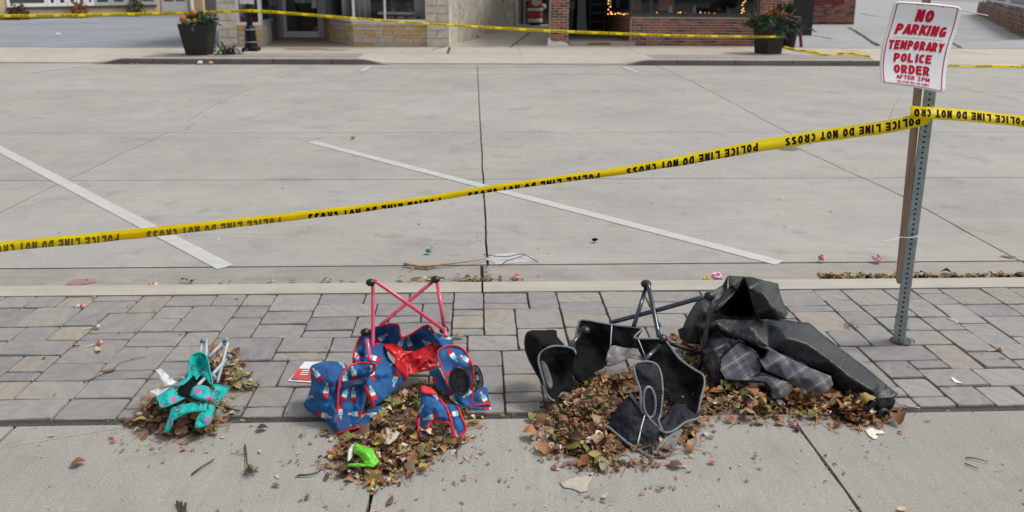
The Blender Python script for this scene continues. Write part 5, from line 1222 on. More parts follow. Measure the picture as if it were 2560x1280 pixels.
def groundtape(pts, label, wd=0.075):
    P = catmull([G(x, y, 0.014) for x, y in pts], 6); A = []; B = []
    for i, p in enumerate(P):
        d = (P[min(i+1, len(P)-1)]-P[max(i-1, 0)]).normalized(); s = Vector((-d.y, d.x, 0)); k = 0.55+0.45*math.sin(i*0.33); p = p+Vector((0, 0, farz(p.x, p.y) if p.y < 20.7 else 0)); A.append(p+s*wd*k+Vector((0, 0, 0.05*(1-k)+0.03))); B.append(p-s*wd*k)
    o = MB().strip(A, B).build('police_tape', M['tape'], None, smooth=True, solid=0.0005); base(o); tag(o, label, 'tape')
    ink = MB(); s = 0
    for i in range(2, len(A)-2):
        if (i//3) % 2: 
            for q in (0.1, 0.45, 0.8):
                a0 = A[i].lerp(A[i+1], q); b0 = B[i].lerp(B[i+1], q); a1 = A[i].lerp(A[i+1], q+0.2); b1 = B[i].lerp(B[i+1], q+0.2); u = Vector((0, 0, 0.003))
                ink.add([a0.lerp(b0, .25)+u, a1.lerp(b1, .25)+u, a1.lerp(b1, .75)+u, a0.lerp(b0, .75)+u], [(0, 1, 2, 3)])
    ink.build('lettering', M['tape_ink'], o)
groundtape([(1958, 119), (1985, 125), (2015, 131), (2045, 136), (2075, 139), (2110, 136), (2140, 138), (2180, 142)], 'yellow police tape lying twisted on the far pavement right of the planter')
groundtape([(2330, 153), (2400, 154), (2480, 156), (2560, 157), (2640, 158)], 'faint yellow tape lying along the far driveway at the right edge', 0.05)

# ================================================================== leaves
LM = {}
def leafmesh(kind, shape):
    rr = random.Random(hash_(kind)+shape*17); n = 6; vs = []; fs = []
    for i in range(n+1):
        t = i/n
        if shape % 3 == 0: w_ = math.sin(PI*min(1, t*0.93+0.05))**0.8*0.33
        elif shape % 3 == 1: w_ = math.sin(PI*min(1, t*0.95+0.03))**0.7*0.42*(1+0.25*math.sin(t*19))
        else: w_ = 0.22*math.sin(PI*min(1, t*0.96+0.02))
        w_ *= rr.uniform(.78, 1.12); curl = 0.42*(1 if shape % 2 else -0.7)*math.sin(t*PI*(0.8+0.2*shape)); fold = 0.75*w_*(0.3+0.8*rr.random())*(1 if shape % 4 < 2 else -0.4)
        x = t-0.5; vs += [(x, -w_, curl*0.5+fold+rr.uniform(-.03, .03)), (x, 0, curl*0.5), (x, w_, curl*0.5+fold*0.7+rr.uniform(-.03, .03))]
    for i in range(n):
        for k in range(2): fs.append((i*3+k, i*3+3+k, i*3+4+k, i*3+1+k))
    return vs, fs
def hash_(s): return sum(ord(c)*(i+3) for i, c in enumerate(s))
def leafdata(kind, shape):
    if (kind, shape) not in LM:
        v, f = leafmesh(kind, shape); me = bpy.data.meshes.new('leaf'); me.from_pydata(v, [], f); me.materials.append(LEAF[kind]); me.polygons.foreach_set('use_smooth', [True]*len(f)); LM[(kind, shape)] = me
    return LM[(kind, shape)]
def smoothstep(x): x = max(0, min(1, x)); return x*x*(3-2*x)
def pile(label, foot, hmax, n, nparts, weights, size, seed, falloff=0.16, needles=200, peak=None, dips=()):
    dips = [(G(a, b), r_) for a, b, r_ in dips]
    def dip(x, y):
        k = 1.0
        for c_, r_ in dips: k = min(k, smoothstep(math.hypot(x-c_.x, y-c_.y)/r_-0.45))
        return k
    Pg = [G(x, y) for x, y in foot]; P = [(p.x, p.y) for p in Pg]; cx = sum(p[0] for p in P)/len(P); cy = sum(p[1] for p in P)/len(P)
    root = empty('leaf_pile', (cx, cy, 0), label, 'leaf pile'); rr = random.Random(seed); x0, x1 = min(p[0] for p in P), max(p[0] for p in P); y0, y1 = min(p[1] for p in P), max(p[1] for p in P)
    def H(x, y):
        if not inpoly(x, y, P): return 0
        h = hmax*smoothstep(edged(x, y, P)/falloff)
        if peak: pk = peak; h *= 0.45+0.75*math.exp(-((x-pk[0])**2+(y-pk[1])**2)/(2*pk[2]**2))
        return h*(0.85+0.3*noise.noise(Vector((x*9, y*9, seed))))*(0.25+0.75*dip(x, y))
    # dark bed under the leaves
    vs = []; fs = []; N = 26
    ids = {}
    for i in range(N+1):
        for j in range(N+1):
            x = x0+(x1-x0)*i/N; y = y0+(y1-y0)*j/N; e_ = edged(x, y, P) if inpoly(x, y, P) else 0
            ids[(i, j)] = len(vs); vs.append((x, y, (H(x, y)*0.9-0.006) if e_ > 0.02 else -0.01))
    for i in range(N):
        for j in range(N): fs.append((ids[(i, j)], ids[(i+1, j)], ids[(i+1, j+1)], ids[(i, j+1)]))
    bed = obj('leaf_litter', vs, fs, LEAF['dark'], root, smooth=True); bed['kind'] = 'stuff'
    kinds = [k for k, w_ in weights for _ in range(w_)]; L = []
    tries = 0
    while len(L) < n and tries < n*30:
        tries += 1; x = rr.uniform(x0-0.07, x1+0.07); y = rr.uniform(y0-0.07, y1+0.07)
        ins = inpoly(x, y, P)
        e__ = edged(x, y, P)
        if not ins and (e__ > 0.07 or rr.random() > 0.22*(1-e__/0.075)): continue
        if ins and e__ < 0.06 and noise.noise(Vector((x*14, y*14, seed))) < -0.05 and rr.random() < 0.8: continue
        if dip(x, y) < 0.5 and rr.random() < 0.7: continue
        L.append((x, y))
    L.sort(key=lambda p: p[1]); idxs = list(range(len(L))); parts = set(rr.sample(idxs, min(nparts, len(idxs)))); rest = {}
    for i, (x, y) in enumerate(L):
        h = H(x, y); k = rr.choice(kinds); s = size*(0.45+1.0*rr.random()**1.6)*(1.38 if i in parts else 0.82); up = 0.012 if i in parts else 0.002
        z = h+up*rr.random()+s*0.17+0.002; tilt = 0.35+0.5*min(1, h/0.04)
        M4 = Matrix.Translation((x, y, z)) @ Matrix.Rotation(rr.uniform(0, 2*PI), 4, 'Z') @ Matrix.Rotation(rr.gauss(0, tilt*.6), 4, 'X') @ Matrix.Rotation(rr.gauss(0, tilt*.6), 4, 'Y') @ Matrix.Scale(s, 4)
        sh = rr.randint(0, 5)
        if i in parts:
            o = bpy.data.objects.new('leaf', leafdata(k, sh)); link(o); o.parent = root; o.matrix_local = Matrix.Translation(-root.location) @ M4
        else: rest.setdefault(k, []).append((M4, sh))
    fs = []; vs = []; fm = []; ml = []
    for k, lst in rest.items():
        ml.append(LEAF[k])
        for M4, sh in lst:
            v, f = leafmesh(k, sh); b = len(vs); vs += [M4 @ Vector(q) for q in v]; fs += [tuple(b+i for i in q) for q in f]; fm += [len(ml)-1]*len(f)
    if fs: q = obj('small_leaves', vs, fs, None, root, smooth=True, mats=ml, fmat=fm); q['kind'] = 'stuff'
    nd = MB()
    for _ in range(needles):
        for _t in range(20):
            x = rr.uniform(x0-0.05, x1+0.05); y = rr.uniform(y0-0.05, y1+0.05)
            if inpoly(x, y, P) or edged(x, y, P) < 0.05: break
        a = rr.uniform(0, 2*PI); l = rr.uniform(0.015, 0.045); h = H(x, y)+0.006; d = Vector((math.cos(a), math.sin(a), rr.uniform(-.1, .25)))*l; s = Vector((-math.sin(a), math.cos(a), 0))*0.0016; p = Vector((x, y, h+0.004))
        nd.add([p-d-s, p+d-s, p+d+s, p-d+s], [(0, 1, 2, 3)])
    if needles: q = nd.build('needles', LEAF['rust'], root); q['kind'] = 'stuff'
    return H
WB = [('brown', 8), ('tan', 5), ('rust', 3), ('olive', 4), ('dark', 4), ('cream', 1), ('yellow', 1)]
WC = [('brown', 8), ('rust', 9), ('tan', 4), ('olive', 6), ('dark', 4), ('yellow', 2), ('cream', 1)]
pile('brown leaf pile spilling forward from under the blue ice lolly chair', [(842, 1095), (830, 1150), (870, 1198), (960, 1215), (1030, 1180), (1062, 1150), (1130, 1120), (1172, 1070), (1172, 1010), (1120, 970), (1040, 975), (960, 1010), (890, 1060)], 0.072, 1900, 300, WB, 0.034, 1, peak=(G(1060, 1010).x, G(1060, 1010).y, 0.2), dips=[(1055, 1060, .12), (1120, 1060, .14), (1180, 1000, .12)])
pile('rust and olive leaf pile spilling round the black folding chair', [(1362, 1045), (1365, 1105), (1395, 1150), (1480, 1172), (1560, 1160), (1640, 1150), (1700, 1110), (1752, 1070), (1765, 1010), (1720, 965), (1600, 940), (1470, 950), (1405, 995)], 0.08, 2500, 300, WC, 0.033, 2, peak=(G(1500, 1015).x, G(1500, 1015).y, 0.18), needles=350, dips=[(1640, 1050, .17), (1600, 1100, .15), (1700, 1040, .15)])
pile('thin leaf pile along the foot of the dark padded blanket', [(1745, 1030), (1780, 1050), (1850, 1048), (1950, 1046), (2060, 1050), (2120, 1066), (2180, 1066), (2220, 1030), (2150, 990), (2060, 975), (1900, 965), (1800, 950), (1750, 975)], 0.03, 1100, 240, WC, 0.038, 3, falloff=0.10)
pile('narrow strip of leaves between the black chair and the blanket', [(1690, 880), (1730, 965), (1770, 985), (1850, 965), (1840, 900), (1770, 855), (1700, 850)], 0.04, 380, 120, WC, 0.04, 4, falloff=0.08)
pile('small leaf pile in front of the teal chair', [(350, 1056), (375, 1080), (430, 1092), (500, 1092), (548, 1075), (545, 1020), (500, 985), (430, 970), (380, 1000), (360, 1030)], 0.04, 420, 140, WB, 0.038, 5, falloff=0.10, needles=160)
pile('small leaf pile behind the grey legs of the teal chair', [(515, 960), (560, 990), (608, 975), (598, 930), (575, 890), (530, 885), (505, 910)], 0.025, 200, 90, WB, 0.038, 6, falloff=0.08, needles=40)

M['cup_dark'] = simple('cup_opening_shade', (0.008, 0.012, 0.03, 1), 0.8, 0.6, 60, hue=(0.035, 0.025, 0.03, 1))  # near-black colour painting the shaded inside of the cup rings
# ================================================================== blue chair
ZB = (700, 660, 2.207)
bc = empty('folding_chair', G(985, 1000), 'blue ice lolly print folding chair with red binding, toppled on leaves', 'folding chair')
def feet(parent, org, pts, r, m_):
    for x, y, d_ in pts:
        c = VC(org[0]+x/org[2], org[1]+y/org[2], d_, r*0.8); MB().ball(c, r, 9, 0.75).build('foot', m_, parent, smooth=True)
for nm, p in (('leg', [(513, 118, 3.47), (513, 360, 3.36), (512, 470, 3.30)]), ('leg', [(868, 105, 3.50), (905, 345, 3.38)]), ('leg', [(845, 95, 3.52), (700, 215, 3.47), (555, 338, 3.38)]), ('leg', [(520, 90, 3.45), (700, 215, 3.42), (880, 345, 3.30), (908, 365, 3.27), (915, 400, 3.24)]), ('leg', [(480, 415, 3.24), (488, 475, 3.20), (500, 538, 3.14)])):
    tubez(nm, ZB, p, 0.0088, M['red_tube'], bc, smooth=6 if len(p) > 3 else 2)
feet(bc, ZB, [(500, 102, 3.47), (858, 85, 3.51), (905, 363, 3.36), (470, 376, 3.36)], 0.0225, M['black_plastic'])
RP = M['red_bind']; PS = M['popsicle']
cloth('back_panel', ZB, [(405, 545, 3.28), (417, 460, 3.33), (455, 388, 3.38), (540, 345, 3.42), (652, 332, 3.43), (668, 402, 3.37), (735, 378, 3.42), (815, 335, 3.42), (860, 388, 3.38), (912, 440, 3.30), (905, 475, 3.27), (865, 470, 3.38), (745, 482, 3.42), (690, 478, 3.42), (620, 466, 3.42), (560, 500, 3.40), (500, 570, 3.33), (450, 575, 3.28)], PS, bc, inner=[(560, 420, 3.47), (740, 430, 3.48), (470, 500, 3.34)], amp=0.02, pipe=RP, pipe_r=0.0042, pipe_span=[(0, 9)], ridge=0.006, facet=0.45, seed=1)
cloth('seat_panel', ZB, [(470, 460, 3.27), (575, 440, 3.38), (600, 520, 3.33), (692, 622, 3.20), (655, 672, 3.15), (530, 782, 3.05), (485, 700, 3.07), (470, 600, 3.15)], PS, bc, inner=[(560, 600, 3.17)], amp=0.012, ridge=0.006, facet=0.45, seed=2)
cloth('mesh_pocket', ZB, [(572, 450, 3.36), (640, 443, 3.38), (705, 487, 3.33), (775, 468, 3.36), (868, 425, 3.38), (872, 480, 3.32), (862, 570, 3.24), (785, 595, 3.20), (705, 612, 3.18), (688, 600, 3.2), (640, 528, 3.27)], M['red_net'], bc, inner=[(700, 540, 3.31), (790, 530, 3.22)], amp=0.035, freq=0.07, ridge=0.006, facet=0.45, seed=3)
cloth('red_trim_panel', ZB, [(640, 530, 3.26), (700, 545, 3.2), (705, 620, 3.14), (690, 640, 3.14), (640, 570, 3.2)], RP, bc, ridge=0.006, facet=0.45, seed=4)
cloth('side_pouch', ZB, [(165, 578, 3.14), (200, 548, 3.17), (290, 535, 3.18), (372, 560, 3.14), (352, 610, 3.08), (330, 700, 3.0), (322, 820, 2.93), (316, 925, 2.885), (250, 868, 2.96), (135, 790, 3.05), (150, 735, 3.08), (172, 665, 3.10)], PS, bc, inner=[(240, 650, 2.99), (250, 770, 2.95), (200, 700, 3.0)], amp=0.03, freq=0.022, puff=0.03, ridge=0.006, facet=0.45, seed=5, ksm=4)
cloth('side_pocket', ZB, [(320, 932, 2.885), (318, 800, 2.93), (330, 640, 3.0), (375, 572, 3.05), (440, 545, 3.09), (520, 553, 3.08), (530, 570, 3.05), (500, 608, 3.06), (480, 645, 3.06), (470, 700, 3.05), (462, 790, 3.0), (430, 880, 2.94), (370, 920, 2.90)], PS, bc, inner=[(400, 700, 3.08), (390, 820, 3.02), (440, 590, 3.07)], amp=0.015, pipe=RP, pipe_r=0.0045, pipe_span=[(0, 7)], ridge=0.006, facet=0.45, seed=6)
cloth('pocket_flap', ZB, [(350, 650, 3.00), (420, 640, 3.0), (480, 625, 3.0), (470, 660, 2.99), (400, 670, 2.97), (352, 700, 2.96)], simple('dark_blue_lining', (0.01, 0.03, 0.08, 1), 0.7, 0.2), bc, ridge=0.006, facet=0.45, seed=7)
cloth('lower_flap', ZB, [(322, 934, 2.88), (380, 915, 2.87), (442, 898, 2.87), (505, 855, 2.90), (566, 790, 2.98), (540, 785, 2.99), (500, 800, 2.98), (440, 868, 2.93)], PS, bc, amp=0.01, pipe=RP, pipe_r=0.005, pipe_span=[(0, 2)], ridge=0.006, facet=0.45, seed=8)
cloth('red_trim_panel', ZB, [(466, 672, 3.03), (480, 680, 3.02), (522, 770, 2.985), (520, 792, 2.98), (490, 790, 2.99), (505, 770, 2.99), (465, 700, 3.02)], RP, bc, ridge=0.006, facet=0.45, seed=9, ksm=2)
cloth('side_panel', ZB, [(868, 500, 3.16), (893, 465, 3.19), (950, 450, 3.21), (1010, 470, 3.20), (1050, 530, 3.15), (1066, 600, 3.11), (1063, 700, 3.06), (1062, 775, 3.03), (1110, 776, 3.03), (1158, 775, 3.04), (1156, 804, 3.02), (1060, 797, 3.0), (1000, 765, 3.0), (935, 690, 3.02), (905, 600, 3.07)], PS, bc, inner=[(980, 560, 3.12), (1000, 720, 3.02)], amp=0.012, pipe=RP, pipe_r=0.0045, pipe_span=[(0, 9), (13, 15)], ridge=0.006, facet=0.45, seed=10)
cloth('side_panel', ZB, [(832, 600, 3.18), (872, 572, 3.2), (912, 650, 3.1), (955, 715, 3.05), (1005, 760, 3.02), (1010, 790, 2.99), (960, 760, 3.0), (900, 700, 3.04), (845, 655, 3.1)], PS, bc, ridge=0.006, facet=0.45, seed=11)
cloth('corner_panel', ZB, [(1068, 700, 3.10), (1140, 680, 3.14), (1150, 735, 3.1), (1156, 778, 3.07), (1066, 776, 3.06)], PS, bc, amp=0.01, ridge=0.006, facet=0.45, seed=12)
cloth('side_panel', ZB, [(840, 388, 3.37), (870, 380, 3.39), (925, 400, 3.38), (955, 425, 3.34), (945, 450, 3.3), (900, 462, 3.24), (870, 430, 3.3)], PS, bc, amp=0.012, ridge=0.006, facet=0.45, seed=13, puff=0.02)
# cup holder: ring and net bag
def cupholder(parent, org, cx, cy, rx, ry, y, tilt, bag, seed=0, m_ring=None):
    ox, oy, sc = org; P = []
    for k in range(28):
        a = 2*PI*k/28; u, v_ = rx*math.cos(a), ry*math.sin(a); P.append(VC(ox+(cx+u*math.cos(tilt)-v_*math.sin(tilt))/sc, oy+(cy+u*math.sin(tilt)+v_*math.cos(tilt))/sc, y-0.012+0.01*math.cos(a)))
    MB().tube(P+[P[0]], 0.0052, 6, cap=False).build('cup_ring', m_ring or M['black_plastic'], parent, smooth=True)
    ce = sum(P, Vector())/28; obj('cup_shade_disc', [ce+Vector((0, 0.004, 0))]+[p+(ce-p)*0.03+Vector((0, 0.004, 0)) for p in P], [(0, k+1, (k+1) % 28+1) for k in range(28)], M['cup_dark'], parent)  # dark disc stands in for the shaded hole; the fabric is not cut
    bx, by, brx, bry, byy = bag; B = []
    for k in range(28):
        a = 2*PI*k/28; u, v_ = brx*math.cos(a), bry*math.sin(a); B.append(VC(ox+(bx+u*math.cos(tilt)-v_*math.sin(tilt))/sc, oy+(by+u*math.sin(tilt)+v_*math.cos(tilt))/sc, byy))
    rings = [[P[k].lerp(B[k], t)+Vector((0, 0, 0)) for k in range(28)] for t in (0.12, .35, .6, .85, 1.0)]; c_ = sum(B, Vector())/28; rings += [[c_+(b-c_)*q for b in B] for q in (0.75, 0.5, 0.25)]
    vs = [p for r_ in rings for p in r_]; fs = [(i*28+k, i*28+(k+1) % 28, (i+1)*28+(k+1) % 28, (i+1)*28+k) for i in range(len(rings)-1) for k in range(28)]
    o = obj('cup_net', vs, fs, M['black_net'], parent); w_ = o.modifiers.new('net', 'WIREFRAME'); w_.thickness = 0.0022; w_.use_replace = True
    MB().tube(B+[B[0]], 0.0035, 6, cap=False).build('net_rim', M['black_net'], parent, smooth=True)
cupholder(bc, ZB, 990, 645, 50, 73, 3.02, -0.22, (1088, 628, 28, 70, 3.15))
cloth('leg_wrap', ZB, [(782, 672, 3.0), (850, 700, 2.99), (880, 745, 2.95), (915, 790, 2.92), (940, 850, 2.885), (957, 925, 2.85), (958, 968, 2.835), (940, 885, 2.87), (890, 872, 2.88), (838, 866, 2.885), (815, 905, 2.86), (798, 962, 2.83), (764, 945, 2.84), (766, 850, 2.89), (775, 760, 2.94)], PS, bc, inner=[(860, 800, 2.88), (800, 830, 2.88)], amp=0.014, pipe=RP, pipe_r=0.0055, pipe_span=[(2, 13)], ridge=0.006, facet=0.45, seed=14, dy=-0.03)
cloth('red_trim_panel', ZB, [(780, 672, 2.985), (835, 685, 2.98), (868, 722, 2.955), (830, 718, 2.95), (784, 710, 2.955)], RP, bc, ridge=0.006, facet=0.45, seed=15, dy=-0.03)
cloth('leg_wrap', ZB, [(905, 772, 2.97), (975, 785, 2.96), (1000, 840, 2.91), (1026, 908, 2.87), (1000, 942, 2.855), (965, 968, 2.84), (955, 900, 2.87), (945, 830, 2.91)], PS, bc, amp=0.012, pipe=RP, pipe_r=0.0055, pipe_span=[(1, 6)], ridge=0.006, facet=0.45, seed=16, dy=-0.03)
cloth('label_patch', ZB, [(414, 518, 3.27), (436, 508, 3.275), (438, 535, 3.265), (420, 545, 3.262)], M['card'], bc, facet=0.45, seed=17, ksm=1, sharp=True)

# ================================================================== black chair
ZK = (1280, 660, 2.207)
kc = empty('folding_chair', G(1560, 1020), 'black folding chair with grey binding and cup holder, toppled on leaves', 'folding chair')
NY_ = M['black_nylon']; GB = M['grey_bind']
tubez('leg', ZK, [(738, 135, 3.50), (672, 342, 3.36)], 0.0098, M['steel_tube'], kc, smooth=0)
tubez('leg', ZK, [(748, 100, 3.49), (780, 250, 3.40), (812, 405, 3.28)], 0.0105, M['steel_tube'], kc)
tubez('leg', ZK, [(1080, 175, 3.36), (800, 255, 3.42), (538, 325, 3.46)], 0.0105, M['steel_tube'], kc)
tubez('leg', ZK, [(1104, 195, 3.35), (1068, 390, 3.34), (1028, 590, 3.33)], 0.0100, M['steel_tube'], kc)
tubez('leg', ZK, [(392, 372, 3.33), (312, 465, 3.22)], 0.0100, M['steel_tube'], kc, smooth=0)
tubez('leg', ZK, [(815, 450, 3.24), (728, 535, 3.10)], 0.0105, M['steel_tube'], kc, smooth=0)
tubez('crossbar', ZK, [(850, 432, 3.31), (1038, 492, 3.33)], 0.0088, M['black_plastic'], kc, smooth=0)
MB().tube([VC(1280+1045/2.207, 660+525/2.207, 3.34), VC(1280+1040/2.207, 660+548/2.207, 3.34)], 0.013, 8).build('joint', M['black_plastic'], kc, smooth=True)
feet(kc, ZK, [(740, 110, 3.50), (1090, 176, 3.36), (828, 412, 3.28), (402, 368, 3.33)], 0.026, M['black_plastic'])
cloth('back_panel', ZK, [(342, 470, 3.33), (352, 400, 3.37), (366, 335, 3.40), (392, 308, 3.42), (545, 335, 3.42), (690, 352, 3.38), (716, 366, 3.36), (700, 390, 3.36), (690, 470, 3.31), (600, 462, 3.33), (545, 458, 3.34), (520, 560, 3.25), (455, 600, 3.22), (440, 650, 3.19), (372, 656, 3.19), (334, 600, 3.22)], NY_, kc, inner=[(460, 450, 3.42)], amp=0.009, pipe=GB, pipe_r=0.005, pipe_span=[(0, 7)], ridge=0.003, facet=0.45, seed=21)
cloth('mesh_pocket', ZK, [(543, 455, 3.33), (620, 462, 3.32), (692, 470, 3.30), (700, 500, 3.27), (742, 512, 3.24), (740, 535, 3.22), (650, 520, 3.25), (600, 545, 3.24), (518, 564, 3.25)], M['grey_net'], kc, amp=0.009, ridge=0.003, facet=0.45, seed=22)
cloth('back_panel', ZK, [(716, 366, 3.36), (676, 402, 3.29), (700, 412, 3.27), (820, 414, 3.27), (862, 442, 3.26), (920, 520, 3.2), (1000, 580, 3.15), (1052, 612, 3.12), (1062, 662, 3.08), (1042, 740, 3.02), (1018, 828, 2.97), (950, 800, 3.02), (880, 768, 3.06), (850, 700, 3.10), (828, 640, 3.14), (800, 575, 3.18), (740, 540, 3.21), (702, 485, 3.26), (688, 430, 3.28)], NY_, kc, inner=[(860, 540, 3.22), (980, 680, 3.14)], amp=0.009, pipe=GB, pipe_r=0.0052, pipe_span=[(0, 10)], ridge=0.003, facet=0.45, seed=23)
cloth('piping_strip', ZK, [(548, 340, 3.405), (553, 341, 3.405), (545, 460, 3.33), (540, 460, 3.33)], M['white_piping'], kc, ridge=0.003, facet=0.45, seed=24, sharp=True)
cloth('piping_strip', ZK, [(695, 415, 3.262), (700, 418, 3.262), (738, 512, 3.225), (733, 512, 3.225)], M['white_piping'], kc, ridge=0.003, facet=0.45, seed=25, sharp=True)
cloth('side_pouch', ZK, [(82, 375, 3.26), (180, 365, 3.30), (212, 362, 3.31), (246, 368, 3.31), (250, 400, 3.3), (292, 458, 3.25), (200, 462, 3.18), (150, 492, 3.14), (144, 540, 3.12), (168, 625, 3.1), (192, 695, 3.07), (140, 620, 3.14), (72, 480, 3.22)], NY_, kc, inner=[(150, 420, 3.18), (130, 530, 3.16)], amp=0.009, puff=0.04, ridge=0.003, facet=0.45, seed=26)
cloth('side_pocket', ZK, [(237, 757, 3.0), (196, 728, 3.02), (178, 660, 3.06), (155, 580, 3.10), (145, 520, 3.13), (168, 475, 3.16), (240, 452, 3.19), (332, 466, 3.18), (352, 498, 3.16), (336, 520, 3.18), (336, 600, 3.16), (330, 700, 3.1), (275, 704, 3.08), (255, 735, 3.03)], NY_, kc, inner=[(250, 600, 3.18), (240, 520, 3.17)], amp=0.009, pipe=GB, pipe_r=0.005, pipe_span=[(0, 8)], ridge=0.003, facet=0.45, seed=27)
cloth('lining_strip', ZK, [(160, 536, 3.09), (185, 548, 3.085), (212, 610, 3.06), (225, 665, 3.04), (210, 690, 3.02), (190, 660, 3.04), (170, 590, 3.07)], M['grey_cloth'], kc, ridge=0.003, facet=0.45, seed=28)
cloth('cup_panel', ZK, [(672, 570, 3.06), (690, 546, 3.08), (750, 539, 3.09), (797, 556, 3.08), (820, 602, 3.05), (830, 680, 3.0), (827, 760, 2.95), (818, 830, 2.92), (808, 870, 2.89), (832, 926, 2.86), (800, 898, 2.87), (740, 835, 2.91), (712, 802, 2.93), (708, 700, 2.98), (688, 640, 3.02)], M['navy_nylon'], kc, inner=[(740, 620, 3.01)], amp=0.009, pipe=GB, pipe_r=0.0052, pipe_span=[(0, 15)], ridge=0.003, facet=0.45, seed=29, dy=-0.045)
cupholder(kc, ZK, 758, 762, 33, 84, 2.87, -0.06, (845, 775, 34, 84, 2.97), m_ring=M['grey_plastic'])
cloth('seat_panel', ZK, [(868, 795, 2.99), (922, 768, 3.02), (985, 808, 2.97), (1028, 850, 2.93), (960, 872, 2.91), (890, 922, 2.87), (835, 928, 2.86), (806, 880, 2.90), (840, 850, 2.93)], M['navy_nylon'], kc, inner=[(920, 840, 2.93)], amp=0.009, pipe=GB, pipe_r=0.005, pipe_span=[(3, 7)], ridge=0.003, facet=0.45, seed=30, dy=-0.045)
cloth('seat_panel', ZK, [(505, 870, 2.925), (575, 800, 2.97), (645, 728, 3.0), (700, 790, 2.95), (745, 845, 2.90), (812, 905, 2.86), (800, 965, 2.82), (782, 1062, 2.765), (735, 1048, 2.77), (640, 990, 2.80), (545, 912, 2.87)], M['navy_nylon'], kc, inner=[(650, 860, 2.86), (740, 960, 2.82)], amp=0.009, pipe=GB, pipe_r=0.006, pipe_span=[(7, 11)], ridge=0.003, facet=0.45, seed=31, dy=-0.045)
cloth('seat_underside', ZK, [(782, 1062, 2.765), (800, 1005, 2.79), (850, 955, 2.83), (938, 908, 2.88), (925, 960, 2.84), (902, 1012, 2.80), (862, 1058, 2.77), (810, 1070, 2.762)], M['grey_cloth'], kc, amp=0.009, ridge=0.003, facet=0.45, seed=32, dy=-0.045)
cloth('seat_side', ZK, [(505, 870, 2.92), (522, 880, 2.925), (540, 925, 2.91), (545, 960, 2.9), (520, 965, 2.87), (508, 930, 2.88)], M['grey_cloth'], kc, ridge=0.003, facet=0.45, seed=33, dy=-0.045)
cloth('piping_strip', ZK, [(730, 832, 2.895), (736, 834, 2.895), (716, 905, 2.845), (697, 992, 2.785), (691, 990, 2.785), (710, 905, 2.845)], M['white_piping'], kc, ridge=0.003, facet=0.45, seed=34, dy=-0.045, sharp=True)
cloth('lining_strip', ZK, [(645, 722, 2.995), (660, 712, 3.0), (715, 795, 2.94), (710, 812, 2.93)], M['grey_cloth'], kc, ridge=0.003, facet=0.45, seed=35, dy=-0.045, sharp=True)
cloth('strap_end', ZK, [(930, 955, 2.83), (985, 935, 2.85), (1002, 965, 2.83), (990, 992, 2.81), (950, 975, 2.82)], M['black_nylon'], kc, ridge=0.003, facet=0.45, seed=36, puff=0.01)
wr = tubez('wire', ZK, [(905, 1018, 2.80), (1000, 1020, 2.80), (1090, 1040, 2.79), (1108, 1065, 2.77)], 0.0012, M['reed'], None); base(wr); wr.name = 'dry_stalk'; tag(wr, 'pale curving dry stalk on the concrete right of the black chair', 'stalk')

# ================================================================== padded blanket
ZN = (1660, 660, 2.782)
bk = empty('picnic_blanket', G(1960, 960), 'heaped dark padded blanket showing grey tartan lining beside the signpost', 'blanket')
PD = M['pad']; PLD = M['plaid']
cloth('outer_fold', ZN, [(445, 80, 3.62), (405, 150, 3.60), (330, 190, 3.56), (250, 232, 3.55), (200, 300, 3.52), (160, 370, 3.5), (130, 440, 3.50), (95, 458, 3.50), (112, 522, 3.48), (160, 545, 3.46), (250, 560, 3.42), (400, 640, 3.33), (560, 640, 3.33), (560, 540, 3.40), (400, 450, 3.45), (345, 388, 3.46), (348, 320, 3.48), (440, 200, 3.56)], PD, bk, inner=[(280, 330, 3.42), (220, 430, 3.40)], amp=0.005, freq=0.018, ridge=0.003, facet=0.7, sharp=True, seed=41)
cloth('fold_facet', ZN, [(447, 82, 3.62), (555, 88, 3.60), (500, 190, 3.50), (420, 270, 3.45), (350, 350, 3.42), (344, 322, 3.42), (400, 240, 3.48), (450, 160, 3.55)], PD, bk, inner=[(470, 150, 3.46)], amp=0.005, freq=0.05, ridge=0.003, facet=0.7, sharp=True, seed=42)
cloth('fold_cavity', ZN, [(556, 88, 3.62), (500, 190, 3.62), (420, 275, 3.62), (350, 352, 3.60), (350, 390, 3.52), (560, 395, 3.52), (660, 392, 3.55), (640, 300, 3.64), (590, 180, 3.68)], M['black_nylon'], bk, inner=[(520, 300, 3.85), (560, 220, 3.8)], amp=0.01, ridge=0.003, seed=43)  # blackened cloth: the shade inside the fold is put into its colour
cloth('fold_facet', ZN, [(556, 86, 3.60), (612, 90, 3.62), (700, 115, 3.66), (792, 136, 3.70), (806, 200, 3.66), (830, 270, 3.55), (862, 342, 3.45), (842, 382, 3.42), (790, 386, 3.44), (640, 384, 3.50), (610, 260, 3.54), (585, 170, 3.58)], PD, bk, inner=[(700, 220, 3.50), (760, 310, 3.44)], amp=0.005, freq=0.03, ridge=0.003, facet=0.7, sharp=True, seed=44)
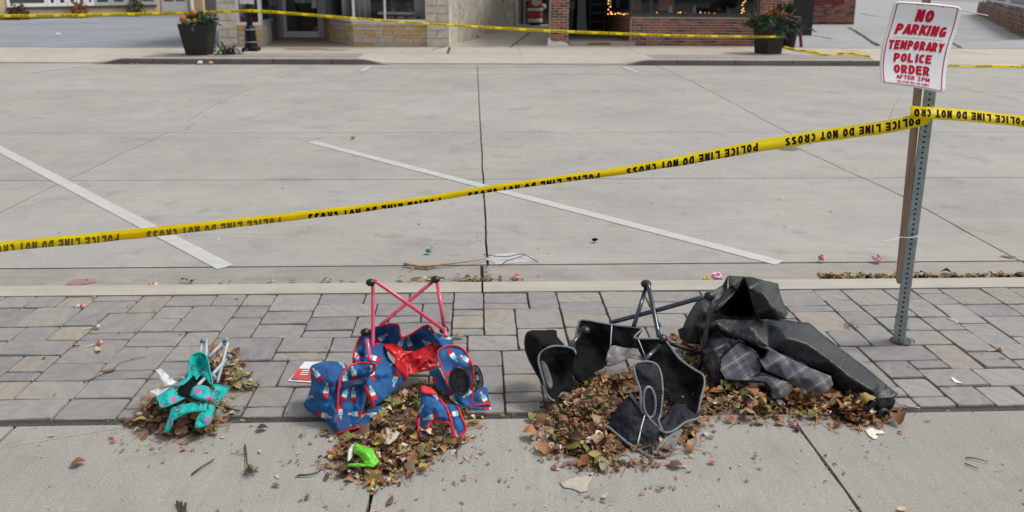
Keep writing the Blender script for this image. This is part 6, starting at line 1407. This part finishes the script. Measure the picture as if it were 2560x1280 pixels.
cloth('outer_roll', ZN, [(344, 394, 3.42), (400, 384, 3.46), (560, 390, 3.46), (720, 392, 3.48), (880, 400, 3.48), (1010, 408, 3.46), (1060, 450, 3.44), (1130, 520, 3.40), (1250, 610, 3.34), (1380, 700, 3.28), (1500, 800, 3.2), (1628, 905, 3.10), (1600, 932, 3.08), (1480, 942, 3.07), (1380, 942, 3.06), (1290, 915, 3.08), (1190, 820, 3.12), (1150, 760, 3.15), (1050, 730, 3.18), (880, 645, 3.24), (720, 575, 3.28), (580, 535, 3.31), (450, 480, 3.36)], PD, bk, inner=[(600, 440, 3.34), (860, 520, 3.25), (1000, 560, 3.22), (1180, 690, 3.13), (1300, 790, 3.07), (1450, 880, 3.03)], amp=0.005, freq=0.016, ridge=0.003, facet=0.7, sharp=True, seed=45)
cloth('roll_underside', ZN, [(1150, 758, 3.16), (1290, 912, 3.08), (1300, 1000, 3.02), (1230, 960, 3.06), (1170, 850, 3.14), (1100, 760, 3.2), (900, 650, 3.26)], M['black_nylon'], bk, ridge=0.003, seed=46)
cloth('outer_flap', ZN, [(240, 500, 3.42), (300, 490, 3.44), (420, 490, 3.44), (540, 535, 3.40), (470, 590, 3.32), (400, 655, 3.25), (385, 760, 3.18), (420, 850, 3.13), (445, 885, 3.10), (400, 870, 3.12), (330, 790, 3.19), (290, 700, 3.25), (270, 600, 3.32)], PD, bk, inner=[(340, 600, 3.26), (420, 560, 3.30)], amp=0.005, freq=0.03, ridge=0.003, facet=0.7, sharp=True, seed=47)
cloth('lining_fold', ZN, [(398, 652, 3.23), (460, 590, 3.29), (522, 540, 3.34), (585, 570, 3.33), (640, 605, 3.30), (680, 680, 3.26), (662, 775, 3.19), (560, 800, 3.16), (430, 806, 3.14), (392, 740, 3.17)], PLD, bk, inner=[(530, 680, 3.24)], amp=0.005, freq=0.03, pipe=NY_, pipe_r=0.004, pipe_span=[(0, 3)], facet=0.7, sharp=True, ridge=0.003, seed=48)
cloth('lining_fold', ZN, [(568, 536, 3.33), (640, 545, 3.32), (722, 572, 3.28), (800, 620, 3.23), (880, 660, 3.19), (1020, 725, 3.13), (1160, 780, 3.08), (1177, 838, 3.05), (1140, 885, 3.03), (1100, 906, 3.02), (1020, 890, 3.04), (940, 862, 3.06), (850, 800, 3.10), (700, 735, 3.16), (650, 660, 3.23), (700, 650, 3.22), (725, 600, 3.24), (660, 580, 3.30)], PLD, bk, inner=[(800, 690, 3.12), (1000, 800, 3.02), (700, 600, 3.33)], amp=0.005, freq=0.02, pipe=NY_, pipe_r=0.004, pipe_span=[(13, 18)], facet=0.7, sharp=True, ridge=0.003, seed=49)
cloth('lining_curl', ZN, [(440, 812, 3.12), (560, 792, 3.13), (700, 780, 3.13), (790, 800, 3.11), (860, 835, 3.08), (890, 880, 3.05), (850, 920, 3.02), (800, 936, 3.01), (745, 930, 3.02), (742, 870, 3.08), (700, 825, 3.11), (600, 815, 3.12)], PLD, bk, inner=[(800, 860, 3.02)], amp=0.005, pipe=NY_, pipe_r=0.0045, pipe_span=[(8, 12)], facet=0.7, sharp=True, ridge=0.003, seed=50)
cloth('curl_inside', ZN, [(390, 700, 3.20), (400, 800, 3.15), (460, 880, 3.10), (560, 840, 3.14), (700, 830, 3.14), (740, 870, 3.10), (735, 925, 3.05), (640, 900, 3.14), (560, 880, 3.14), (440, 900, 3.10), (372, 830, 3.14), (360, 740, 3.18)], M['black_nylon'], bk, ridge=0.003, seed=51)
cloth('carry_strap', ZN, [(1280, 925, 3.05), (1400, 940, 3.03), (1598, 930, 3.04), (1592, 1000, 2.99), (1570, 1012, 2.98), (1556, 1060, 2.955), (1500, 1082, 2.94), (1450, 1050, 2.95), (1400, 1060, 2.94), (1372, 1100, 2.91), (1330, 1085, 2.92), (1350, 1020, 2.96), (1290, 985, 3.0)], NY_, bk, inner=[(1450, 980, 2.97)], amp=0.02, puff=0.02, ridge=0.003, seed=52)
sloop = MB().tube(catmull([VC(1660+x/2.782, 660+y/2.782, d_, 0.012) for x, y, d_ in ((1290, 985, 3.0), (1220, 975, 2.99), (1198, 1010, 2.96), (1225, 1055, 2.93), (1290, 1090, 2.90), (1350, 1108, 2.89), (1375, 1060, 2.92))], 5), 0.007, 6).build('strap_loop', NY_, bk, smooth=True)
MB().lathe(VC(1660+1515/2.782, 660+1045/2.782, 2.95, 0.02), [(0.026, 0), (0.03, 0.01), (0.026, 0.018), (0.016, 0.0185), (0.015, 0.002)], 14, (0.2, -1, 0.15)).build('end_cap', M['black_plastic'], bk, smooth=True)
cloth('inner_shadow_sheet', ZN, [(500, 520, 3.44), (620, 545, 3.42), (760, 590, 3.38), (960, 690, 3.30), (1150, 770, 3.2), (1120, 860, 3.12), (900, 820, 3.2), (700, 760, 3.26), (560, 700, 3.34)], M['black_nylon'], bk, ridge=0.003, seed=54)  # added black filler sheet painting shadow into the gap behind the tartan
cloth('outer_back', ZN, [(240, 520, 3.60), (500, 330, 3.8), (860, 390, 3.66), (1010, 415, 3.6), (1400, 720, 3.42), (1600, 915, 3.2), (1300, 900, 3.25), (900, 800, 3.35), (500, 700, 3.4)], PD, bk, facet=0.7, sharp=True, ridge=0.003, seed=53)

# ================================================================== teal chair
ZT = (300, 800, 4.0)
tc = empty('folding_chair', G(480, 1040), 'small teal print toddler folding chair with grey legs, collapsed', 'folding chair'); GT = M['grey_tube']; TL = M['teal']
for p in ([(828, 225, 3.42), (800, 330, 3.34)], [(866, 205, 3.41), (860, 365, 3.30)], [(1032, 222, 3.42), (885, 372, 3.32)], [(1078, 225, 3.41), (1025, 430, 3.32), (970, 632, 3.25)], [(1060, 395, 3.36), (905, 568, 3.20)], [(1085, 400, 3.38), (1068, 455, 3.36)], [(842, 588, 3.12), (778, 655, 3.05)], [(660, 665, 3.08), (622, 760, 3.00)], [(695, 505, 3.22), (640, 590, 3.14)]):
    tubez('leg', ZT, p, 0.0072, GT, tc, smooth=0 if len(p) == 2 else 4)
def hub(x, y, d_, r=0.0125):
    c = VC(300+x/4, 800+y/4, d_, 0.01); MB().lathe(c-Vector((0, -0.008, 0)), [(r*.8, 0), (r, 0.003), (r, 0.017), (r*.75, 0.02), (r*.35, 0.0205)], 12, (0.1, -1, 0.15)).build('hub', M['grey_plastic'], tc, smooth=True); MB().lathe(c-Vector((0, 0.012, 0)), [(0.004, 0), (0.004, 0.002)], 8, (0.1, -1, 0.15)).build('rivet', M['hole'], tc)
for x, y, d_ in ((828, 210, 3.42), (1058, 205, 3.42), (858, 210, 3.43), (1090, 372, 3.38), (618, 600, 3.13), (925, 580, 3.2)): hub(x, y, d_, 0.0125 if y < 500 else 0.016)
cloth('hood', ZT, [(690, 432, 3.18), (718, 355, 3.22), (790, 325, 3.24), (850, 348, 3.24), (882, 420, 3.2), (895, 500, 3.17), (925, 640, 3.08), (885, 620, 3.1), (845, 575, 3.14), (800, 560, 3.17), (760, 600, 3.14), (735, 560, 3.18), (700, 590, 3.10), (640, 640, 3.05), (565, 662, 3.04), (545, 640, 3.06), (625, 615, 3.08), (685, 560, 3.12)], TL, tc, inner=[(790, 430, 3.27), (770, 520, 3.25)], amp=0.008, freq=0.06, step=4, pipe=M['teal_bind'], pipe_r=0.0035, pipe_span=[(0, 7), (13, 18)], ridge=0.005, facet=0.4, seed=61)
cloth('hood_shadow_sheet', ZT, [(700, 480, 3.26), (740, 400, 3.30), (840, 440, 3.28), (900, 620, 3.16), (880, 720, 3.06), (720, 780, 2.98), (590, 740, 3.0), (600, 660, 3.06)], M['black_nylon'], tc, step=5, ridge=0.005, facet=0.4, seed=62)  # added black sheet painting the shade inside the collapsed chair
cloth('bundle', ZT, [(700, 740, 2.98), (730, 672, 3.01), (800, 650, 3.03), (880, 665, 3.02), (915, 722, 3.0), (900, 800, 2.96), (800, 802, 2.95), (706, 766, 2.97)], TL, tc, amp=0.008, freq=0.06, step=4, puff=0.02, ridge=0.005, facet=0.4, seed=63)
cloth('side_wing', ZT, [(918, 650, 3.07), (1000, 655, 3.08), (1082, 670, 3.08), (1062, 730, 3.04), (1010, 790, 2.99), (970, 850, 2.95), (950, 800, 2.98), (895, 815, 2.97), (900, 740, 3.01), (945, 700, 3.05)], TL, tc, inner=[(960, 740, 3.06)], amp=0.008, freq=0.06, step=4, pipe=M['teal_bind'], pipe_r=0.003, pipe_span=[(0, 4)], ridge=0.005, facet=0.4, seed=64)
cloth('side_wing', ZT, [(370, 780, 2.97), (430, 725, 3.0), (500, 690, 3.03), (560, 680, 3.04), (600, 740, 3.01), (650, 752, 3.0), (642, 782, 2.98), (500, 850, 2.935), (410, 872, 2.92), (392, 820, 2.94)], TL, tc, inner=[(500, 760, 2.95)], amp=0.008, freq=0.06, step=4, pipe=M['teal_bind'], pipe_r=0.0035, pipe_span=[(6, 10)], ridge=0.005, facet=0.4, seed=65)
cloth('skirt', ZT, [(440, 1112, 2.86), (455, 1060, 2.87), (490, 960, 2.90), (530, 872, 2.93), (700, 832, 2.95), (862, 805, 2.97), (868, 880, 2.93), (860, 905, 2.92), (745, 912, 2.91), (640, 935, 2.90), (560, 982, 2.885), (522, 1010, 2.875), (520, 1045, 2.865), (480, 1112, 2.855)], TL, tc, amp=0.008, freq=0.05, step=4, pipe=M['teal_bind'], pipe_r=0.0032, pipe_span=[(7, 14)], ridge=0.005, facet=0.4, seed=66)
cloth('tail', ZT, [(762, 1076, 2.855), (770, 1000, 2.88), (815, 930, 2.91), (875, 895, 2.93), (880, 850, 2.95), (945, 855, 2.96), (925, 940, 2.92), (905, 1020, 2.885), (850, 1055, 2.865)], TL, tc, inner=[(850, 960, 2.87)], amp=0.008, freq=0.06, step=4, pipe=M['teal_bind'], pipe_r=0.003, pipe_span=[(0, 3), (5, 9)], ridge=0.005, facet=0.4, seed=67)
def scrap(name, org, pts, m_, label, cat, step=4, amp=0.006, grp=None, thick=0.0008, zt=None):
    o = cloth(name, org, pts, m_, None, amp=amp, freq=0.08, step=step, thick=thick, seed=len(label), sharp=True, ksm=2); base(o); tag(o, label, cat, grp); return o
scrap('plastic_strip', ZT, [(355, 497, 3.16), (408, 485, 3.17), (570, 628, 3.08), (545, 650, 3.05), (450, 672, 3.03), (400, 600, 3.09)], M['white_film'], 'translucent white plastic strip sticking up behind the teal chair', 'plastic')
scrap('plastic_strip', ZT, [(275, 712, 3.05), (400, 680, 3.06), (522, 660, 3.05), (460, 700, 3.02), (378, 775, 3.0), (320, 745, 3.02)], M['white_film'], 'lower white plastic strip lying flat left of the teal chair', 'plastic')

# ================================================================== litter
ID = (0, 0, 1)
cardo = obj('flyer', [G(720, 952, .005), G(762, 904, .007), G(815, 905, .007), G(838, 945, .006), G(825, 960, .005)], [(4, 3, 2, 1, 0)], M['card'], solid=0.0008); base(cardo); tag(cardo, 'white and red printed flyer tucked behind the blue chair', 'flyer')
obj('red_print', [G(726, 948, 0.0085), G(746, 921, 0.0085), G(812, 923, 0.0085), G(822, 954, 0.0085)], [(0, 1, 2, 3)], M['card_red'], cardo)
for k, (y_, a, b) in enumerate(((926, 756, 774), (931, 752, 772), (936, 750, 770))): obj('print_line', [G(a, y_+1.2, 0.0100), G(a, y_-1, 0.0100), G(b, y_-1, 0.0100), G(b, y_+1.2, 0.0100)], [(0, 1, 2, 3)], M['card'], cardo)
obj('barcode', [G(731, 947, 0.0100), G(734, 942, 0.0100), G(744, 943, 0.0100), G(742, 948.5, 0.0100)], [(0, 1, 2, 3)], M['interior_grey'], cardo)
# crushed green cup
cp = empty('paper_cup', G(905, 1150), 'torn lime green plastic cup lying in the leaf pile', 'cup')
cloth('cup_wall', ZB, [(410, 985, 2.79), (460, 1005, 2.775), (510, 1020, 2.765), (530, 1060, 2.735), (548, 1088, 2.715), (520, 1118, 2.69), (470, 1108, 2.70), (440, 1060, 2.735), (405, 1040, 2.76)], M['cup'], cp, inner=[(470, 1050, 2.70)], amp=0.006, step=4, seed=71, dy=-0.085, ridge=0.0008, sharp=True, ksm=2)
cloth('cup_base', ZB, [(370, 1105, 2.70), (430, 1098, 2.70), (500, 1108, 2.69), (528, 1120, 2.685), (450, 1118, 2.685), (375, 1116, 2.69)], M['cup'], cp, amp=0.003, step=4, seed=72, dy=-0.08, ridge=0.0008, sharp=True, ksm=2)
cloth('cup_inside', ZB, [(372, 1090, 2.715), (376, 1030, 2.76), (392, 1000, 2.785), (410, 990, 2.79), (405, 1040, 2.765), (400, 1060, 2.75), (385, 1085, 2.72)], M['cup_in'], cp, amp=0.003, step=4, seed=73, dy=-0.08, ridge=0.0008, sharp=True, ksm=2)
def lollipop(px, py, sx, sy, m_, label, z=0.0, r=0.0125):
    c = G(px, py, z+r); s = G(sx, sy, z+0.004); o = empty('lollipop', (c.x, c.y, z), label, 'lollipop', 'wrapped lollipops dropped on the pavement'); d = (s-c).normalized()
    MB().tube([c+d*r*0.7, s], 0.0018, 6).build('stick', M['zip'], o); MB().ball(c, r, 8, 0.9, 0.0014).build('candy', M[m_], o)
    mb = MB()
    for k in range(7): a = k*0.9; q = Vector((math.cos(a), math.sin(a), 0.4))*r*0.9; mb.add([c-d*r*0.8*-1, c+d*r*1.5+q*0.6, c+d*r*1.4+q.cross(d)*0.7], [(0, 1, 2)])
    mb.build('wrapper', M[m_], o)
lollipop(207, 765, 180, 762, 'candy_pink', 'pink lollipop nearest the kerb at the far left'); lollipop(243, 816, 206, 823, 'candy_orange', 'orange lollipop on the left stones'); lollipop(250, 856, 215, 866, 'candy_pink', 'pink lollipop with its stick pointing left, lowest of the left group')
lollipop(2501, 872, 2470, 877, 'candy_orange', 'peach lollipop on the stones at the right edge'); lollipop(1984, 1060, 1938, 1058, 'candy_pink', 'red and yellow lollipop at the top of the slab joint'); lollipop(1875, 1016, 1850, 1029, 'candy_pink', 'small lollipop among leaves below the tartan curl', z=0.02)
def crumple(px, py, m_, r, label, cat='wrapper', z=0.0, sz=0.6, seed=0):
    random.seed(seed+px); c = G(px, py, z+r*sz*0.7); o = MB().ball(c, r, 6, sz, r*0.35).build('wrapper', m_); base(o); o.location.z = z+0.0005 if z >= 0 else z+0.005; tag(o, label, cat); return o
crumple(235, 744, M['candy_pink'], 0.009, 'tiny bright red sweet at the kerb edge', 'sweet'); crumple(193, 768, M['white_film'], 0.014, 'white twist of wrapper beside the leftmost lollipop')
crumple(2194, 651, M['pink'], 0.032, 'crumpled bright pink wrapper in the gutter left of the signpost', z=RZ+.005); crumple(2055, 650, M['candy_pink'], 0.026, 'pale pink wrapper in the road left of the bright one', z=RZ+.005)
crumple(1795, 700, M['pink'], 0.035, 'pink film wrapper at the kerb behind the blanket', z=RZ+.005+0.06); crumple(1765, 702, M['yellow_film'], 0.022, 'yellow wrapper at the kerb beside the pink film', z=RZ+.005+.05)
crumple(1071, 632, M['green_film'], 0.022, 'small green crumpled wrapper in the road', z=RZ+.005, sz=.4); crumple(1293, 695, M['candy_pink'], 0.022, 'dark red wrapper on the gutter', z=RZ+.005, sz=.5)
crumple(1487, 603, M['tape_ink'], 0.022, 'small black bit of debris in the road', 'debris', z=RZ+.005, sz=.4); crumple(382, 716, M['candy_orange'], 0.028, 'orange wrapper in the left gutter', z=RZ+.06, sz=.35)
crumple(1278, 650, M['reed'], 0.018, 'brown nut shell beside the black wire', 'debris', z=RZ+.005, sz=.6) if False else None
crumple(883, 347, LEAF['yellow'], 0.03, 'small yellow leaf alone in the middle of the road', 'leaf', z=RZ+.005, sz=.25); crumple(1765, 690, M['white_film'], 0.01, 'speck of white film behind the blanket', z=RZ+.005)
crumple(1992, 1075, LEAF['brown'], 0.012, 'brown nut beside the red lollipop', 'nut')
# odd leaves placed by hand
def leafthing(px, py, L, ang, kind, shape, label, z=0.0, sc=(1, 1, .6), grp=None):
    c = G(px, py, z+0.012); o = bpy.data.objects.new('leaf', leafdata(kind, shape)); link(o)
    o.matrix_world = Matrix.Translation((c.x, c.y, z+0.008+L*0.08)) @ Matrix.Rotation(ang, 4, 'Z') @ Matrix.Diagonal((L*sc[0], L*sc[1], L*sc[2], 1)); tag(o, label, 'leaf', grp); o.name = 'fallen_leaf'; return o
scrap('fallen_leaf', ID, [(1398, 1206, 2.56), (1425, 1195, 2.585), (1450, 1190, 2.60), (1484, 1180, 2.62), (1478, 1200, 2.575), (1468, 1215, 2.54), (1470, 1226, 2.515), (1452, 1231, 2.505), (1432, 1222, 2.52), (1410, 1219, 2.525)], LEAF['cream'], 'large pale cream leaf on the concrete in front of the black chair', 'leaf', amp=0.012)
scrap('fallen_leaf', ID, [(2162, 1075, 2.90), (2175, 1069, 2.915), (2200, 1072, 2.91), (2213, 1083, 2.88), (2200, 1085, 2.87), (2188, 1084, 2.87), (2195, 1095, 2.84), (2185, 1098, 2.835), (2172, 1090, 2.855)], LEAF['cream'], 'torn pale leaf on the concrete below the blanket strap', 'leaf', amp=0.01)
scrap('fallen_leaf', ID, [(2365, 797, 3.93), (2378, 794, 3.95), (2397, 801, 3.91), (2393, 812, 3.86), (2385, 803, 3.9)], LEAF['cream'], 'curled cream leaf scrap on the stones right of the signpost', 'leaf', amp=0.01)
scrap('fallen_leaf', ID, [(962, 1065, 2.83), (985, 1072, 2.815), (1000, 1083, 2.785), (988, 1100, 2.74), (972, 1112, 2.705), (958, 1108, 2.715), (966, 1090, 2.76)], LEAF['cream'], 'broad cream leaf on top of the front leaf pile', 'leaf', amp=0.01)
for a in ((2392, 951, .055, 1.9, 'cream', 2, 'slender pale leaf on the stones at the right, nearest the paving joint'), (2507, 893, .03, -0.6, 'green', 2, 'small green leaf below the peach lollipop'), (1147, 841, .055, -.1, 'tan', 1, 'tan leaf on the stones right of the blue chair'), (195, 1157, .05, 0.5, 'rust', 1, 'rust coloured leaf on the left concrete slab'), (275, 924, .05, .2, 'brown', 0, 'brown leaf on the stones on the long twig'), (245, 872, .07, -.9, 'tan', 2, 'thin tan leaf shape by the lowest left lollipop'),
          (1780, 1153, .03, 0, 'rust', 0, 'small orange leaf at the end of the pale stalk'), (1780, 1090, .022, 0, 'brown', 0, 'small brown leaf right of the black chair seat'), (1888, 1139, .022, 1, 'rust', 1, 'tiny rust leaf left of the slab joint'), (2320, 1048, .03, -.3, 'rust', 2, 'small orange leaf right of the blanket strap'), (2255, 1270, .04, .3, 'tan', 0, 'tan leaf at the bottom edge right of the joint'), (1512, 1236, .04, .9, 'cream', 2, 'pale seed leaf near the bottom middle'), (1648, 1160, .03, .9, 'rust', 2, 'red brown leaf at the edge of the pile in front of the chair'),
          (860, 1185, .04, .4, 'olive', 0, 'olive leaf left of the front pile'), (1060, 1168, .045, 1.2, 'yellow', 1, 'yellow green leaf at the right of the front pile'), (1185, 1052, .05, 0, 'olive', 0, 'green brown leaf right of the blue chair'), (1070, 1072, .05, 2.6, 'tan', 0, 'tan leaf under the striped leg wrap'), (1690, 1162, .05, .1, 'brown', 1, 'curled brown leaf on the concrete below the chair seat'), (1733, 1040, .03, 1.5, 'yellow', 0, 'bright yellow leaf at the right edge of the black chair'),
          (975, 1250, .05, 1.3, 'brown', 2, 'brown leaf in the slab joint at the bottom'), (655, 1070, .045, .1, 'dark', 1, 'dark shrivelled leaf left of the blue chair'), (690, 1210, .03, -.5, 'brown', 0, 'small brown leaf in the middle of the left slab'), (130, 1085, .03, .1, 'cream', 2, 'pale leaf sliver at the paving edge on the far left'), (1330, 1050, .03, .3, 'tan', 0, 'tan sliver of leaf in the paving joint'), (2520, 640, .10, -.6, 'brown', 2, 'brown leaf in the road joint at the right')):
    leafthing(*a, z=(RZ if a[1] < 700 else 0))
def twig(name, pts, r, m_, label, cat='twig', z=0.0, r2=None):
    P = catmull([G(x, y, z+0.004+r+h) for x, y, h in pts], 5); P = [p+Vector((0.002*noise.noise(p*60), 0, 0)) for p in P]; o = MB().tube(P, r, 6, r2=r2 or r*0.5).build(name, M[m_], None, smooth=True); base(o); tag(o, label, cat); return o
twig('twig', [(208, 957, 0), (245, 940, .002), (280, 925, .004), (300, 908, .004), (345, 895, .002), (364, 892, 0)], 0.0022, 'twig', 'long thin twig across the stones left of the teal chair')
twig('twig', [(182, 865, 0), (200, 864, 0)], 0.004, 'twig', 'short dark twig on the left stones'); twig('twig', [(480, 1186, 0), (500, 1170, .004), (520, 1158, .004), (535, 1147, 0)], 0.0035, 'twig', 'dark forked twig on the left slab', r2=.002)
ft = twig('fir_twig', [(613, 1112, 0), (616, 1140, .003), (618, 1160, .003), (635, 1188, 0)], 0.0035, 'twig', 'twig with a green fir tip on the left slab')
blades(ft, G(622, 1176, 0.012), 46, 0.03, 0.0022, LEAF['green'], 0.008, 77, 'needles', 0.0); MB().tube([G(574, 1133, .006), G(613, 1136, .006)], 0.0012, 5).build('side_twig', M['twig'], ft)
for i, (x, lb) in enumerate(((448, 'left stub of bark at the bottom edge of the left slab'), (455, 'middle stub of bark at the bottom edge of the left slab'), (463, 'right stub of bark at the bottom edge of the left slab'))): twig('bark', [(x-5+i*3, 1254+i*2, 0), (x, 1268, 0), (x+2, 1280, 0)], 0.005, 'twig', lb, 'bark')
twig('twig', [(560, 1015, .01), (575, 1022, .006), (600, 1027, .004)], 0.005, 'twig', 'dark stick poking out right of the teal chair', r2=.003); twig('twig', [(496, 1088, .004), (520, 1084, .004), (525, 1080, .004)], 0.004, 'twig', 'grey stick at the front of the teal chair', r2=.002)
twig('twig', [(745, 1188, 0), (775, 1186, .002), (800, 1178, 0)], 0.004, 'twig', 'dark curled twig left of the front leaf pile', r2=.002); twig('twig', [(1142, 1115, 0), (1143, 1145, 0)], 0.0025, 'twig', 'upright thin twig right of the front leaf pile'); twig('twig', [(2412, 1158, 0), (2446, 1172, 0)], 0.0025, 'twig', 'lower short dark twig on the right slab'); twig('twig', [(2414, 1144, 0), (2440, 1146, .002), (2470, 1155, 0)], 0.0025, 'twig', 'upper reddish twig on the right slab')
twig('twig', [(850, 1060, .006), (800, 1090, .006)], 0.0015, 'twig', 'thin stem under the left of the blue chair') if False else None
rb1 = twig('dry_reed', [(1010, 659, .01), (1060, 665, .012), (1130, 658, .012), (1190, 651, .012), (1225, 643, .008)], 0.009, 'reed', 'tan bundle of dry reeds lying along the gutter joint', 'reed', z=RZ, r2=.003)
MB().tube([G(1035, 662, RZ+.01), G(1070, 672, RZ+.012), G(1103, 659, RZ+.012)], 0.006, 6, r2=0.004).tube([G(1050, 658, RZ+.01), G(1024, 678, RZ+.01)], 0.003, 5).tube([G(1010, 662, RZ+.014), G(1075, 668, RZ+.016)], 0.005, 5).build('side_reed', M['reed'], rb1)
w1 = twig('wire', [(1210, 635, 0), (1235, 640, .02), (1270, 641, .02), (1303, 635, .02), (1320, 641, .02), (1345, 655, 0)], 0.003, 'wire', 'bent dark wire lying over the white paint spill', 'wire', z=RZ, r2=.003); MB().tube(catmull([G(1312, 637, RZ+.015), G(1280, 648, RZ+.015), G(1265, 653, RZ+.01), G(1250, 665, RZ+.005)], 4), 0.0025, 5).build('wire_branch', M['wire'], w1)
twig('straw', [(2240, 1003, 0), (2262, 1013, 0), (2300, 1020, 0)], 0.0028, 'pink', 'thin pink straw beside the end of the blanket', 'straw', r2=.0026)
twig('twig', [(1330, 1040, 0), (1360, 1046, 0)], 0.0018, 'twig', 'thin twig in the joint left of the black chair'); twig('twig', [(2240, 1030, .002), (2275, 1023, .008), (2290, 1035, 0)], 0.002, 'twig', 'thin reddish twig curling right of the blanket end')
tw = twig('dry_weed', [(2112, 808, 0), (2125, 815, .015), (2138, 811, .01), (2147, 820, 0)], 0.002, 'twig', 'tangle of dry grey weed on the stones left of the signpost', 'weed'); mb = MB(); rr = random.Random(4)
for _ in range(14): a = G(2115+rr.random()*30, 808+rr.random()*12, .006); mb.tube([a, a+Vector((rr.uniform(-.03, .03), rr.uniform(-.02, .02), rr.random()*.02))], 0.0012, 4)
mb.build('stems', M['wire'], tw)
dr_ = blotch('road_drain', G(1970, 372, RZ), 0.14, 0.12, RZ+0.003, M['far_kerb'], None, 3); base(dr_); tag(dr_, 'round dark patch cover in the road by the right crack', 'drain')
# stuff: fine scraps on all the ground, gutter leaves, joint debris
def scatter(name, fn, n, size, kinds, seed, label, zf, cat='debris', flat=0.5):
    rr = random.Random(seed); vs = []; fs = []; fm = []; ml = [LEAF[k] for k in kinds]
    for _ in range(n):
        x, y = fn(rr); z = zf(x, y); k = rr.randrange(len(kinds)); s = size*rr.uniform(.4, 1.3); v, f = leafmesh(kinds[k], rr.choice((0, 1, 2, 2, 5)))
        M4 = Matrix.Translation((x, y, z+0.004+s*0.06)) @ Matrix.Rotation(rr.uniform(0, 6.28), 4, 'Z') @ Matrix.Rotation(rr.gauss(0, .25), 4, 'X') @ Matrix.Diagonal((s, s*rr.uniform(.4, 1), s*flat, 1)); b = len(vs); vs += [M4 @ Vector(q) for q in v]; fs += [tuple(b+i for i in q) for q in f]; fm += [k]*len(f)
    o = obj(name, vs, fs, None, None, smooth=True, mats=ml, fmat=fm); base(o); tag(o, label, cat, None, 'stuff'); return o
K1 = ['brown', 'tan', 'dark', 'rust', 'brown', 'olive']
scatter('leaf_scraps', lambda r: (r.uniform(-1.9, 2.3)*1.1, r.uniform(2.2, 3.0)), 230, 0.013, K1, 31, 'tiny leaf scraps scattered on the concrete slabs', lambda x, y: 0)
scatter('leaf_scraps', lambda r: (r.uniform(-3, 3.4), r.uniform(3.05, 4.4)), 110, 0.018, K1, 32, 'small dry leaf scraps scattered on the stone paving', lambda x, y: 0.002)
scatter('road_litter', lambda r: (r.gauss(.4, 2.8), r.uniform(4.9, 9) if r.random() < .75 else r.uniform(9, 18)), 190, 0.026, ['dark', 'dark', 'brown', 'tan', 'cream'], 33, 'small dark leaf bits scattered on the road', lambda x, y: RZ)
def near_pile(r):
    a = r.uniform(0, 6.28); c = r.choice(((G(960, 1150), .30), (G(1480, 1120), .36), (G(1900, 1040), .45), (G(450, 1060), .2))); rad = c[1]*(1+abs(r.gauss(0, .25))); return c[0].x+math.cos(a)*rad, min(3.3, c[0].y+math.sin(a)*rad*.8)
scatter('leaf_scraps', near_pile, 260, 0.022, K1, 36, 'loose leaf scraps round the edges of the leaf piles', lambda x, y: 0)
def kerbl(r):
    t = r.random(); x = G(2040, 697, RZ).x+(t**1.3)*(G(2560, 695, RZ).x-G(2040, 697, RZ).x); return x, 4.795+abs(r.gauss(0, .03))
scatter('gutter_leaves', kerbl, 620, 0.055, ['rust', 'rust', 'brown', 'yellow', 'dark', 'olive'], 34, 'line of rust coloured leaves drifted along the kerb right of the blanket', lambda x, y: RZ+.005+.035*random.random(), 'leaf drift', .9)
scatter('gutter_leaves', lambda r: (G(1190, 712, RZ).x+r.gauss(0, .16), 4.86+abs(r.gauss(0, .04))), 60, 0.045, ['rust', 'yellow', 'dark', 'brown'], 35, 'small drift of leaves against the kerb by the middle road joint', lambda x, y: RZ+.01, 'leaf drift', .9)
scatter('gutter_leaves', lambda r: (r.uniform(-1.9, -.3), 4.87+abs(r.gauss(0, .03))), 26, 0.05, ['tan', 'yellow', 'brown', 'cream'], 37, 'few loose leaves along the left kerb', lambda x, y: RZ+.01, 'leaf drift', .8)
scatter('joint_debris', lambda r: (1.30+r.gauss(0, .006), r.uniform(2.2, 3.0)), 150, 0.012, ['tan', 'dark', 'brown', 'rust'], 38, 'crumbs packed into the diagonal slab joint on the right', lambda x, y: -.012)
scatter('joint_debris', lambda r: (-.38+r.gauss(0, .008), r.uniform(2.2, 2.6)), 80, 0.014, ['tan', 'dark', 'brown', 'rust'], 39, 'crumbs packed into the slab joint below the front pile', lambda x, y: -.012)
scatter('joint_debris', lambda r: (r.uniform(-2.2, 2.6), 3.006+r.gauss(0, .008)), 160, 0.013, ['tan', 'dark', 'brown', 'dark'], 40, 'crumbs in the long joint between stones and concrete', lambda x, y: -.014)
scatter('joint_debris', lambda r: (.05+r.gauss(0, .01), r.uniform(4.55, 5.2)), 60, 0.016, ['tan', 'dark', 'brown'], 41, 'crumbs in the gutter joint behind the blue chair', lambda x, y: RZ)
scatter('gutter_leaves', lambda r: (r.uniform(-8.2, -6.2), 19.0-abs(r.gauss(0, .05))), 70, 0.07, ['rust', 'brown', 'tan'], 42, 'reddish leaves along the far kerb left of the planter', lambda x, y: RZ, 'leaf drift', .8)
crumple(500, 159, M['card'], 0.06, 'white and blue scrap of litter by the far kerb', 'litter', z=RZ+.005, sz=.5); crumple(527, 159, M['candy_orange'], 0.05, 'orange scrap of litter by the far kerb', 'litter', z=RZ+.005, sz=.5)
crumple(146, 88, M['card'], 0.08, 'white scrap lying in the parking lot', 'litter', z=0.0, sz=.3); crumple(1195, 92, M['card'], 0.12, 'white scrap of paper on the passage floor', 'litter', z=0.0, sz=.35)
